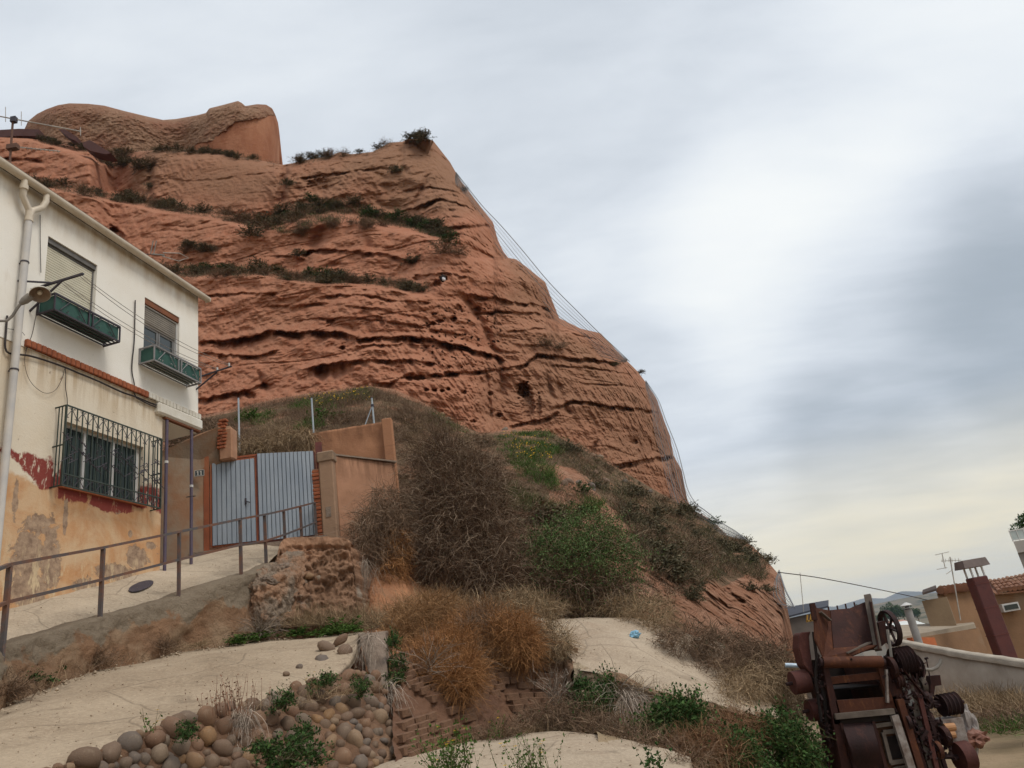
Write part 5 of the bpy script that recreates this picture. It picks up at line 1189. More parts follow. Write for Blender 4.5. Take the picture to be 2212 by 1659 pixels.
b = MB(); b.box(gx(-.02), gx(.10), -.06, .06, -.25, 2.28); b.build('gate_post', M_RED, gate); MB().box(gx(GL - .06), gx(GL + .10), -.06, .06, -.15, 2.35).build('gate_post', M_MAROON, gate)
def leaf(s0, s1, z0, z1, z1b, n, nm):
    lf = thing('gate_leaf', None, None); lf.parent = gate
    w = .035
    b = MB(); b.bar((gx(s0), -.02, z0), (gx(s1), -.02, z0), w); b.bar((gx(s0), -.02, z1), (gx(s1), -.02, z1b), w); b.bar((gx(s0), -.02, z0), (gx(s0), -.02, z1), w); b.bar((gx(s1), -.02, z0), (gx(s1), -.02, z1b), w); b.build('leaf_frame', M_RED if nm == 0 else M_MAROON, lf)
    st = (s1 - s0 - .05) / n
    for k in range(n):
        a = s0 + .025 + k * st; f0 = (a - s0) / (s1 - s0); f1 = (a + st - s0) / (s1 - s0); t0 = z1 + (z1b - z1) * f0 - .02 + (.0 if nm == 0 else .05); t1 = z1 + (z1b - z1) * f1 - .02 + (0 if nm == 0 else .05)
        m = MB(); y = -.045; pr = [(gx(a + st * .02), y + .004), (gx(a + st * .10), y - .012), (gx(a + st * .86), y - .012), (gx(a + st * .93), y + .004), (gx(a + st * .955), y + .007)]
        V = []; F = []
        for i, (px_, py_) in enumerate(pr):
            tt_ = t0 + (t1 - t0) * (px_ - gx(a)) / st; V += [(px_, py_, z0 + .02), (px_, py_, tt_), (px_, py_ + .004, z0 + .02), (px_, py_ + .004, tt_)]
        for i in range(len(pr) - 1): F += [(4 * i, 4 * i + 4, 4 * i + 5, 4 * i + 1), (4 * i + 2, 4 * i + 3, 4 * i + 7, 4 * i + 6), (4 * i + 1, 4 * i + 5, 4 * i + 7, 4 * i + 3)]
        m.add(V, F); m.build('sheet_panel', M_GALV, lf)
    MB().box(gx(s0 + .02), gx(s1 - .02), -.034, -.030, z0 + .02, min(z1, z1b) - .03).build('backing', M_IRONB, lf)
    return lf
l1 = leaf(.14, 1.16, .04, 2.06, 2.10, 9, 0); l2 = leaf(1.18, GL - .09, .02, 2.16, 2.10, 14, 1)
MB().bar((gx(.92), -.09, 1.02), (gx(1.02), -.10, .98), .02).box(gx(.90), gx(.94), -.075, -.055, .95, 1.1).build('handle', M_IRONB, l1)
MB().bar((gx(0.1), -.0, 2.13), (gx(1.2), -.0, 2.17), .05).build('gate_lintel', M_RED, gate)
# step under the gate
o = MB().hexa([gp(-.3, .25, 3.3), gp(GL + .1, .25, 3.3), gp(GL + .1, -.4, 3.3), gp(-.3, -.4, 3.3)], [gp(-.3, .25, 3.66), gp(GL + .1, .25, 3.72), gp(GL + .1, -.4, 3.74), gp(-.3, -.4, 3.70)]).build('gate_step', M_PIER, label='rough concrete threshold step under the metal gate', cat='step')
# orange rendered walls right of the gate
def owall(c1, c2):
    t = NT('orange_render', .93, .1); x, y, z = t.xyz(); c = t.mix(t.rng(t.noise(1.5, 7, .6), .35, .66), c1, c2)
    c = t.mix(t.math('MULTIPLY', t.rng(t.attr('hh'), .74, 1.0), t.rng(t.noise(2.6, 5, .6, vec=t.map((2.4, 2.4, .3))), .40, .58), clamp=True), c, tuple(k * .62 for k in c2))
    c = t.mix(t.rng(t.noise(4.5, 7, .7), .60, .72, 0, .6), c, tuple(k * 1.22 for k in c1)); c = t.mix(t.rng(t.noise(9, 4, .7), .64, .72, 0, .5), c, tuple(k * .7 for k in c2))
    t.col(c); t.bump(t.noise(18, 7, .72), .55, .025); return t.m
M_OW = owall((0.44, 0.235, 0.145), (0.38, 0.20, 0.12)); M_OW2 = owall((0.40, 0.20, 0.11), (0.35, 0.17, 0.095))
def slabwall(name, A, B, z0, zA, zB, th, m, seed, wob=.02, **kw):
    """upright wall from plan point A to B with an uneven top"""
    A = np.array([*A, 0.]); B = np.array([*B, 0.]); d = B - A; Lw = np.linalg.norm(d); d /= Lw; n = np.array([d[1], -d[0], 0]); ns, nz = 60, 40
    s = np.linspace(0, Lw, ns); zt = zA + (zB - zA) * s / Lw + wob * pn(np.stack([s * 3, 0 * s + seed, 0 * s], -1)) + wob * .5 * pn(np.stack([s * 11, 0 * s + seed, 0 * s], -1))
    t = np.linspace(0, 1, nz)[:, None]; G = A + d * s[None, :, None] + np.array([0, 0, 1.]) * (z0 + (zt[None] - z0) * t)[..., None]
    G = G + n * (.018 * fbm(G * 1.8 + seed, 5, .6))[..., None]; hh = np.broadcast_to(t, (nz, ns))
    back = G[-1:] - n * th; back2 = G[:1] - n * th; G = np.concatenate([G, back, back2], 0); hh = np.concatenate([hh, hh[-1:], hh[:1]], 0)
    V = G.reshape(-1, 3); F = gridfaces(G.shape[0], ns); e = []
    for c in (0, ns - 1):
        col = [r * ns + c for r in range(G.shape[0])]
        for k in range(nz - 1): pass
        e.append(col)
    me = npmesh(name, V, F, m, False, {'hh': hh}); bm = bmesh.new(); bm.from_mesh(me); bm.verts.ensure_lookup_table()
    for col in e:
        try: bm.faces.new([bm.verts[i] for i in col])
        except ValueError: pass
    bmesh.ops.recalc_face_normals(bm, faces=bm.faces); bm.to_mesh(me); bm.free(); return ob(name, me, **kw)
bw = slabwall('back_wall', P(670, 940, 19.6)[:2], P(842, 912, 19.8)[:2], 4.6, 7.12, 7.18, .3, M_OW2, 3, label='upper orange rendered wall with a sloping top behind the front one', cat='wall')
p = P(826, 930, 19.62)
MB().box(p[0], p[0] + .28, p[1] - .03, p[1] + .2, 4.6, 7.20).build('end_pier', M_OW2, bw, bevel=.02)
F0 = P(722, 975, 17.62); F1 = P(851, 998, 19.25)
fw = slabwall('front_wall', (F0[0], F0[1]), (F1[0], F1[1]), 3.0, 5.72, 5.76, .25, M_OW, 8, label='salmon rendered wall running back from the gate pillar', cat='wall')
cpA = (F0[0], F0[1], 5.735); 
MB().hexa([(F0[0] - .02, F0[1] - .06, 5.72), (F1[0] + .08, F1[1] - .05, 5.76), (F1[0] - .1, F1[1] + .25, 5.76), (F0[0] - .2, F0[1] + .2, 5.72)], [(F0[0] - .02, F0[1] - .06, 5.76), (F1[0] + .08, F1[1] - .05, 5.80), (F1[0] - .1, F1[1] + .25, 5.80), (F0[0] - .2, F0[1] + .2, 5.76)]).build('coping', M_PIER, fw)
gpil = thing('gate_pillar', 'tan gate pillar with bare brick edge between the gate and the salmon wall', 'pillar', (F0[0] - .2, F0[1] - .12, 3.2))
pm = owall((0.36, 0.23, 0.15), (0.30, 0.19, 0.125))
MB().box(-.16, .20, -.10, .22, -.4, 2.58).build('pillar_body', pm, gpil, bevel=.03); MB().box(-.19, .235, -.13, .25, 2.33, 2.60).build('pillar_cap', simple('pillar_cap', (0.28, 0.19, 0.125), (0.22, 0.15, 0.10), 5, .9, .5, 20), gpil, bevel=.03)
for r in range(22):
    z = .15 + r * .093
    MB().box(-.34 + random.uniform(-.01, .012), -.165, -.07 + random.uniform(-.015, .015), .15, z, z + .074).build('brick', M_BRICK, gpil, bevel=.012)
MB().box(-.325, -.166, -.05, .14, -.2, 2.2).build('mortar', simple('brick_mortar', (0.30, 0.16, 0.10), (0.24, 0.125, 0.08), 5, .9, .5, 20), gpil)
MB().box(-.04, .08, -.115, -.10, .95, 1.2).build('mortar_patch', M_PIER, gpil); MB().box(-.36, -.18, -.14, .0, -.3, .55).build('foot_block', M_PIER, gpil, bevel=.05)
# ------------------------------------------------------------------ railing
def rail_mat():
    t = NT('rusty_rail', .65, .35); c = t.mix(t.rng(t.noise(1.7, 6, .65), .44, .60), (0.085, 0.075, 0.075), (0.16, 0.07, 0.04)); c = t.mix(t.rng(t.noise(5, 5, .7), .55, .7), c, (0.20, 0.095, 0.05)); t.col(c); t.bump(t.noise(30, 4), .3, .01); return t.m
M_RAIL = rail_mat()
RP = [(-110, 1455, 1266, 7.6), (5, 1397, 1222, 8.72), (216, 1333, 1184, 10.85), (386, 1279, 1149, 12.5), (521, 1241, 1121, 13.7), (575, 1218, 1111, 15.0), (617, 1200, 1102, 16.0), (653, 1182, 1093, 16.9), (684, 1165, 1085, 17.35)]
rl = thing('railing', 'rusty square tube handrail climbing the ramp to the metal gate', 'railing', P(216, 1333, 10.85))
tops = []; lows = []
for u, vb, vt, Y in RP:
    bt = P(u, vb, Y); tp = P(u, vt, Y); tp = np.array([bt[0], bt[1], tp[2]])
    tops.append(tp); lows.append(bt + (tp - bt) * (.53 if u < 560 else .46))
    b = MB().bar(tuple(bt - np.array([0, 0, .25])), tuple(tp - np.array([0, 0, .02])), .055 if u not in (386,) else .05, .045); part_in(b.build('post', M_RAIL), rl)
for i in range(len(tops) - 1):
    part_in(MB().bar(tuple(tops[i]), tuple(tops[i + 1]), .06, .04).build('top_rail', M_RAIL), rl); part_in(MB().bar(tuple(lows[i]), tuple(lows[i + 1]), .045, .04).build('lower_rail', M_RAIL), rl)
# drain cover by the house foot
dc = nearest(ramp_G, 305, 1266); du_ = nearest(ramp_G, 330, 1258) - nearest(ramp_G, 280, 1274); dv_ = nearest(ramp_G, 303, 1258) - nearest(ramp_G, 307, 1275); dn_ = np.cross(du_, dv_); dn_ *= np.sign(dn_[2]) / np.linalg.norm(dn_)
MB().prism([tuple(dc + du_ * .52 * math.cos(t_) + dv_ * .52 * math.sin(t_) + dn_ * .004) for t_ in np.linspace(0, 6.283, 19)[:-1]], tuple(dn_ * .014)).build('drain_cover', M_IRONB, label='dark flat drain cover in the ramp before the house', cat='drain cover')
# fence posts on the slope behind
M_POST = simple('galvanised_post', (0.30, 0.34, 0.37), (0.38, 0.42, 0.45), 5, .5, .1, spec=.4)
for i, (u, vt, vb, Y, lab) in enumerate([(515, 860, 968, 24, 'leftmost galvanised fence post on the overgrown slope above the gate'), (673, 860, 945, 24.4, 'galvanised fence post standing over the left end of the upper orange wall'), (803, 860, 925, 24.6, 'galvanised fence post with a slanting brace behind the upper orange wall')]):
    t0 = P(u, vt, Y); b0 = P(u, vb, Y); o = thing('fence_post', lab, 'post', (t0[0], t0[1], b0[2]), group='posts of the slope fence')
    MB().tube([(0, 0, -.3), (0, 0, t0[2] - b0[2])], .032, 8).build('shaft', M_POST, o, smooth=True); MB().tube([(0, 0, t0[2] - b0[2]), (0, 0, t0[2] - b0[2] + .02)], .038, 8).build('cap', M_IRONB, o)
    if i == 2: MB().tube([(-.42, -.05, -.1), (0, 0, .85)], .018, 6).build('brace', M_POST, o); MB().box(-.05, .05, -.05, .05, .80, .88).build('clamp', M_IRONB, o)
# ------------------------------------------------------------------ right side: yard wall, building, chimneys, far town, hills
M_WHITEW = simple('worn_whitewash', (0.46, 0.40, 0.335), (0.37, 0.315, 0.255), 1.6, .92, .5, 16, c3=(0.28, 0.235, 0.185), s3=.9)
yw = thing('yard_wall', 'low whitewashed yard wall with a thick coping behind the rusty machine', 'wall', P(2050, 1508, 19.0))
wt = [P(1905, 1372, 23.5), P(1935, 1382, 22.6), P(2050, 1404, 20.3), P(2150, 1419, 18.8), P(2212, 1428, 18.0), P(2330, 1440, 16.8)]
wb = [np.array([p[0], p[1], -2.9]) for p in wt]
A = crom(wt, 60); B = crom(wb, 60); th = np.array([.25, .22, 0])
A[:, 2] += .02 * pn(np.stack([np.arange(60) * .3, np.zeros(60), np.zeros(60)], -1))
G = np.stack([B, B * .5 + A * .5, A - np.array([0, 0, .13]), A - np.array([0, 0, .13]) + th, B + th], 0)
part_in(ob('wall_body', npmesh('wall_body', G, gridfaces(5, 60), M_WHITEW, False), None), yw)
o_ = np.array([-.05, -.05, 0]); G = np.stack([A - np.array([0, 0, .14]) + o_, A - np.array([0, 0, .02]) + o_, A + th * .5, A - np.array([0, 0, .02]) + th - o_, A - np.array([0, 0, .14]) + th - o_, A - np.array([0, 0, .14]) + o_], 0)
part_in(ob('coping', npmesh('coping', G, gridfaces(6, 60)[:, ::-1], simple('wall_coping', (0.42, 0.37, 0.30), (0.30, 0.255, 0.205), 2.5, .95, .8, 14), False), None), yw)
# tan building with tiled roof
M_TAN = simple('tan_render', (0.27, 0.155, 0.085), (0.21, 0.12, 0.066), .8, .93, .5, 10, c3=(0.25, 0.17, 0.11), s3=.5)
M_TAN2 = simple('tan_render_pale', (0.235, 0.165, 0.10), (0.19, 0.13, 0.08), .8, .93, .5, 10)
M_TILE = simple('clay_tile', (0.27, 0.125, 0.07), (0.18, 0.085, 0.05), 3, .9, .4, 12, c3=(0.30, 0.19, 0.12))
M_OBR = simple('orange_brick', (0.48, 0.15, 0.06), (0.40, 0.12, 0.05), 4, .9, .4, 20); M_SLAB = simple('roof_slab', (0.34, 0.28, 0.21), (0.26, 0.21, 0.155), 1.5, .95, .5, 12)
M_EAVE = simple('dark_eave', (0.05, 0.038, 0.034), (0.08, 0.055, 0.045), 4, .9, .4)
bl = thing('tan_building', 'tan rendered building with a sagging clay tile eave beyond the yard wall', 'building', P(2080, 1400, 31))
Yb = 31.0
def bq(u, v, Y=Yb): return tuple(P(u, v, Y) - np.array(bl.location))
def up(p, z): return (p[0], p[1], z - bl.location[2])
a0 = P(2024, 1284, Yb); a1 = P(2122, 1284, Yb + 1.5); a2 = P(2260, 1262, Yb + 1.0)
zt = a0[2]
loc = np.array(bl.location); V3 = lambda p, z: (p[0] - loc[0], p[1] - loc[1], z - loc[2])
MB().hexa([V3(a0, -6), V3(a1, -6), V3(a1 + [3.1, 6, 0], -6), V3(a0 + [3.1, 6, 0], -6)], [V3(a0, zt), V3(a1, zt + .12), V3(a1 + [3.1, 6, 0], zt + .3), V3(a0 + [3.1, 6, 0], zt + .3)]).build('wall', M_TAN, bl)
b0 = a1 + np.array([0, -.25, 0]); zb = P(2125, 1288, Yb + 1.3)[2]
MB().hexa([V3(b0, -6), V3(a2, -6), V3(a2 + [3.1, 6, 0], -6), V3(b0 + [3.1, 6, 0], -6)], [V3(b0, zb), V3(a2, zb - .15), V3(a2 + [3.1, 6, 0], zb), V3(b0 + [3.1, 6, 0], zb)]).build('side_wall', M_TAN, bl)
c0 = P(1991, 1298, Yb - .5); c1 = P(2046, 1295, Yb - .6); zc = c0[2]
MB().hexa([V3(c0, -6), V3(c1, -6), V3(c1 + [1.6, 3, 0], -6), V3(c0 + [1.6, 3, 0], -6)], [V3(c0, zc), V3(c1, zc), V3(c1 + [1.6, 3, 0], zc), V3(c0 + [1.6, 3, 0], zc)]).build('wall', M_TAN2, bl)
def tiles(p0, p1, back, z0, rise, n, nr, parent, m=M_TILE):
    p0 = np.array(p0, float); p1 = np.array(p1, float)
    for i in range(n):
        for j in range(nr):
            f0 = i / n; a = p0 + (p1 - p0) * (f0 + .5 / n); r = np.linalg.norm(p1 - p0) / n * .52
            s0 = np.array(a) + np.array(back) * (j / nr); s1 = np.array(a) + np.array(back) * ((j + 1.12) / nr)
            q0 = np.array([s0[0], s0[1], z0 + rise * j / nr + .03 + random.uniform(-.03, .03)]) - loc; q1 = np.array([s1[0], s1[1], z0 + rise * (j + 1.1) / nr + random.uniform(-.02, .02)]) - loc
            MB().tube([tuple(q0), tuple(q1)], [r * 1.05, r * .85], 8).build('roof_tile', m, parent)
tiles(a0 + [-.02, -.2, 0], a1 + [0, -.25, 0], (1.4, 2.6, 0), zt + .06, .14, 11, 3, bl)
tiles(b0 + [.3, -.35, 0], a2 + [0, -.35, 0], (2.3, 4.5, 0), zb + .05, .55, 11, 4, bl)
MB().hexa([V3(b0 + [.2, -.3, 0], zb - .02), V3(a2 + [0, -.3, 0], zb - .17), V3(a2 + [2.5, 5, 0], zb + .5), V3(b0 + [2.7, 5, 0], zb + .5)], [V3(b0 + [.2, -.3, 0], zb + .04), V3(a2 + [0, -.3, 0], zb - .1), V3(a2 + [2.5, 5, 0], zb + .58), V3(b0 + [2.7, 5, 0], zb + .58)]).build('roof_deck', M_TILE, bl)
d0 = P(1993, 1284, Yb - .9); d1 = P(2026, 1281, Yb - .7)
MB().hexa([V3(d0, d0[2] - .02), V3(d1, d0[2] + .05), V3(d1 + [1, 2, 0], d0[2] + .2), V3(d0 + [1, 2, 0], d0[2] + .1)], [V3(d0, d0[2] + .06), V3(d1, d0[2] + .13), V3(d1 + [1, 2, 0], d0[2] + .3), V3(d0 + [1, 2, 0], d0[2] + .2)]).build('sagging_eave', M_EAVE, bl)
w0 = P(2160, 1306, Yb + .95) - loc; w1 = P(2196, 1318, Yb + .95) - loc
fr = MB().box(w0[0], w1[0] + .1, w0[1] - .12, w0[1] + .1, w1[2] - .0, w0[2]).build('window', M_ALU, bl); MB().box(w0[0] + .06, w1[0] + .04, w0[1] - .14, w0[1] - .122, w1[2] + .06, w0[2] - .06).build('pane', M_GLASS, fr)
# low slab roofed lean-to in front
s0 = P(1932, 1378, 27.0); s1 = P(2110, 1347, 29.5); zs = -1.25
le = thing('lean_to', 'low lean-to with a grey slab roof and orange brick edge below the tan building', 'building', P(2010, 1390, 27)); L0 = np.array(le.location)
q = lambda p, z: (p[0] - L0[0], p[1] - L0[1], z - L0[2])
pA = P(1936, 1378, 26.5); pB = P(2105, 1346, 30); pC = P(2000, 1356, 31); 
MB().hexa([q(pA, pA[2] - .1), q(pB, pB[2] - .18), q(pB + [1.0, 2, 0], pB[2] - .1), q(pA + [2.3, 5, 0], pA[2] + .2)], [q(pA, pA[2]), q(pB, pB[2] - .02), q(pB + [1.0, 2, 0], pB[2]), q(pA + [2.3, 5, 0], pA[2] + .3)]).build('slab_roof', M_SLAB, le)
MB().hexa([q(pA + [.5, .2, 0], -6), q(pB + [.2, .2, 0], -6), q(pB + [.2, 1, 0], -6), q(pA + [.5, 1, 0], -6)], [q(pA + [.5, .2, 0], pA[2] - .11), q(pB + [.2, .2, 0], pB[2] - .19), q(pB + [.2, 1, 0], pB[2] - .15), q(pA + [.5, 1, 0], pA[2] - .1)]).build('wall', M_TAN, le)
e0 = P(1970, 1377, 26.0) ; e1 = P(2022, 1386, 26.3)
MB().hexa([q(e0, e1[2] - .5), q(e1, e1[2] - .5), q(e1 + [0, .4, 0], e1[2] - .5), q(e0 + [0, .4, 0], e1[2] - .5)], [q(e0, e0[2]), q(e1, e0[2] - .12), q(e1 + [0, .4, 0], e0[2] - .12), q(e0 + [0, .4, 0], e0[2])]).build('brick_edge', M_OBR, le)
# maroon metal chimney with a plate cap
ch = thing('maroon_chimney', 'tall maroon sheet chimney with a flat tilted cap before the tan building', 'chimney', P(2170, 1412, 27.5)); C0 = np.array(ch.location)
cz = P(2125, 1244, 27.5)[2] - C0[2]
MB().box(-.26, .26, -.26, .26, -1.5, cz).build('flue', simple('maroon_sheet', (0.115, 0.035, 0.03), (0.085, 0.03, 0.028), 3, .6, .3, 20, .3), ch, bevel=.03)
for zz in (.6, 1.5, 2.3): MB().box(-.27, .27, -.27, .27, zz, zz + .02).build('flue_seam', M_MAROON, ch)
for sx in (-.2, .2):
    for sy in (-.2, .2): MB().bar((sx, sy, cz), (sx, sy, cz + .33), .05).build('cap_leg', M_ALU, ch)
b = MB(); b.hexa([(-.45, -.35, cz + .33), (.45, -.35, cz + .33), (.45, .35, cz + .33), (-.45, .35, cz + .33)], [(-.40, -.30, cz + .60), (.40, -.30, cz + .60), (.40, .30, cz + .60), (-.40, .30, cz + .60)]); b.build('cap', simple('cap_sheet', (0.14, 0.11, 0.10), (0.19, 0.15, 0.135), 3, .6, .2), ch)
# grey vent pipe
vp = thing('vent_pipe', 'round grey fibre cement vent pipe with a conical cowl left of the tan building', 'chimney', P(1982, 1380, 25.5)); 
zt_ = P(1965, 1316, 25.5)[2] - vp.location[2]
M_FIB = simple('fibre_cement', (0.30, 0.29, 0.28), (0.24, 0.23, 0.22), 4, .9, .4, 20)
MB().tube([(0, 0, -1), (0, 0, zt_)], .12, 14).build('pipe', M_FIB, vp, smooth=True)
for k in (0, .07): MB().tube([(0, 0, zt_ + .03 + k), (0, 0, zt_ + .06 + k)], .17, 14).build('cowl_ring', M_FIB, vp)
MB().tube([(0, 0, zt_), (0, 0, zt_ + .12)], .07, 8).build('cowl_core', M_IRONB, vp)
MB().tube([(0, 0, zt_ + .13), (0, 0, zt_ + .22)], [.19, .03], 14).build('cowl_cap', M_ALU, vp)
# roof aerial on the tan building
ra = thing('tv_aerial', 'thin roof aerial with crossed booms standing on the tan building at right', 'aerial', P(2075, 1300, 30.5)); R0_ = np.array(ra.location); rq = lambda u, v: tuple(P(u, v, 30.5) - R0_)
MB().tube([rq(2075, 1340), rq(2052, 1203)], .022, 6).build('mast', M_AER, ra)
for a, b in (((2033, 1212), (2076, 1210)), ((2020, 1199), (2050, 1192)), ((2024, 1230), (2046, 1226)), ((2044, 1240), (2056, 1232))): MB().bar(rq(*a), rq(*b), .022).build('boom', M_AER, ra)
MB().tube([rq(2035, 1196), rq(2042, 1228)], .016, 6).build('mast', M_AER, ra)
for k in range(6): MB().bar(rq(2035 + 7 * k, 1207 - .3 * k), rq(2036 + 7 * k, 1215 - .3 * k), .012).build('element', M_AER, ra)
# pale block with a balcony at the frame's right edge
M_PALEB = simple('pale_block', (0.36, 0.33, 0.30), (0.30, 0.275, 0.25), .5, .9, .3, 5)
pb = thing('balcony_block', 'pale grey block with a railed roof terrace cut by the right edge', 'building', P(2200, 1250, 62)); Q0 = np.array(pb.location)
t0 = P(2181, 1172, 62) - Q0; t1 = P(2187, 1197, 62) - Q0; t2 = P(2194, 1197, 62) - Q0
def skew(x0, x1, y0, y1, z0, z1): k = .62 * (y1 - y0); return MB().hexa([(x0, y0, z0), (x1, y0, z0), (x1 + k, y1, z0), (x0 + k, y1, z0)], [(x0, y0, z1), (x1, y0, z1), (x1 + k, y1, z1), (x0 + k, y1, z1)])
skew(t0[0], t0[0] + 14, -.5, 8, t1[2], t0[2]).build('terrace_slab', M_PALEB, pb); skew(t2[0] + .75, t2[0] + 14, .8, 8, -16, t1[2] - .01).build('wall', M_PALEB, pb)
skew(t2[0], t2[0] + .7, -.3, .5, -16, t1[2] - .01).build('corner_pier', simple('grey_pier', (0.24, 0.21, 0.19), (0.20, 0.18, 0.16), .8, .9, .3), pb)
b = MB(); b.bar((t0[0], -.45, t0[2] + .85), (t0[0] + 12, -.45, t0[2] + .85), .07); b.bar((t0[0], -.45, t0[2] + .1), (t0[0] + 12, -.45, t0[2] + .1), .06); b.build('terrace_rail', M_ALU, pb)
for k in range(16): MB().bar((t0[0] + .02 + k * .55, -.45, t0[2]), (t0[0] + .02 + k * .55, -.45, t0[2] + .85), .045).build('rail_post', M_ALU, pb)
MB().box(t0[0] + .03, t0[0] + 9, -.44, -.42, t0[2] + .12, t0[2] + .8).build('rail_panel', simple('frosted_panel', (0.42, 0.47, 0.45), (0.36, 0.41, 0.40), 2, .3, 0, spec=.5), pb)
# ------------------------------------------------------------------ far valley: hills, mountains, town roofs
def ridge(name, pts, Y, depth, m, seed, amp, base, n=160, **kw):
    q_ = crom([P(u, v, Y) for u, v in pts], n); q_[:, 2] += amp * fbm(np.stack([q_[:, 0] * 6 / Y, 0 * q_[:, 0] + seed, 0 * q_[:, 0]], -1), 4)
    rows = []
    for k, f in enumerate(np.linspace(0, 1, 26)):
        r = q_.copy(); r[:, 1] = Y - depth * f; r[:, 2] = base + (q_[:, 2] - base) * (1 - f) ** 1.25 ; r[:, 2] += (q_[:, 2] - base) * .22 * f * (1 - f) * 4 * fbm(np.stack([r[:, 0] * 9 / Y, r[:, 1] * 9 / Y, 0 * r[:, 0] + seed], -1), 4); rows.append(r)
    bk_ = q_.copy(); bk_[:, 1] = Y + depth * .7; bk_[:, 2] = base; rows.insert(0, bk_)
    G = np.stack(rows, 0); return ob(name, npmesh(name, G, gridfaces(len(rows), n), m, True), kind='structure', **kw)
def hill_mat():
    t = NT('hill_cover', .95, .1); c = t.mix(t.rng(t.noise(.012, 7, .65), .4, .6), (0.13, 0.11, 0.075), (0.19, 0.155, 0.105)); c = t.mix(t.rng(t.noise(.02, 6, .7), .54, .60), c, (0.05, 0.058, 0.035)); c = t.mix(t.rng(t.noise(.006, 5, .6), .60, .66), c, (0.27, 0.19, 0.125)); t.col(c); return t.m
M_HILL = hill_mat(); M_MTN = simple('mountain_cover', (0.10, 0.10, 0.085), (0.15, 0.135, 0.11), .003, .95, 0)
ridge('hills', [(1500, 1345), (1700, 1336), (1800, 1322), (1880, 1306), (1960, 1290), (2010, 1281), (2060, 1278), (2120, 1264), (2180, 1252), (2260, 1240), (2500, 1196)], 2200, 1300, M_HILL, 3, 2.0, -26)
ridge('hills', [(1500, 1372), (1690, 1350), (1800, 1338), (1900, 1320), (2000, 1305), (2100, 1291), (2212, 1275), (2500, 1230)], 1300, 700, M_HILL, 9, 1.5, -26)
ridge('mountains', [(1400, 1356), (1600, 1338), (1700, 1318), (1722, 1312), (1745, 1312), (1760, 1317), (1800, 1312), (1860, 1294), (1880, 1292), (1912, 1293), (1930, 1284), (1948, 1277), (1960, 1281), (1990, 1283), (2030, 1277), (2090, 1270), (2180, 1252), (2260, 1242), (2500, 1190)], 6400, 2600, M_MTN, 5, 9, -26)
# industrial roofs in the valley
rf = simple('shed_roof', (0.62, 0.62, 0.58), (0.54, 0.55, 0.52), .05, .7, 0); rf2 = simple('red_shed_roof', (0.42, 0.19, 0.13), (0.36, 0.17, 0.12), .05, .8, 0); sw = simple('shed_wall', (0.40, 0.36, 0.31), (0.34, 0.31, 0.27), .05, .9, 0)
for i, (u0, u1, v, Y, h, mm, lab) in enumerate([(1925, 1985, 1353, 420, 7, rf, 'long pale roofed shed in the valley just left of the grey vent pipe'), (1938, 1972, 1346, 560, 8, rf2, 'red roofed shed far down in the valley behind the pale one'), (1988, 2002, 1346, 500, 9, rf, 'small pale building in the valley right of the vent pipe'), (1850, 1912, 1362, 480, 7, rf, 'pale roofed shed in the valley behind the machine hopper'), (1880, 1935, 1343, 700, 8, sw, 'grey shed far down in the valley behind the flywheel')]):
    A_ = P(u0, v, Y); B_ = P(u1, v, Y); o = thing('shed', lab, 'building', (A_[0], Y, A_[2] - h)); w_ = B_[0] - A_[0]
    MB().box(0, w_, 0, 30, -12, h * .75).build('wall', sw, o); MB().prism([(-.5, -1, h * .75), (w_ + .5, -1, h * .75), (w_ + .5, 15, h * 1.15), (-.5, 15, h * 1.15)], (0, 0, .4)).build('roof', mm, o)
# distant tree clumps and nearer dark house roof left of the machine
def crown_mesh(seed, n=2600):
    g = np.random.default_rng(seed); c = g.normal(0, 1, (9, 3)) * np.array([.28, .28, .2]) + np.array([0, 0, .6]); k = g.integers(0, 9, n)
    d = g.normal(0, 1, (n, 3)); d /= np.linalg.norm(d, axis=1)[:, None]; p = c[k] + d * (.26 * g.uniform(.5, 1, n) ** .5)[:, None]
    V, F, r = leaf_arrays(p, np.full(n, .085), g); return npmesh('crown', V, F, M_GREEN, False, {'rnd': r})
CROWNS = [crown_mesh(i) for i in range(3)]
def tree(u, v, Y, h, lab, group=None):
    b_ = P(u, v, Y); o = thing('tree', lab, 'tree', b_, group=group); c = ob('crown', CROWNS[int(u) % 3], o); c.scale = (h * .9, h * .9, h)
    MB().tube([(0, 0, -h * .3), (0, 0, h * .35), (.03 * h, 0, h * .65)], [h * .035, h * .025, h * .012], 7).build('trunk', M_DRY, o); return o
for i, (u, v, Y, h) in enumerate([(1920, 1345, 640, 9), (1930, 1343, 640, 11), (1943, 1341, 640, 12), (1955, 1340, 660, 10), (1985, 1340, 700, 10), (1905, 1348, 640, 8), (1862, 1327, 900, 9), (1848, 1330, 900, 8)]):
    tree(u, v, Y, h, 'dark tree far down in the valley among the pale sheds', 'trees in the valley')
tree(2238, 1160, 75, 2.6, 'green tree top above the railed terrace at the right edge')
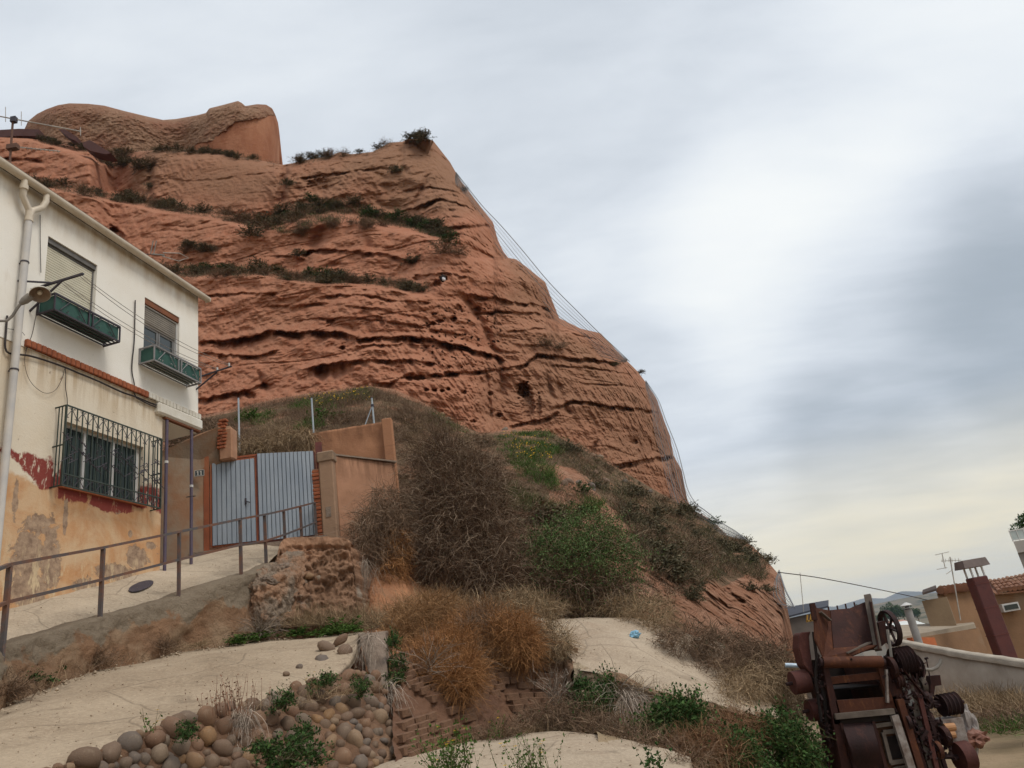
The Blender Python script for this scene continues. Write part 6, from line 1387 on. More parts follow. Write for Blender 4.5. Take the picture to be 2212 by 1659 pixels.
# dark roofed house beyond the nose of the cliff
dh = thing('dark_house', 'dark house with a slate blue roof between the cliff foot and the machine', 'house', P(1730, 1400, 48)); D0 = np.array(dh.location); dq = lambda u, v, Y: tuple(P(u, v, Y) - D0)
MB().hexa([dq(1660, 1345, 46), dq(1790, 1312, 47), dq(1790, 1300, 55), dq(1660, 1322, 55)], [dq(1660, 1341, 46), dq(1790, 1308, 47), dq(1790, 1296, 55), dq(1660, 1318, 55)]).build('roof', simple('slate_roof', (0.04, 0.045, 0.06), (0.06, 0.065, 0.085), 1, .8, .2), dh)
k0 = P(1670, 1345, 46.3) - D0; k1 = P(1785, 1318, 47.3) - D0
MB().hexa([(k0[0], k0[1], -4), (k1[0], k1[1], -4), (k1[0], k1[1] + 6, -4), (k0[0], k0[1] + 6, -4)], [tuple(k0), tuple(k1), (k1[0], k1[1] + 6, k1[2]), (k0[0], k0[1] + 6, k0[2])]).build('wall', simple('dark_wall', (0.10, 0.085, 0.075), (0.14, 0.115, 0.10), 1, .9, .3), dh)
r0 = thing('yellow_railing', 'small yellow railing by the dark house beside the machine', 'railing', P(1750, 1342, 40)); rr = lambda u, v: tuple(P(u, v, 40) - np.array(r0.location)); ym = simple('yellow_paint', (0.50, 0.28, 0.05), (0.40, 0.22, 0.05), 4, .6, 0)
for a, b in (((1743, 1344), (1744, 1328)), ((1750, 1343), (1752, 1327)), ((1757, 1342), (1758, 1326))): MB().bar(rr(*a), rr(*b), .07).build('post', ym, r0)
MB().bar(rr(1742, 1342), rr(1760, 1339), .07).build('rail', ym, r0)
# cables from the cliff nose to the town
o = MB().tube([tuple(x) for x in crom([P(1680, 1236, 34), P(1780, 1250, 36), P(1935, 1281, 40), P(2020, 1300, 42)], 20)], .022, 5).build('span_cable', M_CABLE, label='thin cable running from the cliff nose across the sky to the right', cat='cable')
o = MB().tube([tuple(P(1728, 1236 + 1, 46)), tuple(P(1736, 1322, 46))], .02, 5).build('thin_mast', M_AER, label='thin vertical rod against the sky right of the cliff nose', cat='mast')

# haze of the valley air: one closed box round everything, even and very thin
_hz = MB().box(-7600, 7600, -3400, 9600, -42, 360).build('haze', simple('haze_skin', (1, 1, 1), (1, 1, 1)), None, kind='stuff')
_m = bpy.data.materials.new('haze_air'); _m.use_nodes = True; _t = _m.node_tree; _t.nodes.clear(); _o = _t.nodes.new('ShaderNodeOutputMaterial'); _v = _t.nodes.new('ShaderNodeVolumePrincipled')
_v.inputs['Color'].default_value = (.66, .80, 1.0, 1); _v.inputs['Density'].default_value = 0.000085; _v.inputs['Anisotropy'].default_value = 0.2; _t.links.new(_v.outputs[0], _o.inputs['Volume']); _hz.data.materials.clear(); _hz.data.materials.append(_m)
# ------------------------------------------------------------------ rusty threshing machine
def rust(name, c1, c2, c3, met=.2, rough=.75):
    t = NT(name, rough, .3); t.b.inputs['Metallic'].default_value = met
    c = t.mix(t.rng(t.noise(2.4, 7, .65), .36, .64), c1, c2); c = t.mix(t.rng(t.noise(5.5, 6, .7, vec=t.map((1.6, 1.6, .5))), .54, .68), c, c3); c = t.mix(t.rng(t.noise(16, 4, .7), .62, .72, 0, .6), c, tuple(x * .4 for x in c1))
    t.col(c); t.bump(t.noise(28, 6, .7), .5, .012); return t.m
M_RU = rust('rust_dark', (0.045, 0.014, 0.010), (0.026, 0.009, 0.007), (0.085, 0.028, 0.014)); M_RU2 = rust('rust_orange', (0.095, 0.031, 0.014), (0.055, 0.018, 0.010), (0.15, 0.055, 0.021)); M_RU3 = rust('rust_pink', (0.095, 0.031, 0.024), (0.065, 0.022, 0.018), (0.12, 0.045, 0.033))
M_RUP = rust('rust_purple', (0.034, 0.014, 0.013), (0.021, 0.010, 0.010), (0.06, 0.023, 0.018)); M_WOOD = simple('grey_wood', (0.15, 0.122, 0.10), (0.085, 0.066, 0.052), 3, .9, .6, 14, c3=(0.21, 0.18, 0.15)); M_BROWNW = simple('stained_wood', (0.13, 0.06, 0.03), (0.09, 0.042, 0.024), 4, .85, .5, 16)
M_BLACK = simple('machine_inside', (0.012, 0.009, 0.008), (0.02, 0.013, 0.011), 4, .95, 0); M_WPAINT = simple('flaking_white', (0.30, 0.265, 0.24), (0.13, 0.09, 0.07), 7, .8, .5, 30)  # machine_inside: plain near-black, also on the hatch, chains and bolt
MY = 12.0
_o = P(1860, 1500, MY); MO = np.array([_o[0], MY, -2.45])
mc = thing('threshing_machine', 'rusty old threshing machine with a hopper and many pulleys standing in the yard', 'machine', MO)
def mq(u, v, dy=0.0): return tuple(P(u, v, MY + dy) - MO)
def mplate(name, pts, dy0, dy1, m, **k):
    """sheet traced at depth dy0 and extruded straight back to dy1"""
    A_ = [mq(u, v, dy0) for u, v in pts]; return MB().prism(A_, (0, dy1 - dy0, 0)).build(name, m, mc, **k)
def sheet(name, pts, m, th=.02):
    A_ = [Vector(mq(*p)) for p in pts]; n = (A_[1] - A_[0]).cross(A_[2] - A_[0]).normalized() * th; return MB().prism([tuple(a) for a in A_], tuple(n)).build(name, m, mc)
# hopper
sheet('hopper_back', [(1793, 1318, .55), (1835, 1314, .55), (1876, 1297, .55), (1893, 1402, .15), (1820, 1418, .10), (1800, 1400, .15)], M_RU)
sheet('hopper_side', [(1759, 1312, .0), (1794, 1319, .55), (1802, 1402, .15), (1779, 1420, -.05), (1761, 1380, -.05)], M_RU2)
sheet('hopper_lip', [(1779, 1420, -.06), (1802, 1400, .13), (1893, 1402, .12), (1900, 1392, .0), (1830, 1420, -.05)], M_RU2)
sheet('hopper_side', [(1876, 1297, .56), (1880, 1300, .0), (1897, 1404, -.05), (1893, 1404, .2)], M_RU)
MB().bar(mq(1874, 1286, .5), mq(1897, 1404, .0), .10, .06).build('hopper_post', M_WOOD, mc); MB().bar(mq(1754, 1303, .0), mq(1760, 1340, 0), .07).build('hopper_post', M_RU, mc)
MB().bar(mq(1754, 1316, -.02), mq(1760, 1312, .3), .05).build('hopper_knob', M_RU, mc)
for u, v in ((1789, 1311), (1808, 1308), (1826, 1304), (1845, 1301)): MB().bar(mq(u, v, .56), mq(u + 3, v + 16, .56), .02).build('hopper_peg', M_RU, mc)
MB().bar(mq(1772, 1322, .1), mq(1793, 1340, .3), .05, .02).build('loose_board', M_WOOD, mc); MB().bar(mq(1827, 1411, -.03), mq(1878, 1388, .1), .10, .02).build('loose_board', M_WOOD, mc)
# drum bar and machine body
MB().tube([mq(1777, 1431, -.05), mq(1905, 1429, -.05)], .082, 18).build('roller', M_RU2, mc, smooth=True)
for u in (1775, 1906): MB().tube([mq(u - 4, 1431, -.05), mq(u + 5, 1431, -.05)], .06, 12).build('roller_bearing', M_RUP, mc)
MB().tube([mq(1839, 1424, -.14), mq(1839, 1424, -.06)], .016, 8).build('bolt', M_BLACK, mc)
def beam(name, a, b, w, h, m, dy=0.0): return MB().bar(mq(*a, dy), mq(*b, dy), w, h).build(name, m, mc)
mplate('back_wall', [(1783, 1440), (1905, 1432), (1990, 1680), (1850, 1690)], 1.6, 1.66, M_BLACK)
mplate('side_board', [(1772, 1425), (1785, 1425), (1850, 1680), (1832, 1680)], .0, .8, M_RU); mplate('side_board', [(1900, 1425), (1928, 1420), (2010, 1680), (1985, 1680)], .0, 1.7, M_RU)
beam('cross_bar', (1784, 1471), (1910, 1458), .045, .10, M_RU2, .05); mplate('chute_floor', [(1790, 1490), (1912, 1478), (1914, 1482), (1791, 1494)], .35, 1.4, M_BLACK)
mplate('front_apron', [(1792, 1514), (1936, 1504), (1940, 1531), (1800, 1545)], .0, .06, M_RU2); beam('apron_lip', (1803, 1548), (1930, 1536), .09, .075, M_WOOD, -.05)
beam('white_strip', (1914, 1446), (1917, 1518), .06, .03, M_WPAINT, -.04)
mplate('frame_post', [(1778, 1440), (1790, 1440), (1842, 1690), (1824, 1690)], -.03, .08, M_RU); mplate('frame_post', [(1894, 1432), (1904, 1432), (1930, 1515), (1918, 1515)], -.02, .08, M_RU2)
# curved fan housing and framed hatch below
pts = []
for t_ in np.linspace(0, 1, 12): pts.append((t_,))
G = []
for t_ in np.linspace(0, 1, 14):
    l = Vector(mq(1819 + 36 * t_, 1563 + 112 * t_, -.02 - .16 * math.sin(math.pi * min(1, t_ * 1.15)))); r = Vector(mq(1884 + 30 * t_, 1560 + 112 * t_, -.02 - .16 * math.sin(math.pi * min(1, t_ * 1.15)))); G.append([tuple(l), tuple(r)])
G = np.array(G); G = np.concatenate([G, G[::-1] + np.array([0, .25, 0])], 0); ob('fan_housing', npmesh('fan_housing', G, gridfaces(28, 2), M_RUP, True), mc)
mplate('fan_side', [(1814, 1562), (1820, 1562), (1858, 1678), (1850, 1678)], -.06, .3, M_RU); mplate('fan_side', [(1884, 1558), (1890, 1558), (1922, 1672), (1915, 1674)], -.06, .3, M_RU)
mplate('lower_panel', [(1890, 1556), (1938, 1548), (1988, 1680), (1925, 1690)], .06, .12, M_BROWNW); mplate('hatch', [(1912, 1592), (1950, 1588), (1966, 1634), (1926, 1640)], .03, .07, M_BLACK)
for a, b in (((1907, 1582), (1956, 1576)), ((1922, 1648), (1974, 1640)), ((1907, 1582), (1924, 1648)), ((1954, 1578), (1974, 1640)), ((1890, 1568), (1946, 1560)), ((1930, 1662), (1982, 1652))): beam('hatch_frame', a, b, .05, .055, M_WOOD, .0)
beam('dark_cross_beam', (1800, 1556), (1940, 1547), .06, .10, M_BLACK, .0)
# inclined side timbers and shafts on the right flank
beam('flank_timber', (1931, 1545), (1978, 1690), .10, .08, M_WPAINT, -.08); beam('flank_timber', (1942, 1510), (1996, 1690), .09, .10, M_RU2, -.05); beam('flank_timber', (1950, 1440), (2018, 1690), .10, .14, M_WOOD, .1)
beam('flank_timber', (1962, 1450), (2032, 1690), .08, .12, M_RU, .2); beam('flank_timber', (1974, 1470), (2042, 1690), .09, .12, M_WOOD, .35); beam('flank_rod', (2002, 1530), (2052, 1690), .05, .05, M_RUP, .1); beam('flank_rod', (1985, 1500), (2030, 1690), .06, .06, M_RU3, -.02)
beam('flank_timber', (1950, 1472), (1967, 1524), .12, .04, simple('pale_plate', (0.25, 0.25, 0.24), (0.17, 0.16, 0.15), 5, .7, .2), .02)
def wheel(name, c, r, w, m, axis=(1, 0, 0), spokes=0, dy=0.0, grooves=0, n=22):
    c = Vector(mq(*c, dy)); ax_ = Vector(axis).normalized(); root = thing(name, None, None); root.parent = mc; root.location = c
    prof = [(-w / 2, 0.), (-w / 2, r)] if not spokes else [(-w / 2, r * .86), (-w / 2, r)]
    if grooves:
        for k in range(grooves): x = -w / 2 + w * (k + .5) / grooves; prof += [(x - w / grooves * .3, r * .9), (x, r * .84), (x + w / grooves * .3, r * .9), (x + w / grooves * .46, r)]
    prof += [(w / 2, r), (w / 2, 0.) if not spokes else (w / 2, r * .86)]
    if spokes: prof.append(prof[0])
    lathe(ax_, Vector((0, 0, 0)), prof, m, 'rim', root, n)
    if spokes:
        u = ax_.cross(Vector((0, 0, 1))).normalized(); v_ = ax_.cross(u)
        for k in range(spokes): t_ = 2 * math.pi * k / spokes + .3; d_ = u * math.cos(t_) + v_ * math.sin(t_); MB().bar(tuple(d_ * r * .08), tuple(d_ * r * .9), .035, .02).build('spoke', m, root)
    MB().tube([tuple(-ax_ * w * .9), tuple(ax_ * w * .9)], r * .16, 10).build('hub', M_RUP, root); return root
tx = (1, .10, .0)
wheel('flywheel', (1922, 1357), .27, .07, M_RUP, tx, 6, .35); MB().tube([mq(1895, 1362, .35), mq(1936, 1357, .35)], .028, 8).build('shaft', M_RU, mc)
mplate('bearing_plate', [(1897, 1345), (1912, 1340), (1918, 1385), (1905, 1396)], .2, .4, M_RU)
MB().bar(mq(1917, 1360, .1), mq(1926, 1420, .0), .03).build('strut', M_LAMPB, mc)
wheel('grooved_pulley', (1950, 1428), .205, .26, M_RUP, tx, 0, .1, 5); wheel('grooved_pulley', (1974, 1440), .165, .16, M_RUP, tx, 0, .3, 3); wheel('pulley', (1925, 1442), .15, .06, M_RU, tx, 0, -.02); wheel('pulley', (1940, 1470), .11, .10, M_RU, tx, 0, .0, 2)
wheel('belt_drum', (1728, 1473), .165, .24, M_RU3, tx, 0, .25); wheel('belt_drum', (1762, 1533), .155, .22, M_RU3, tx, 0, .3); wheel('belt_drum', (2050, 1521), .16, .26, M_RUP, tx, 0, .5, 4); wheel('belt_drum', (2082, 1634), .20, .18, M_RU3, tx, 0, .2)
wheel('pulley', (2000, 1512), .13, .07, M_RUP, tx, 0, .3); wheel('pulley', (2008, 1560), .14, .06, M_RU, tx, 5, .25); wheel('pulley', (1990, 1480), .12, .08, M_WOOD, tx, 0, .4); wheel('pulley', (2040, 1590), .13, .08, M_RU, tx, 0, .1); wheel('pulley', (2025, 1620), .12, .06, M_RU2, tx, 4, .05); wheel('pulley', (1960, 1560), .10, .05, M_RUP, tx, 0, -.05)
for a, b, dy in (((1910, 1445), (1990, 1445), .15), ((1720, 1473), (1790, 1473), .25), ((1750, 1533), (1800, 1533), .3), ((1960, 1512), (2066, 1521), .5), ((2000, 1636), (2098, 1634), .2), ((1950, 1560), (2030, 1560), .25)): MB().tube([mq(*a, dy), mq(*b, dy)], .03, 8).build('shaft', M_RUP, mc)
# left guard, chains, levers
gm = MB(); A_ = [mq(u, v, .1) for u, v in ((1727, 1372), (1731, 1366), (1752, 1364), (1748, 1374), (1750, 1400), (1759, 1462), (1736, 1437), (1726, 1400))]; gm.prism(A_, (0, .35, 0)); gm.build('belt_guard', M_RU3, mc, bevel=.012)
MB().tube([mq(1757, 1365, 0), mq(1764, 1420, 0), mq(1762, 1470, 0), mq(1775, 1560, 0)], .022, 6).build('chain_run', M_BLACK, mc); MB().tube([mq(1774, 1470, .05), mq(1782, 1520, .05), mq(1790, 1600, .1)], .03, 6).build('chain_run', M_BLACK, mc)
mplate('flank_plate', [(1760, 1500), (1782, 1500), (1800, 1560), (1770, 1550)], .4, .45, M_RU2)
MB().tube([mq(*x, .3) for x in ((1970, 1440), (1998, 1446), (2012, 1447), (2024, 1442), (2031, 1432), (2033, 1424))], .026, 8).build('hook', M_LAMPB, mc, smooth=True)
MB().tube([mq(2001, 1424, .4), mq(2011, 1476, .4)], .01, 5).build('lever', M_RUP, mc); MB().tube([mq(2000, 1420, .4), mq(2002, 1424, .4)], .03, 8).build('lever_knob', M_RUP, mc)
mplate('bracket_plate', [(2010, 1460), (2031, 1458), (2034, 1480), (2020, 1482), (2018, 1500), (2010, 1500)], .45, .6, M_RU)
for u, v in ((1778, 1600), (1790, 1640)): MB().tube([mq(u, v, .2), mq(u + 2, v + 22, .2), mq(u + 12, v + 24, .2), mq(u + 22, v + 30, .2)], .018, 6).build('bent_rod', M_RU, mc)
MB().tube([mq(1770, 1590, .1), mq(1810, 1590, .1), mq(1836, 1640, .05), mq(1840, 1690, .05)], .03, 6).build('bent_rod', M_RU, mc)
# crate of parts at its right: box with two orange cylinders
mplate('parts_box', [(2036, 1556), (2080, 1550), (2094, 1608), (2048, 1612)], .3, .7, M_WPAINT)
for v in (1572, 1588): MB().tube([mq(2040, v, .24), mq(2062, v - 2, .24)], .055, 12).build('filter_cylinder', simple('ochre_can', (0.46, 0.24, 0.11), (0.38, 0.19, 0.09), 4, .6, .1), mc)
# straw, dirt and scrap iron lodged in the works (small odds and ends that nobody could count)
g = np.random.default_rng(77); b = MB()
for k in range(700):
    t_ = g.random(); u = 1930 + 85 * t_ + g.normal(0, 20); v = 1420 + 220 * t_ + g.normal(0, 12); c = Vector(mq(u, v, g.uniform(-.05, .5))); d_ = Vector(g.normal(0, 1, 3)).normalized() * g.uniform(.02, .08); b.bar(tuple(c - d_), tuple(c + d_), g.uniform(.01, .035), g.uniform(.01, .05))
for k in range(130):
    u = g.uniform(1765, 1800); v = 1430 + (u - 1765) * 3 + g.uniform(-20, 90); c = Vector(mq(u, v, g.uniform(-.03, .3))); d_ = Vector(g.normal(0, 1, 3)).normalized() * g.uniform(.015, .05); b.bar(tuple(c - d_), tuple(c + d_), g.uniform(.01, .03), g.uniform(.01, .03))
b.build('scrap_and_links', M_RUP, mc, kind='stuff')
for k, (a, c) in enumerate((((1945, 1440), (2010, 1520)), ((1960, 1500), (2040, 1600)), ((1935, 1470), (1975, 1580)), ((1990, 1540), (2070, 1640)), ((1930, 1410), (1990, 1440)))): MB().bar(mq(*a, -.04 + .1 * k), mq(*c, .05 + .1 * k), .05, .012).build('drive_belt', M_RUP if k % 2 else M_RU, mc)
# rag heap and litter
def crumple(name, pos, s, m, seed, lab, cat_, sq=(1, 1, .4)):
    bm = bmesh.new(); bmesh.ops.create_icosphere(bm, subdivisions=3, radius=.5); V = np.array([x.co for x in bm.verts]); n = fbm(V * 2.2 + seed * 5, 4, .7, ridge=True)
    for x, a in zip(bm.verts, n): x.co = x.co * (.7 + .45 * a)
    me = bpy.data.meshes.new(name); bm.to_mesh(me); bm.free(); me.materials.append(m); o = ob(name, me, label=lab, cat=cat_); o.location = tuple(pos); o.scale = tuple(s * q_ for q_ in sq); o.rotation_euler = (random.uniform(-.2, .2), random.uniform(-.2, .2), seed); return o
crumple('plastic_sack', P(2106, 1597, 13.2), .27, simple('salmon_plastic', (0.24, 0.105, 0.07), (0.17, 0.075, 0.05), 4, .5, .2), 2, 'crumpled salmon plastic sack lying right of the machine', 'sack', (1.1, 1, .7))
crumple('plastic_sheet', P(2096, 1580, 13.5), .38, simple('dirty_plastic', (0.30, 0.27, 0.25), (0.20, 0.17, 0.155), 4, .5, .2), 3, 'torn grey plastic sheet draped beside the salmon sack', 'sheet', (.5, .6, 1.5))
M_PAPER = simple('white_paper', (0.74, 0.74, 0.76), (0.66, 0.66, 0.69), 6, .8, 0)
crumple('paper', P(1447, 1621, 9.9), .22, M_PAPER, 4, 'crumpled white paper at the edge of the lane under the bleached branches', 'litter', (1.2, .7, .25))
crumple('paper', P(1506, 1645, 9.5), .10, simple('cream_paper', (0.70, 0.64, 0.52), (0.6, 0.55, 0.44), 6, .8, 0), 5, 'small cream scrap on the dry grass right of the white paper', 'litter', (1, 1, .5))
crumple('plastic_bag', P(1372, 1371, 14.2), .15, simple('blue_plastic', (0.16, 0.38, 0.55), (0.30, 0.50, 0.62), 6, .4, 0), 6, 'small blue plastic bag lying on top of the concrete mound', 'litter', (1, .6, .7))
bt = thing('plastic_bottle', 'pale blue plastic bottle lying on dry brush left of the belt guard', 'bottle', P(1716, 1438, 12.9)); bt.scale = (.7, .7, .7); ba = MB().tube([(-.20, 0, 0), (-.02, 0, 0), (.10, 0, .0), (.14, 0, 0)], [.05, .052, .05, .02], 12); ba.build('body', simple('bottle_blue', (0.45, 0.58, 0.70), (0.55, 0.66, 0.75), 9, .25, 0, spec=.5), bt, smooth=True); MB().tube([(.14, 0, 0), (.19, 0, 0)], .022, 8).build('cap', M_CABLE, bt); bt.rotation_euler = (0, .2, -.1)
# rolled clay pipe stub leaning on the cliff foot
o = MB().tube([tuple(P(1711, 1425, 14.6)), tuple(P(1706, 1402, 14.6))], .09, 12).build('clay_pipe', simple('clay_pipe', (0.36, 0.17, 0.09), (0.30, 0.14, 0.075), 4, .9, .3), label='short clay pipe standing at the cliff foot behind the bottle', cat='pipe')
# ------------------------------------------------------------------ vegetation on the cliff and slope
def grid_at(p, U, V):
    uu = U[0]; vt = V[0]; vb = V[-1]
    def f(u, v):
        i = int(np.clip(np.searchsorted(uu, u), 0, len(uu) - 1)); t = (v - vt[i]) / (vb[i] - vt[i]); j = int(np.clip(round(t * (len(V) - 1)), 0, len(V) - 1)); return p[j, i]
    return f
cl_at = grid_at(cliff_p, cliff_U, cliff_V); ta_at = grid_at(talus_p, talus_U, talus_V)
DEEP = np.array([0, -.35, -.12])
def along(pts, n, lab, grp, lib, s0, s1, at=cl_at, jit=7, catg='shrub', sq=(1.2, 1.2, .8)):
    """n shrubs strung along a traced ledge, bunched unevenly"""
    a = np.array(pts, float)
    for k in range(n):
        u = rng.uniform(a[0, 0], a[-1, 0]); 
        if pn(np.array([[u / 22, 3.3, len(grp)]]))[0] < -.28: u = rng.uniform(a[0, 0], a[-1, 0])
        v = np.interp(u, a[:, 0], a[:, 1]) + rng.normal(0, jit * .5)
        p = at(u, v) + DEEP; place(lib[rng.integers(len(lib))], p, rng.uniform(s0, s1), sq=(sq[0] * rng.uniform(.8, 1.3), sq[1], sq[2] * rng.uniform(.8, 1.2)), label=lab, cat=catg, group=grp)
MIX = SH_DARK + SH_DRYS
along([(340, 585), (420, 597), (500, 594), (560, 594), (640, 602), (700, 606), (760, 610), (850, 616), (885, 622)], 34, 'dark low shrub on the lowest scrub covered ledge of the cliff', 'shrubs along the lowest cliff ledge', MIX, .8, 1.6)
along([(380, 578), (490, 580), (660, 592), (760, 600)], 9, 'fresh green clump among dark shrubs on the lowest cliff ledge', 'green clumps on the lowest cliff ledge', SH_GREEN, .7, 1.2, jit=4, catg='plant')
along([(345, 445), (430, 458), (500, 472), (560, 488), (610, 482), (650, 470)], 24, 'dark shrub on the long middle ledge below the smooth cliff wall', 'shrubs along the middle cliff ledge', MIX, .9, 1.9)
along([(590, 470), (630, 452), (700, 445), (760, 450), (860, 478), (930, 492), (970, 514)], 34, 'dusty green shrub on the broad shelf right of the smooth cliff wall', 'shrubs on the broad cliff shelf', SH_DARK + SH_GREEN + SH_DARK, .8, 1.6, jit=16)
along([(640, 505), (680, 492), (760, 486), (840, 490)], 12, 'dry brown shrub on the lower edge of the broad cliff shelf', 'dry shrubs on the lower edge of the broad shelf', SH_DRYS, .8, 1.4)
along([(60, 392), (150, 408), (200, 420), (300, 436), (345, 446)], 22, 'dark shrub on the upper left ledge just above the house roof', 'shrubs on the upper left cliff ledge', MIX, .9, 1.7)
along([(205, 345), (260, 352), (330, 362)], 11, 'dark shrub clump under the rusty steel stair at the top left', 'shrubs under the steel stair', MIX, 1.0, 2.0, jit=10)
along([(90, 306), (160, 318), (240, 334), (330, 325), (450, 331), (540, 342), (600, 354)], 30, 'small dark tuft in the scrub line at the castle foot', 'tufts along the castle foot', SH_DARK, .6, 1.15, jit=3)
along([(635, 352), (669, 344), (709, 338), (760, 333), (805, 328), (842, 309)], 14, 'small shrub on the skyline between castle and summit', 'shrubs on the skyline', SH_DARK + SH_DRYS, .7, 1.4, jit=2)
along([(872, 302), (895, 298), (915, 299), (925, 301)], 6, 'shrub on the highest point of the cliff', 'shrubs on the cliff summit', SH_DARK, .9, 1.5, jit=1)
along([(400, 532), (440, 538), (472, 545)], 8, 'dark shrub on the short ledge above the lowest scrub line', 'shrubs on the short ledge', MIX, .8, 1.3)
for (u, v, s, lib, lab) in [(910, 628, 1.3, SH_DARK, 'round dark shrub at the right end of the lowest cliff ledge'), (878, 620, 1.1, SH_DARK, 'round dark shrub just left of the last one on the lowest ledge'), (500, 580, 1.2, SH_DRYS, 'brown shrub hanging over the lowest ledge by the small erosion flutes'), (560, 588, 1.9, SH_DARK, 'largest dark shrub drooping over the lowest cliff ledge'), (735, 600, 1.4, SH_DARK, 'dark shrub with a rounded top right of the middle of the lowest ledge'),
                             (955, 545, 2.0, SH_DRYS, 'faded dry shrub on the sloping shelf near the rockfall net'), (990, 550, 1.5, SH_DRYS, 'smaller faded dry shrub right of its bigger neighbour near the net'), (895, 566, 1.3, SH_DARK, 'dark shrub in the corner where the two cliff faces meet'), (645, 552, 1.1, SH_DARK, 'dark shrub in the notch under the broad shelf'), (622, 400, 1.2, SH_DARK, 'dark shrub wedged in the cleft beside the smooth wall'),
                             (325, 405, .9, SH_DARK, 'small dark bush low on the smooth cliff wall'), (855, 372, 1.2, SH_DARK, 'dark shrub in a hollow below the summit'), (1000, 412, .8, SH_DARK, 'tiny dark shrub high on the right cliff face'), (1175, 745, 1.5, SH_DRYS, 'brown dry shrub on the bulge of the right cliff face'), (1210, 750, 1.2, SH_DRYS, 'brown dry shrub right of another on the cliff bulge'), (1325, 790, .9, SH_DARK, 'little shrub on the skyline of the right cliff bulge'), (1380, 796, .8, SH_DARK, 'little shrub at the corner of the right cliff skyline'),
                             (515, 478, 2.2, SH_DRYS, 'large grey brown bush on the middle ledge before the smooth wall'), (540, 508, 1.7, SH_DARK, 'dark bush trailing below the middle ledge'), (560, 480, 1.6, SH_DRYS, 'grey bush at the bend of the middle ledge')]:
    place(lib[rng.integers(len(lib))], cl_at(u, v) + DEEP, s, sq=(1.2, 1.2, .85), label=lab, cat='shrub')
# --- ground cover on the slope (a mass nobody could count): dry scrub, straw, green grass
def cover(name, polys, n, hpx, strands, wd, m, flat=.1, droop=.05, wt=None, seed=1, grid=None, **kw):
    gu, gv, gp_ = grid or (talus_U, talus_V, talus_p); g = np.random.default_rng(seed); U = gu.ravel(); V = gv.ravel(); Pp = gp_.reshape(-1, 3)
    ok = np.zeros(len(U), bool)
    for q in polys: ok |= inside(q, U, V)
    nz = fbm(Pp * .35 + seed * 9, 3); w = np.clip(.35 + nz, 0.02, 1) * (Pp[:, 1] ** -0.6) * ok
    dv = (gv[-1] - gv[0]) * np.gradient(gu[0]); w = w * np.tile(dv, gu.shape[0])
    if wt is not None: w = w * wt(U, V)
    idx = g.choice(len(U), n, p=w / w.sum()); c = np.repeat(Pp[idx], strands, 0) + g.normal(0, .16, (n * strands, 3)) * np.array([1, 1, .3]) - np.array([0, 0, .06])
    h = np.repeat(g.uniform(.5, 1.2, n), strands) * hpx * g.uniform(.5, 1.0, n * strands)
    V_, F_, r_, _ = strand_arrays(c, hemi(n * strands, g, flat, .45), h, wd, 3, droop, .22, g)
    return ob(name, npmesh(name, V_, F_, m, False, {'rnd': r_}), kind='stuff', **kw)
HILL = [(330, 915), (520, 882), (700, 848), (800, 836), (930, 880), (1040, 938), (1060, 1040), (900, 1000), (700, 1150), (430, 1150)]
MIDS = [(840, 900), (1040, 935), (1180, 930), (1330, 1010), (1300, 1080), (1230, 1110), (1200, 1340), (850, 1345), (840, 1100)]
RIGHT = [(1180, 940), (1260, 965), (1340, 1020), (1430, 1075), (1510, 1112), (1560, 1150), (1620, 1180), (1660, 1220), (1640, 1260), (1570, 1240), (1500, 1260), (1420, 1240), (1370, 1170), (1330, 1110), (1290, 1060), (1230, 1010)]
RIGHT2 = [(1350, 1150), (1450, 1180), (1480, 1260), (1450, 1290), (1380, 1330), (1340, 1330)]
cover('dry_scrub', [HILL, MIDS], 5200, .50, 12, .013, M_DRY, seed=2)
cover('mound_dry_grass', [[(330, 915), (520, 882), (700, 848), (800, 836), (930, 880), (1000, 930), (880, 960), (700, 960), (430, 1000)]], 4200, .55, 12, .012, M_DRY, seed=12); cover('dark_scrub_cover', [RIGHT], 1500, .50, 12, .020, M_SCRUB, seed=3); cover('grey_scrub_cover', [RIGHT, RIGHT2], 1700, .50, 11, .016, M_DRY, seed=4)
cover('straw_grass', [[(430, 930), (680, 905), (700, 1150), (430, 1150)], [(860, 900), (1010, 935), (1000, 1000), (880, 980)]], 1500, .55, 12, .011, M_STRAW, seed=5)
cover('slope_green', [[(1040, 940), (1200, 940), (1300, 990), (1240, 1030), (1120, 1040)], [(860, 870), (980, 915), (1040, 945), (1000, 960), (900, 910)], [(1200, 1060), (1290, 1070), (1330, 1130), (1250, 1120)], RIGHT], 900, .42, 11, .018, M_OLIVE, seed=16); cover('slope_grass', [[(515, 895), (545, 885), (590, 890), (600, 915), (520, 925)], [(620, 875), (720, 846), (800, 838), (800, 868), (720, 872), (640, 890)], [(670, 890), (720, 875), (760, 880), (700, 920), (640, 940), (660, 910)], [(1080, 940), (1180, 932), (1230, 960), (1200, 985), (1185, 1010), (1160, 1050), (1110, 1010), (1060, 960)], [(1170, 1010), (1180, 1060), (1200, 1060), (1190, 1010)], [(930, 884), (1010, 935), (980, 930), (930, 900)], [(1255, 1080), (1300, 1085), (1290, 1110), (1260, 1110)]], 1500, .42, 12, .022, M_GRASS, flat=.1, seed=6)
CG = (cliff_U, cliff_V, cliff_p)
def bandp(pts, a, b): return [(u, v - a) for u, v in pts] + [(u, v + b) for u, v in pts[::-1]]
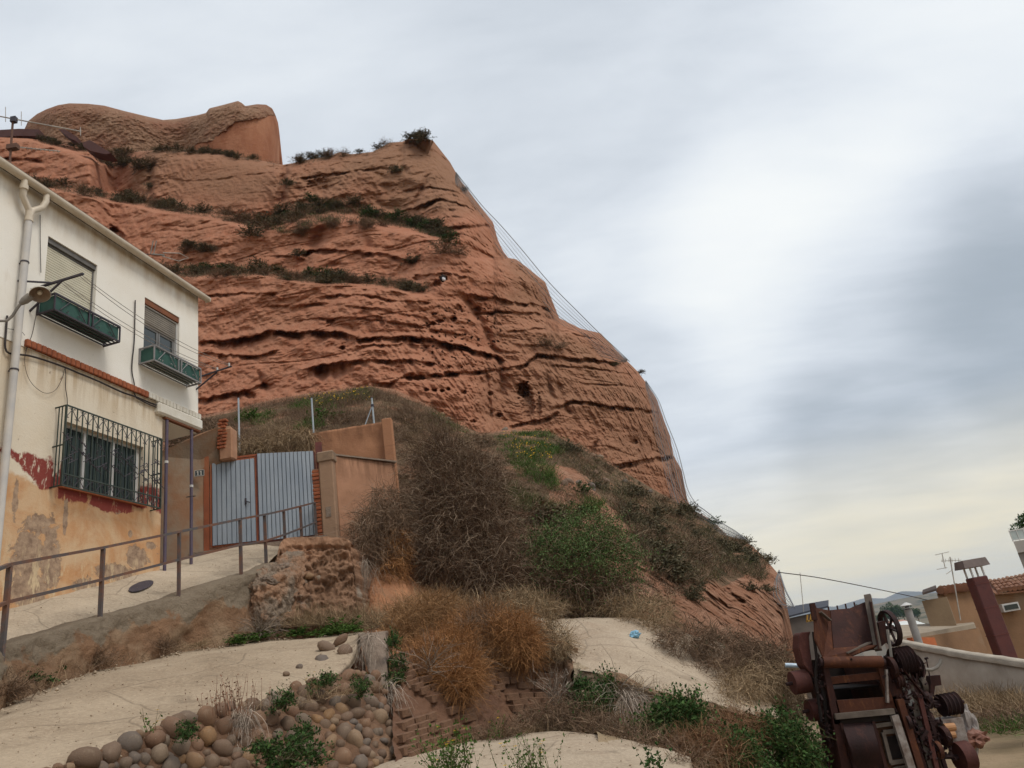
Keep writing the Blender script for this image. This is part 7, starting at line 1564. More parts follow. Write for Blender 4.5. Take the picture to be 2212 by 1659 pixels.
LB = [bandp([(345, 588), (420, 598), (500, 592), (560, 592), (640, 602), (700, 606), (760, 610), (850, 616), (885, 624)], 12, 7), bandp([(345, 445), (430, 458), (500, 470), (560, 486), (600, 478)], 8, 10), [(560, 486), (600, 462), (640, 446), (720, 434), (790, 446), (860, 472), (930, 494), (975, 512), (970, 520), (900, 502), (840, 486), (760, 478), (680, 486), (640, 512), (600, 500)],
      bandp([(60, 392), (150, 408), (200, 420), (300, 436), (345, 446)], 6, 9), bandp([(90, 306), (160, 318), (240, 334), (330, 325), (450, 331), (540, 342), (606, 355)], 3, 5), bandp([(205, 345), (260, 352), (330, 362)], 12, 10), bandp([(400, 532), (440, 538), (472, 545)], 8, 5), bandp([(650, 352), (709, 340), (760, 335), (805, 330), (842, 310), (880, 301), (925, 300)], 1, 5)]
cover('ledge_scrub', LB, 1500, .55, 12, .022, M_SCRUB, seed=21, grid=CG); cover('ledge_dry_scrub', LB, 1600, .55, 12, .018, M_DRY, seed=22, grid=CG); cover('ledge_grass', [LB[2], bandp([(380, 580), (490, 582), (640, 596), (760, 604)], 7, 0)], 620, .45, 12, .024, M_GREEN, seed=23, grid=CG)
cover('olive_cover', [[(1050, 1050), (1090, 1045), (1150, 1080), (1230, 1100), (1240, 1130), (1150, 1110), (1060, 1090)]], 520, .55, 14, .016, M_OLIVE, seed=7)
# yellow flowers as small petals over the green patches
def flowers(name, polys, n, sz, seed, at, **kw):
    g = np.random.default_rng(seed); c = []
    while len(c) < n:
        q = polys[g.integers(len(polys))]; a = np.array(q); u = g.uniform(a[:, 0].min(), a[:, 0].max()); v = g.uniform(a[:, 1].min(), a[:, 1].max())
        if inside(q, np.array([u]), np.array([v]))[0]: c.append(at(u, v) + np.array([0, -.2, g.uniform(.15, .4)]))
    V, F, r = leaf_arrays(np.array(c), np.full(n, sz), g, up=1); V2, F2, r2 = leaf_arrays(np.array(c), np.full(n, sz), g, up=1); V, F, r = cat([(V, F, r), (V2, F2, r2)])
    return ob(name, npmesh(name, V, F, M_YEL, False, {'rnd': r}), kind='stuff', **kw)
flowers('yellow_flowers', [[(630, 870), (800, 845), (800, 875), (690, 885)], [(1085, 945), (1190, 960), (1200, 1000), (1120, 1000)]], 170, .07, 5, ta_at)
# --- single shrubs on the slope
def scat(polys, n, lab, grp, lib, s0, s1, catg='shrub'):
    k = 0
    while k < n:
        q = polys[rng.integers(len(polys))]; a = np.array(q); u = rng.uniform(a[:, 0].min(), a[:, 0].max()); v = rng.uniform(a[:, 1].min(), a[:, 1].max())
        if not inside(q, np.array([u]), np.array([v]))[0]: continue
        place(lib[rng.integers(len(lib))], ta_at(u, v) + np.array([0, .1, -.12]), rng.uniform(s0, s1), sq=(1.2, 1.2, .8), label=lab, cat=catg, group=grp); k += 1
scat([RIGHT], 46, 'low dark shrub on the scrubby slope below the right cliff face', 'shrubs on the right slope', MIX + SH_DARK, .8, 1.7)
scat([[(1400, 1200), (1640, 1260), (1690, 1300), (1650, 1290), (1480, 1290), (1420, 1240)]], 9, 'small dark shrub on the bare rock at the right foot of the slope', 'shrubs on the bare right foot', SH_DARK, .6, 1.1)
scat([HILL], 22, 'dry brown shrub on the overgrown mound behind the gate', 'dry shrubs behind the gate', SH_DRYS, .9, 1.6)
scat([[(840, 900), (1040, 945), (1060, 1030), (1010, 990), (900, 960)]], 10, 'dry brown shrub on the shoulder above the big bramble', 'dry shrubs on the shoulder', SH_DRYS, 1.0, 1.7)
for (u, v, s, lib, lab) in [(1435, 1235, 1.5, SH_DARK, 'dark green shrub alone on the bare slope right of the green bush'), (1452, 1255, 1.1, SH_DARK, 'smaller dark shrub just below the lone dark green one'), (1408, 1240, 1.0, SH_DRYS, 'brown shrub just left of the lone dark green one'), (1250, 1062, 1.0, SH_GREEN, 'small green shrub beside the bare earth gully'), (1190, 1130, 1.6, SH_DARK, 'dark shrub between bramble and gully under the olive broom'), (1150, 1115, 1.8, SH_DRYS, 'grey brown shrub under the olive broom'), (1240, 1110, 1.2, SH_GREEN, 'small green shrub at the top of the green bush'),
                             (1535, 1130, 1.3, SH_GREEN, 'grey green shrub on the ridge where the net ends'), (1600, 1170, 1.1, SH_DARK, 'shrub on the ridge right of the net end'), (1650, 1210, 1.1, SH_DARK, 'last shrub on the descending ridge line'), (545, 905, 1.3, SH_GRASS, 'vivid green grass clump behind the leftmost fence post'), (700, 905, 1.2, SH_GRASS, 'vivid green clump behind the second fence post')]:
    place(lib[rng.integers(len(lib))], ta_at(u, v) + np.array([0, .05, -.1]), s, sq=(1.2, 1.2, .85), label=lab, cat='shrub')
# pale stones lying on the slope
for k in range(26):
    u, v = [(1235, 1040), (1290, 985), (1260, 1030), (1245, 1060), (1290, 1010), (1560, 1210), (1110, 935), (955, 895), (1540, 1205), (1340, 1040), (1390, 1070), (1300, 1050)][k % 12]; u += rng.normal(0, 14); v += rng.normal(0, 8)
    o = add_stone(ta_at(u, v), rng.uniform(.18, .5), None, nrm=np.array([.2, -.7, .6])); tag(o, 'pale stone lying loose on the scrubby slope under the cliff', 'stone', 'loose stones on the slope')

# ------------------------------------------------------------------ big bramble, green bush, gully brush
def blob_bush(name, lab, blobs, n, ln, wd, m, leaf=0, lsz=.05, lm=None, seed=1, down=.25, catg='bush', shell=.55, canes=0, cm=None):
    """interlaced arching canes through a few overlapping ellipsoids (u,v,Y,rx,ry,rz)"""
    g = np.random.default_rng(seed); C_ = [P(b[0], b[1], b[2]) for b in blobs]; Rr = np.array([b[3:6] for b in blobs]); vol = Rr.prod(1) ** .8; k = g.choice(len(blobs), n, p=vol / vol.sum()); C_ = np.array(C_)
    base = C_.mean(0).copy(); base[2] = (C_[:, 2] - Rr[:, 2]).min()
    d = g.normal(0, 1, (n, 3)); d /= np.linalg.norm(d, axis=1)[:, None]; r = g.uniform(shell ** 2, 1, n) ** .5
    p = C_[k] + d * r[:, None] * Rr[k]; out = d / Rr[k]; out /= np.linalg.norm(out, axis=1)[:, None]; dr = out * .5 + g.normal(0, .7, (n, 3)) + np.array([0, 0, .12])
    V, F, rn, pts = strand_arrays(p, dr, ln * g.uniform(.4, 1.2, n), wd * g.uniform(.6, 1.5, n), 5, down * .35, .26, g)
    o = thing(name, lab, catg, base); part_in(ob('twigs', npmesh('twigs', V, F, m, False, {'rnd': rn})), o)
    if canes:
        kc = g.choice(len(blobs), canes, p=vol / vol.sum()); dc = g.normal(0, 1, (canes, 3)); dc /= np.linalg.norm(dc, axis=1)[:, None]; pc = C_[kc] + dc * (g.uniform(.45, .9, canes))[:, None] * Rr[kc]
        Vc, Fc, rc, pc2 = strand_arrays(pc, dc * .8 + g.normal(0, .6, (canes, 3)) + np.array([0, -.25, .25]), ln * g.uniform(.6, 1.6, canes), wd * 1.25, 6, .16, .22, g)
        q2 = canes * 2; k2 = g.integers(0, canes, q2); V3_, F3_, r3_, _ = strand_arrays(pc2[k2, g.integers(2, 6, q2)], dc[k2] + g.normal(0, .7, (q2, 3)), ln * g.uniform(.15, .5, q2), wd * .8, 3, .1, .25, g)
        Vc, Fc, rc = cat([(Vc, Fc, rc), (V3_, F3_, r3_)]); part_in(ob('canes', npmesh('canes', Vc, Fc, cm or M_CANE, False, {'rnd': rc})), o)
    if leaf:
        kk = g.integers(0, n, leaf); c = pts[kk, g.integers(1, 6, leaf)] + g.normal(0, .03, (leaf, 3)); V, F, rn = leaf_arrays(c, np.full(leaf, lsz), g); part_in(ob('leaves', npmesh('leaves', V, F, lm, False, {'rnd': rn})), o)
    return o
blob_bush('bramble', 'huge tangled dry bramble filling the gully right of the salmon wall', [(975, 1010, 18.2, .9, .8, .8), (1000, 1080, 17.8, 1.15, 1.0, 1.0), (975, 1130, 17.4, .95, .9, 1.0), (1050, 1160, 17.5, 1.05, .9, .9), (980, 1220, 17.2, 1.1, .9, .8), (1070, 1250, 17.1, .95, .8, .65), (935, 1065, 17.9, .5, .6, .7), (955, 1200, 17.0, .6, .6, .6), (930, 985, 18.4, .7, .6, .5), (1030, 1030, 18.4, .8, .7, .6)], 19000, .7, .0085, M_INNER, 5000, .035, M_SCRUB, 3, shell=.25, canes=3600)
blob_bush('green_bush', 'broad feathery green bush right of the huge dry bramble', [(1255, 1165, 17.9, 1.05, .8, .62), (1310, 1215, 17.6, .78, .7, .85), (1235, 1225, 17.3, .9, .8, .7), (1185, 1190, 17.6, .55, .6, .55)], 2600, .55, .008, M_INNER, 34000, .046, M_FEATHER, 4, canes=420)
blob_bush('dark_bush', 'dark half bare bush below the feathery green one', [(1220, 1270, 17.2, .9, .7, .45), (1300, 1285, 17.2, .6, .6, .4), (1170, 1280, 17.0, .5, .5, .4), (1340, 1310, 17.2, .4, .4, .25)], 6000, .55, .008, M_INNER, 5200, .035, M_GREEN, 5, canes=900)
blob_bush('hanging_brush', 'shaggy brown brush hanging over the end of the salmon wall', [(835, 1085, 17.4, .45, .5, .4), (825, 1130, 17.0, .6, .55, .45), (790, 1150, 16.6, .45, .45, .35), (850, 1150, 16.8, .4, .5, .6), (800, 1190, 16.2, .35, .4, .45)], 4200, .55, .009, M_DRY, 0, 0, None, 6, down=.9, canes=500)
blob_bush('rusty_brush', 'rust coloured dry brush clinging to the earth bank below the hanging brown brush', [(860, 1190, 16.6, .3, .35, .5), (850, 1240, 16.2, .3, .3, .35)], 1500, .4, .009, M_RUST, 0, 0, None, 7, down=.8)
blob_bush('hanging_shrub', 'dark brown shrub hanging over the broken wall behind the two poles', [(395, 950, 17.6, .45, .4, .35), (380, 985, 17.3, .3, .3, .3), (430, 925, 18.2, .5, .4, .25)], 2200, .4, .010, M_DRY, 600, .05, M_SCRUB, 8, down=.9)
blob_bush('dry_thatch', 'dry overhanging grass thatch above the metal gate', [(520, 965, 18.3, .6, .4, .20), (600, 955, 18.4, .7, .4, .22), (655, 950, 18.5, .35, .35, .30), (560, 975, 18.2, .6, .3, .14)], 3000, .45, .010, M_STRAW, 0, 0, None, 9, down=.9)
blob_bush('orange_tumbleweed', 'large orange tumbleweed heaped against the left end of the adobe wall', [(945, 1425, 11.6, .50, .40, .36), (985, 1400, 11.9, .36, .35, .34), (920, 1465, 11.3, .30, .3, .3), (975, 1455, 11.5, .3, .3, .28)], 5600, .34, .0055, M_RUST, 0, 0, None, 10, shell=.2, canes=700, cm=M_RUST)
blob_bush('orange_tumbleweed', 'bright orange tumbleweed left of the concrete mound', [(1105, 1370, 12.4, .42, .36, .36), (1130, 1405, 12.3, .32, .3, .30), (1075, 1390, 12.4, .3, .3, .28)], 4800, .34, .0055, M_RUST, 0, 0, None, 11, shell=.2, canes=600, cm=M_RUST)
blob_bush('orange_tumbleweed', 'pale orange tumbleweed above and behind the left one', [(900, 1330, 13.2, .55, .45, .34), (950, 1320, 13.6, .5, .4, .34), (870, 1365, 12.8, .35, .35, .3)], 5000, .32, .006, veg('tumbleweed_tan', (0.25, 0.135, 0.06), (0.34, 0.195, 0.095)), 0, 0, None, 12, shell=.3)
blob_bush('orange_tumbleweed', 'small orange tumbleweed on top of the adobe wall between the larger ones', [(1040, 1345, 13.2, .4, .35, .26), (1000, 1365, 12.8, .3, .3, .24)], 2880, .34, .0055, M_RUST, 0, 0, None, 24, shell=.2, canes=300, cm=M_RUST)
blob_bush('orange_tumbleweed', 'orange tumbleweed hanging lowest down the adobe wall', [(990, 1470, 11.0, .28, .25, .26), (1010, 1440, 11.4, .24, .22, .2)], 2600, .34, .0055, M_RUST, 0, 0, None, 25, shell=.2, canes=300, cm=M_RUST)
blob_bush('dry_brush', 'grey brown brush between the two orange tumbleweeds', [(1030, 1390, 12.5, .4, .35, .45), (1015, 1440, 11.9, .3, .3, .3), (1050, 1350, 13.0, .4, .35, .3)], 4200, .34, .006, M_DRY, 0, 0, None, 13)
blob_bush('dry_brush', 'tawny grass brush on the rim right of the bright orange tumbleweed', [(1160, 1330, 13.6, .42, .4, .32), (1195, 1385, 12.8, .32, .3, .24), (1210, 1400, 12.6, .25, .25, .18), (1120, 1310, 14.0, .45, .4, .3)], 4200, .34, .006, M_STRAW, 1200, .03, M_SCRUB, 14)
blob_bush('dry_brush', 'brown brush on the bank above the rusty machine', [(1480, 1390, 13.8, .55, .5, .32), (1560, 1410, 13.9, .6, .5, .38), (1630, 1440, 13.8, .55, .5, .42), (1560, 1460, 13.2, .5, .4, .3), (1680, 1450, 13.8, .36, .4, .4)], 9000, .42, .007, M_DRY, 900, .04, M_SCRUB, 15, down=.5)
blob_bush('dry_brush', 'straw coloured brush spilling over the chalky bank left of the machine', [(1620, 1480, 12.9, .5, .4, .30), (1700, 1500, 13.2, .3, .35, .5), (1590, 1500, 12.4, .4, .4, .22), (1560, 1530, 12.0, .3, .3, .2)], 5000, .40, .007, M_STRAW, 0, 0, None, 16, down=.8)
blob_bush('dry_brush', 'tawny brush along the back rim of the concrete mound', [(1390, 1335, 15.6, .5, .4, .28), (1430, 1360, 15.0, .42, .4, .26), (1340, 1312, 16.6, .5, .4, .22), (1270, 1318, 17.0, .6, .4, .2), (1410, 1320, 16.4, .5, .4, .3)], 4200, .36, .007, M_STRAW, 1200, .04, M_SCRUB, 17)
blob_bush('leafy_bush', 'dark green leafy bush at the near edge of the concrete mound', [(1450, 1560, 10.4, .36, .3, .26), (1480, 1545, 10.6, .26, .25, .22), (1420, 1580, 10.2, .22, .22, .18)], 900, .3, .007, M_OLIVE, 5200, .05, M_GREEN, 18, shell=.2)
blob_bush('leafy_bush', 'green leafy bush leaning on the bank left of the machine', [(1690, 1590, 10.6, .32, .3, .26), (1715, 1625, 10.6, .3, .3, .28), (1665, 1570, 10.8, .2, .2, .16), (1735, 1655, 10.8, .25, .25, .2)], 800, .3, .007, M_OLIVE, 5200, .05, M_GREEN, 19, shell=.2)
blob_bush('leafy_bush', 'low dark green bush at the bottom edge left of the leaning one', [(1590, 1620, 9.6, .25, .25, .22), (1610, 1650, 9.4, .25, .25, .18)], 500, .25, .006, M_OLIVE, 3200, .042, M_GREEN, 20, shell=.2)
blob_bush('leafy_plant', 'dark green leafy plant in the notch at the corner of the mound', [(1310, 1480, 11.4, .12, .14, .2), (1290, 1520, 11.2, .22, .2, .16), (1265, 1530, 11.2, .15, .15, .12)], 400, .2, .006, M_OLIVE, 2400, .042, M_GREEN, 21, shell=.2, catg='plant')
blob_bush('brown_brush', 'brown dry brush along the lane under the adobe wall', [(1180, 1550, 11.2, .4, .3, .18), (1240, 1555, 11.0, .4, .3, .22), (1100, 1575, 10.8, .3, .25, .12), (1300, 1575, 10.5, .34, .25, .2), (1060, 1590, 10.6, .25, .2, .1), (1360, 1592, 10.0, .3, .25, .14), (1420, 1612, 9.5, .3, .25, .14), (1490, 1640, 8.7, .25, .2, .1)], 5200, .26, .006, M_DRY, 300, .03, M_GREEN, 22, shell=.3)
blob_bush('brown_brush', 'rusty brown brush below the leafy bushes at the bottom', [(1500, 1620, 9.6, .38, .3, .2), (1550, 1640, 9.4, .38, .3, .2), (1450, 1630, 9.6, .25, .2, .14), (1590, 1580, 10.6, .4, .3, .22)], 5200, .26, .006, veg('brown_brush_twigs', (0.17, 0.085, 0.045), (0.25, 0.14, 0.075)), 600, .03, M_OLIVE, 23, shell=.3)
# splayed bleached branches
def fan(name, lab, root, dirs, n, ln, wd, m, seed, droop=.22, catg='branches'):
    g = np.random.default_rng(seed); r_ = P(*root); d = np.array(dirs)[g.integers(0, len(dirs), n)] + g.normal(0, .28, (n, 3)); st = r_ + g.normal(0, .05, (n, 3)); V, F, rn, p = strand_arrays(st, d, ln * g.uniform(.5, 1.1, n), wd, 5, droop, .12, g)
    k = g.integers(0, n, n * 2); s2 = p[k, g.integers(2, 5, n * 2)]; V2, F2, r2, _ = strand_arrays(s2, d[k] * .6 + g.normal(0, .4, (n * 2, 3)), ln * g.uniform(.15, .4, n * 2), wd * .6, 3, droop, .15, g); V, F, rn = cat([(V, F, rn), (V2, F2, r2)])
    return ob(name, npmesh(name, V, F, m, False, {'rnd': rn}), label=lab, cat=catg)
fan('bleached_branches', 'fan of bleached dead branches drooping over the edge of the mound', (1345, 1500, 11.2), [(.5, -.6, .2), (-.1, -.8, .1), (.8, -.4, .1), (.2, -.8, .2)], 120, .85, .011, M_PALE, 31, .28)
fan('bleached_branches', 'small upright bleached bush before the adobe wall', (1200, 1510, 11.6), [(-.1, -.2, 1), (.4, -.3, .8), (-.4, -.3, .8), (.5, -.5, .4)], 60, .5, .010, M_PALE, 32, .03)
fan('bleached_branches', 'bare whitish twigs in front of the left orange tumbleweed', (930, 1440, 10.9), [(.6, -.5, .5), (.2, -.5, .9), (-.3, -.6, .6), (.9, -.3, .1)], 46, .6, .008, M_PALE, 33, .05)
fan('bleached_branches', 'pale roots hanging over the cobbles below the dry stalks', (530, 1535, 7.9), [(.2, -.6, -.1), (.6, -.4, -.2), (-.2, -.6, -.2)], 70, .42, .006, M_PALE, 34, .35)
fan('dry_roots', 'grey dry roots trailing down the concrete pier', (800, 1375, 11.3), [(-.1, -.5, -.2), (.3, -.6, -.3), (-.5, -.4, 0)], 90, .6, .007, M_PALE, 35, .35)
fan('dry_roots', 'pale dry twigs trailing beside the ivy at the cobble wall end', (840, 1480, 10.3), [(.0, -.6, -.1), (.4, -.5, -.2)], 60, .55, .007, M_PALE, 36, .4)
fan('dry_tuft', 'grey dry grass tuft at the foot of the retaining wall corner', (565, 1368, 13.5), [(.5, -.4, .5), (.8, -.2, .5), (.1, -.5, .7), (-.4, -.4, .5)], 150, .62, .009, M_PALE, 37, .10, 'grass')
fan('dry_roots', 'long pale roots falling through the dark slot beside the rubble wall', (790, 1215, 15.6), [(-.1, -.4, -.3), (.1, -.4, -.5)], 60, 1.0, .008, M_PALE, 38, .35)
# small plants near the apron, the cobbles and the pier
def plantlet(u, v, Y, s, lib, lab, sq=(1, 1, 1), catg='plant', nm='plant'): return place(lib[rng.integers(len(lib))], P(u, v, Y), s, sq=sq, name=nm, label=lab, cat=catg)
plantlet(535, 1384, 13.3, .62, SH_GRASS, 'low yellow green weed patch at the foot of the retaining wall', (1.5, 1, .4)); plantlet(505, 1388, 13.0, .4, SH_GRASS, 'smaller green weed just left of the yellow green patch', (1.3, 1, .4))
plantlet(725, 1364, 13.4, .62, SH_GRASS, 'bright green grass clump at the top edge of the apron', (1.3, 1, .65)); plantlet(640, 1372, 13.6, .55, SH_GRASS, 'faded green weeds left of the bright grass clump', (1.4, 1, .4)); plantlet(760, 1362, 13.0, .35, SH_GRASS, 'small green tuft right of the bright grass clump', (1.2, 1, .6))
plantlet(78, 1470, 9.4, .40, SH_GREEN, 'green weed at the left foot of the retaining wall', (1.3, 1, .6)); plantlet(122, 1456, 9.9, .30, SH_GREEN, 'smaller green weed right of the other at the wall foot', (1.2, 1, .8))
plantlet(198, 1436, 10.6, .62, SH_TANGLE, 'dark dry tuft at the middle of the retaining wall foot', (1.2, .7, .8), 'grass', 'dry_tuft'); plantlet(350, 1402, 11.9, .6, SH_TANGLE, 'dry brown tuft by the crack of the retaining wall', (1.1, .7, .7), 'grass', 'dry_tuft'); plantlet(10, 1500, 8.7, .75, SH_TANGLE, 'dry twiggy tuft at the left picture edge under the wall', (1.2, .7, .8), 'grass', 'dry_tuft'); plantlet(430, 1396, 12.4, .4, SH_STRAW, 'thin straw tuft on the apron below the wall lip', (1.4, .7, .6), 'grass', 'dry_tuft')
plantlet(614, 1525, 8.3, .30, SH_GREEN, 'bluish green feathery weed growing from the middle of the cobbles', (1, 1, 1.3)); plantlet(405, 1590, 6.9, .22, SH_GREEN, 'small green weed between the left cobbles', (1, 1, 1.2)); plantlet(700, 1480, 9.2, .32, SH_GREEN, 'green weed at the rim of the cobbles under the earth patch', (1.1, 1, .9)); plantlet(781, 1495, 9.5, .30, SH_GREEN, 'green weed near the right end of the cobbles', (1, 1, 1.3))
plantlet(612, 1640, 7.0, .42, SH_GREEN, 'dark green weed mass low on the cobble wall', (1.1, 1, 1)); plantlet(655, 1600, 7.7, .34, SH_GREEN, 'dark green weed on the cobbles above the lower right mass', (1, 1, 1.1)); plantlet(650, 1650, 7.3, .40, SH_GREEN, 'dark green weed at the bottom edge under the cobbles', (1.2, 1, .8)); plantlet(1258, 1490, 11.6, .42, SH_GREEN, 'green weed tucked into the broken corner of the mound'); plantlet(1238, 1520, 11.5, .40, SH_DARK, 'dark weed at the foot of the broken mound corner'); plantlet(560, 1625, 6.9, .24, SH_GREEN, 'little green weed left of the dark mass on the cobbles', (1.2, 1, .9))
for (u, v, Y, s, sq, lab) in [(850, 1395, 11.2, .30, (.6, 1, 1.5), 'ivy at the top of the gully mouth beside the concrete pier'), (862, 1440, 10.8, .32, (.7, 1, 1.3), 'ivy hanging halfway down beside the concrete pier'), (856, 1475, 10.5, .34, (.8, 1, 1), 'ivy at the lower end beside the cobbles')]: plantlet(u, v, Y, s, SH_GREEN, lab, sq)
# reddish dry stalks in the cobbles
g = np.random.default_rng(8); n = 60; st = P(500, 1540, 7.6) + g.normal(0, 1, (n, 3)) * np.array([.14, .06, .02]); V, F, r, p = strand_arrays(st, np.array([0, -.05, 1]) + g.normal(0, .14, (n, 3)), g.uniform(.12, .36, n), .006, 4, 0, .06, g); lv = leaf_arrays(p[g.integers(0, n, 260), g.integers(2, 5, 260)], np.full(260, .022), g, 1.0); V, F, r = cat([(V, F, r), lv]); ob('dry_stalks', npmesh('dry_stalks', V, F, veg('red_stalks', (0.20, 0.09, 0.05), (0.27, 0.15, 0.10)), False, {'rnd': r}), label='clump of reddish dry stalks standing on the cobble rim', cat='plant')
# flowering plants
def flower_plant(u, v, Y, h, w, n, lab, seed, fl=10, m=M_OLIVE, lm=M_GRASS, leaf=420, ls=.028):
    g = np.random.default_rng(seed); b_ = P(u, v, Y); o = thing('flowering_plant', lab, 'plant', b_); st = g.normal(0, .4, (n, 3)) * np.array([w, w, 0]); V, F, r, p = strand_arrays(st, np.array([0, 0, 1]) + g.normal(0, .28, (n, 3)), h * g.uniform(.5, 1.1, n), .005, 5, 0, .12, g); ob('stems', npmesh('stems', V, F, m, False, {'rnd': r}), o)
    if leaf: V, F, r = leaf_arrays(p[g.integers(0, n, leaf), g.integers(0, 6, leaf)], np.full(leaf, ls), g); ob('leaves', npmesh('leaves', V, F, lm, False, {'rnd': r}), o)
    for k in range(fl):
        c = p[g.integers(0, n), g.integers(4, 6)]; q = MB(); 
        for j in range(5): t_ = j * 1.2566; a = Vector(c) + Vector((math.cos(t_), math.sin(t_), .3)) * .014; q.add([tuple(c), tuple(a + Vector((-math.sin(t_), math.cos(t_), .1)) * .006), tuple(a + Vector((math.cos(t_), math.sin(t_), 0)) * .004), tuple(a - Vector((-math.sin(t_), math.cos(t_), -.1)) * .006)], [(0, 1, 2, 3)])
        q.build('flower', M_YEL, o)
flower_plant(975, 1672, 6.2, .36, .24, 80, 'green weed with small yellow flowers at the bottom edge of the lane', 41, 12, leaf=1100, ls=.026); flower_plant(1150, 1680, 5.8, .27, .22, 60, 'sparser flowering weed right of the other at the bottom edge', 42, 9, ls=.022, leaf=520); flower_plant(330, 1580, 6.6, .20, .08, 10, 'spindly yellow flowered stem on the rim stones at left', 43, 5, leaf=30); flower_plant(668, 1500, 8.8, .28, .06, 8, 'single tall yellow flower stem on the cobbles', 44, 3, leaf=24); flower_plant(1075, 1590, 10.3, .30, .10, 12, 'yellow flowered weed at the foot of the adobe wall', 45, 4, leaf=60); flower_plant(1420, 1690, 6.9, .3, .08, 14, 'dark leafy weed at the bottom edge right of the lane', 46, 0, leaf=300, ls=.035, lm=M_GREEN)
# loose grass: lane edges, yard, wall foot (uncountable)
def grass(name, curve, n, h, wd, m, spread, seed, droop=.06):
    g = np.random.default_rng(seed); c = crom([P(*q) for q in curve], 60); p = c[g.integers(0, 60, n)] + g.normal(0, 1, (n, 3)) * np.array([spread, spread, .02]) - np.array([0, 0, .05]); V, F, r, _ = strand_arrays(p, hemi(n, g, .2, .4), h * g.uniform(.4, 1.2, n), wd, 3, droop, .2, g); return ob(name, npmesh(name, V, F, m, False, {'rnd': r}), kind='stuff')
grass('wall_foot_grass', [(0, 1517, 8.6), (133, 1460, 9.9), (333, 1412, 11.8), (483, 1390, 13.0), (600, 1375, 13.7)], 420, .22, .006, M_DRY, .10, 51); grass('wall_foot_straw', [(0, 1517, 8.6), (233, 1431, 11.0), (483, 1390, 13.0), (680, 1370, 14.0)], 330, .32, .005, M_STRAW, .14, 52); grass('rubble_straw', [(620, 1350, 13.8), (700, 1340, 13.9), (790, 1345, 13.8), (850, 1350, 13.6)], 2600, .42, .006, M_STRAW, .22, 53); grass('gully_straw', [(830, 1345, 14.6), (900, 1310, 15.4), (1000, 1310, 15.6), (1200, 1322, 16.6)], 2600, .5, .007, M_STRAW, .30, 54)
grass('cobble_straw', [(560, 1530, 8.2), (680, 1500, 9.0), (800, 1480, 9.8)], 420, .22, .004, M_STRAW, .16, 55, .1); grass('lane_edge_grass', [(1040, 1592, 10.7), (1200, 1570, 11.1), (1300, 1580, 10.6), (1450, 1615, 9.8), (1560, 1650, 9.2)], 1900, .20, .006, M_STRAW, .14, 56); grass('yard_weeds', [(2060, 1512, 19.4), (2150, 1518, 18.0), (2230, 1522, 17.0)], 2600, .42, .012, M_STRAW, .5, 57); grass('yard_green', [(2165, 1570, 15.5), (2200, 1565, 15.5)], 500, .26, .012, M_GRASS, .28, 58); grass('yard_dry_grass', [(2080, 1530, 18.0), (2200, 1545, 16.0), (2260, 1560, 15.0)], 1600, .22, .012, M_DRY, .6, 59)
grass('bank_grass', [(1745, 1600, 13.4), (1775, 1635, 13.2), (1800, 1660, 13.0)], 900, .25, .010, M_GRASS, .25, 60); grass('mound_rim_grass', [(1340, 1465, 11.6), (1440, 1505, 11.2), (1560, 1530, 11.3)], 700, .2, .006, M_STRAW, .12, 61)
# ------------------------------------------------------------------ steel stair panels by the castle, rockfall net, black and white rag
M_COR = simple('corten_steel', (0.075, 0.036, 0.034), (0.10, 0.045, 0.038), 1, .8, .2, 6)
def panel(pts, Y, lab):
    o = MB().prism([tuple(P(u, v, Y)) for u, v in pts], (0, 1.2, 0)).build('steel_panel', M_COR, label=lab, cat='steel panel'); return o
panel([(-40, 283), (40, 278), (84, 279), (80, 294), (40, 293), (-40, 300)], 58.5, 'long dark rusted steel parapet at the far top left under the castle'); panel([(126, 279), (140, 279), (167, 296), (165, 305), (150, 298)], 57.5, 'short slanting rusted steel panel of the castle stair'); panel([(178, 308), (194, 302), (240, 331), (228, 333), (196, 326), (180, 316)], 56.0, 'lowest slanting dark steel panel of the castle stair')
NETO = [(985, 372), (1038, 440), (1082, 487), (1128, 540), (1175, 597), (1208, 633), (1248, 673), (1288, 713), (1335, 757), (1360, 781)]
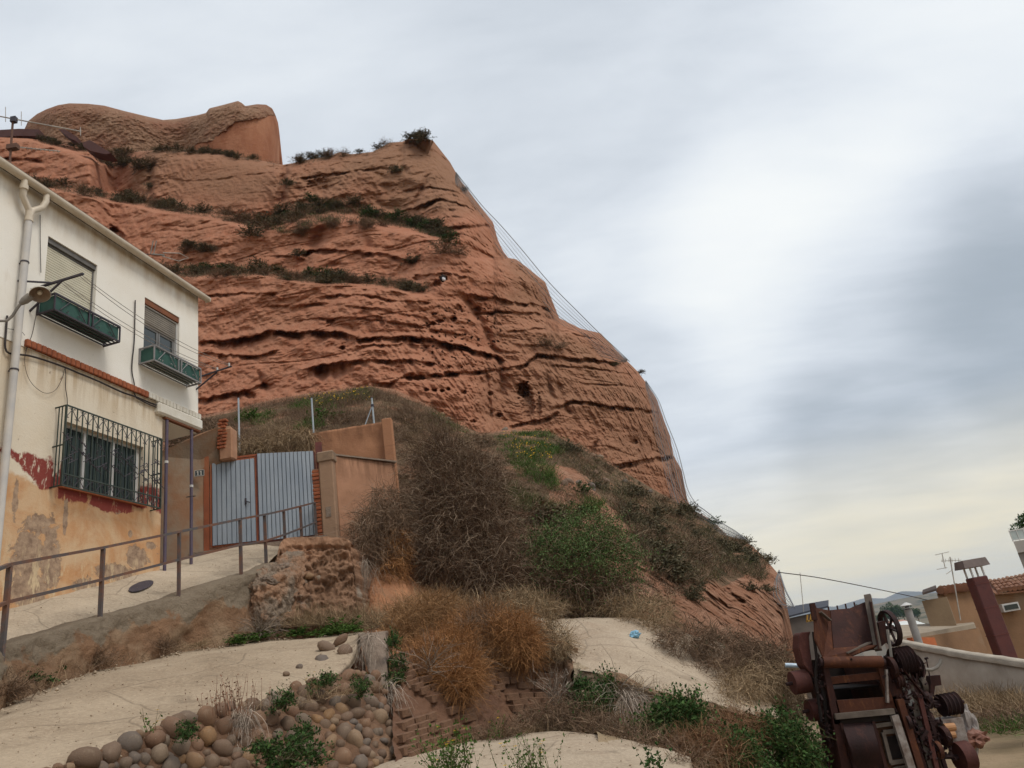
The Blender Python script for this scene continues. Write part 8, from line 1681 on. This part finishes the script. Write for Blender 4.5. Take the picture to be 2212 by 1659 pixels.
NETO2 = [(1395, 822), (1422, 864), (1438, 907), (1462, 968), (1476, 1020), (1486, 1058), (1503, 1087), (1522, 1102), (1555, 1127), (1588, 1147), (1612, 1165)]
M_NET = simple('net_wire', (0.22, 0.225, 0.23), (0.28, 0.285, 0.29), 4, .6, 0, spec=.4)
def net(lab, outer, Ya, Yb, inset, nl, n=120):
    u0 = outer[0]; o = thing('rockfall_net', lab, 'net', P(u0[0], u0[1], Ya)); yy = np.linspace(Ya, Yb, len(outer))
    A_ = crom([P(u, v, y) for (u, v), y in zip(outer, yy)], n); s = np.linspace(0, 1, n)
    def line(k):      # lines from the outer cable back to the rock
        f = k / nl; q = A_ + (np.array([-1.0, .5, -.55]) * f * inset)[None] * (np.sin(np.pi * s) ** .7)[:, None] + .05 * f * fbm(np.stack([s * 9, 0 * s + k * 3.1, 0 * s], -1), 2)[:, None] * np.array([1, 0, 1]); return q
    b = MB(); b.tube([tuple(x) for x in A_], .035, 4, False); part_in(b.build('edge_cable', M_NET), o)
    b = MB(); Ls = [line(k) for k in range(nl + 1)]
    for k in range(1, nl + 1): b.tube([tuple(x) for x in Ls[k][::2]], .014 if k % 3 else .028, 3, False)
    for j in range(2, n - 2, 1):
        b.tube([tuple(Ls[k][min(n - 1, j + (k // 2) % 2)]) for k in range(nl + 1)], .007, 3, False)
    part_in(b.build('mesh_wires', M_NET, kind='stuff'), o)
net('fine steel rockfall net hung off the upper right edge of the cliff', NETO, 58, 57, 2.6, 12); net('loose steel rockfall net draped down the lower right edge of the cliff', NETO2, 57, 47, 1.2, 8)
net('frayed end of steel netting on the lowest nose of the slope', [(1683, 1232), (1690, 1255), (1697, 1275), (1706, 1293), (1716, 1312)], 36, 33, .5, 4, 22)
p = cl_at(957, 602) + np.array([0, -.35, -.1]); rg = thing('rag', 'small black and white rag caught in a hole of the cliff face', 'rag', p)
q = crumple('cloth', (0, 0, 0), .5, M_CABLE, 3, None, None, (.7, .5, .9)); q.parent = rg; q = crumple('white_fold', (.08, -.12, -.2), .25, M_PAPER, 4, None, None, (.8, .6, 1)); q.parent = rg
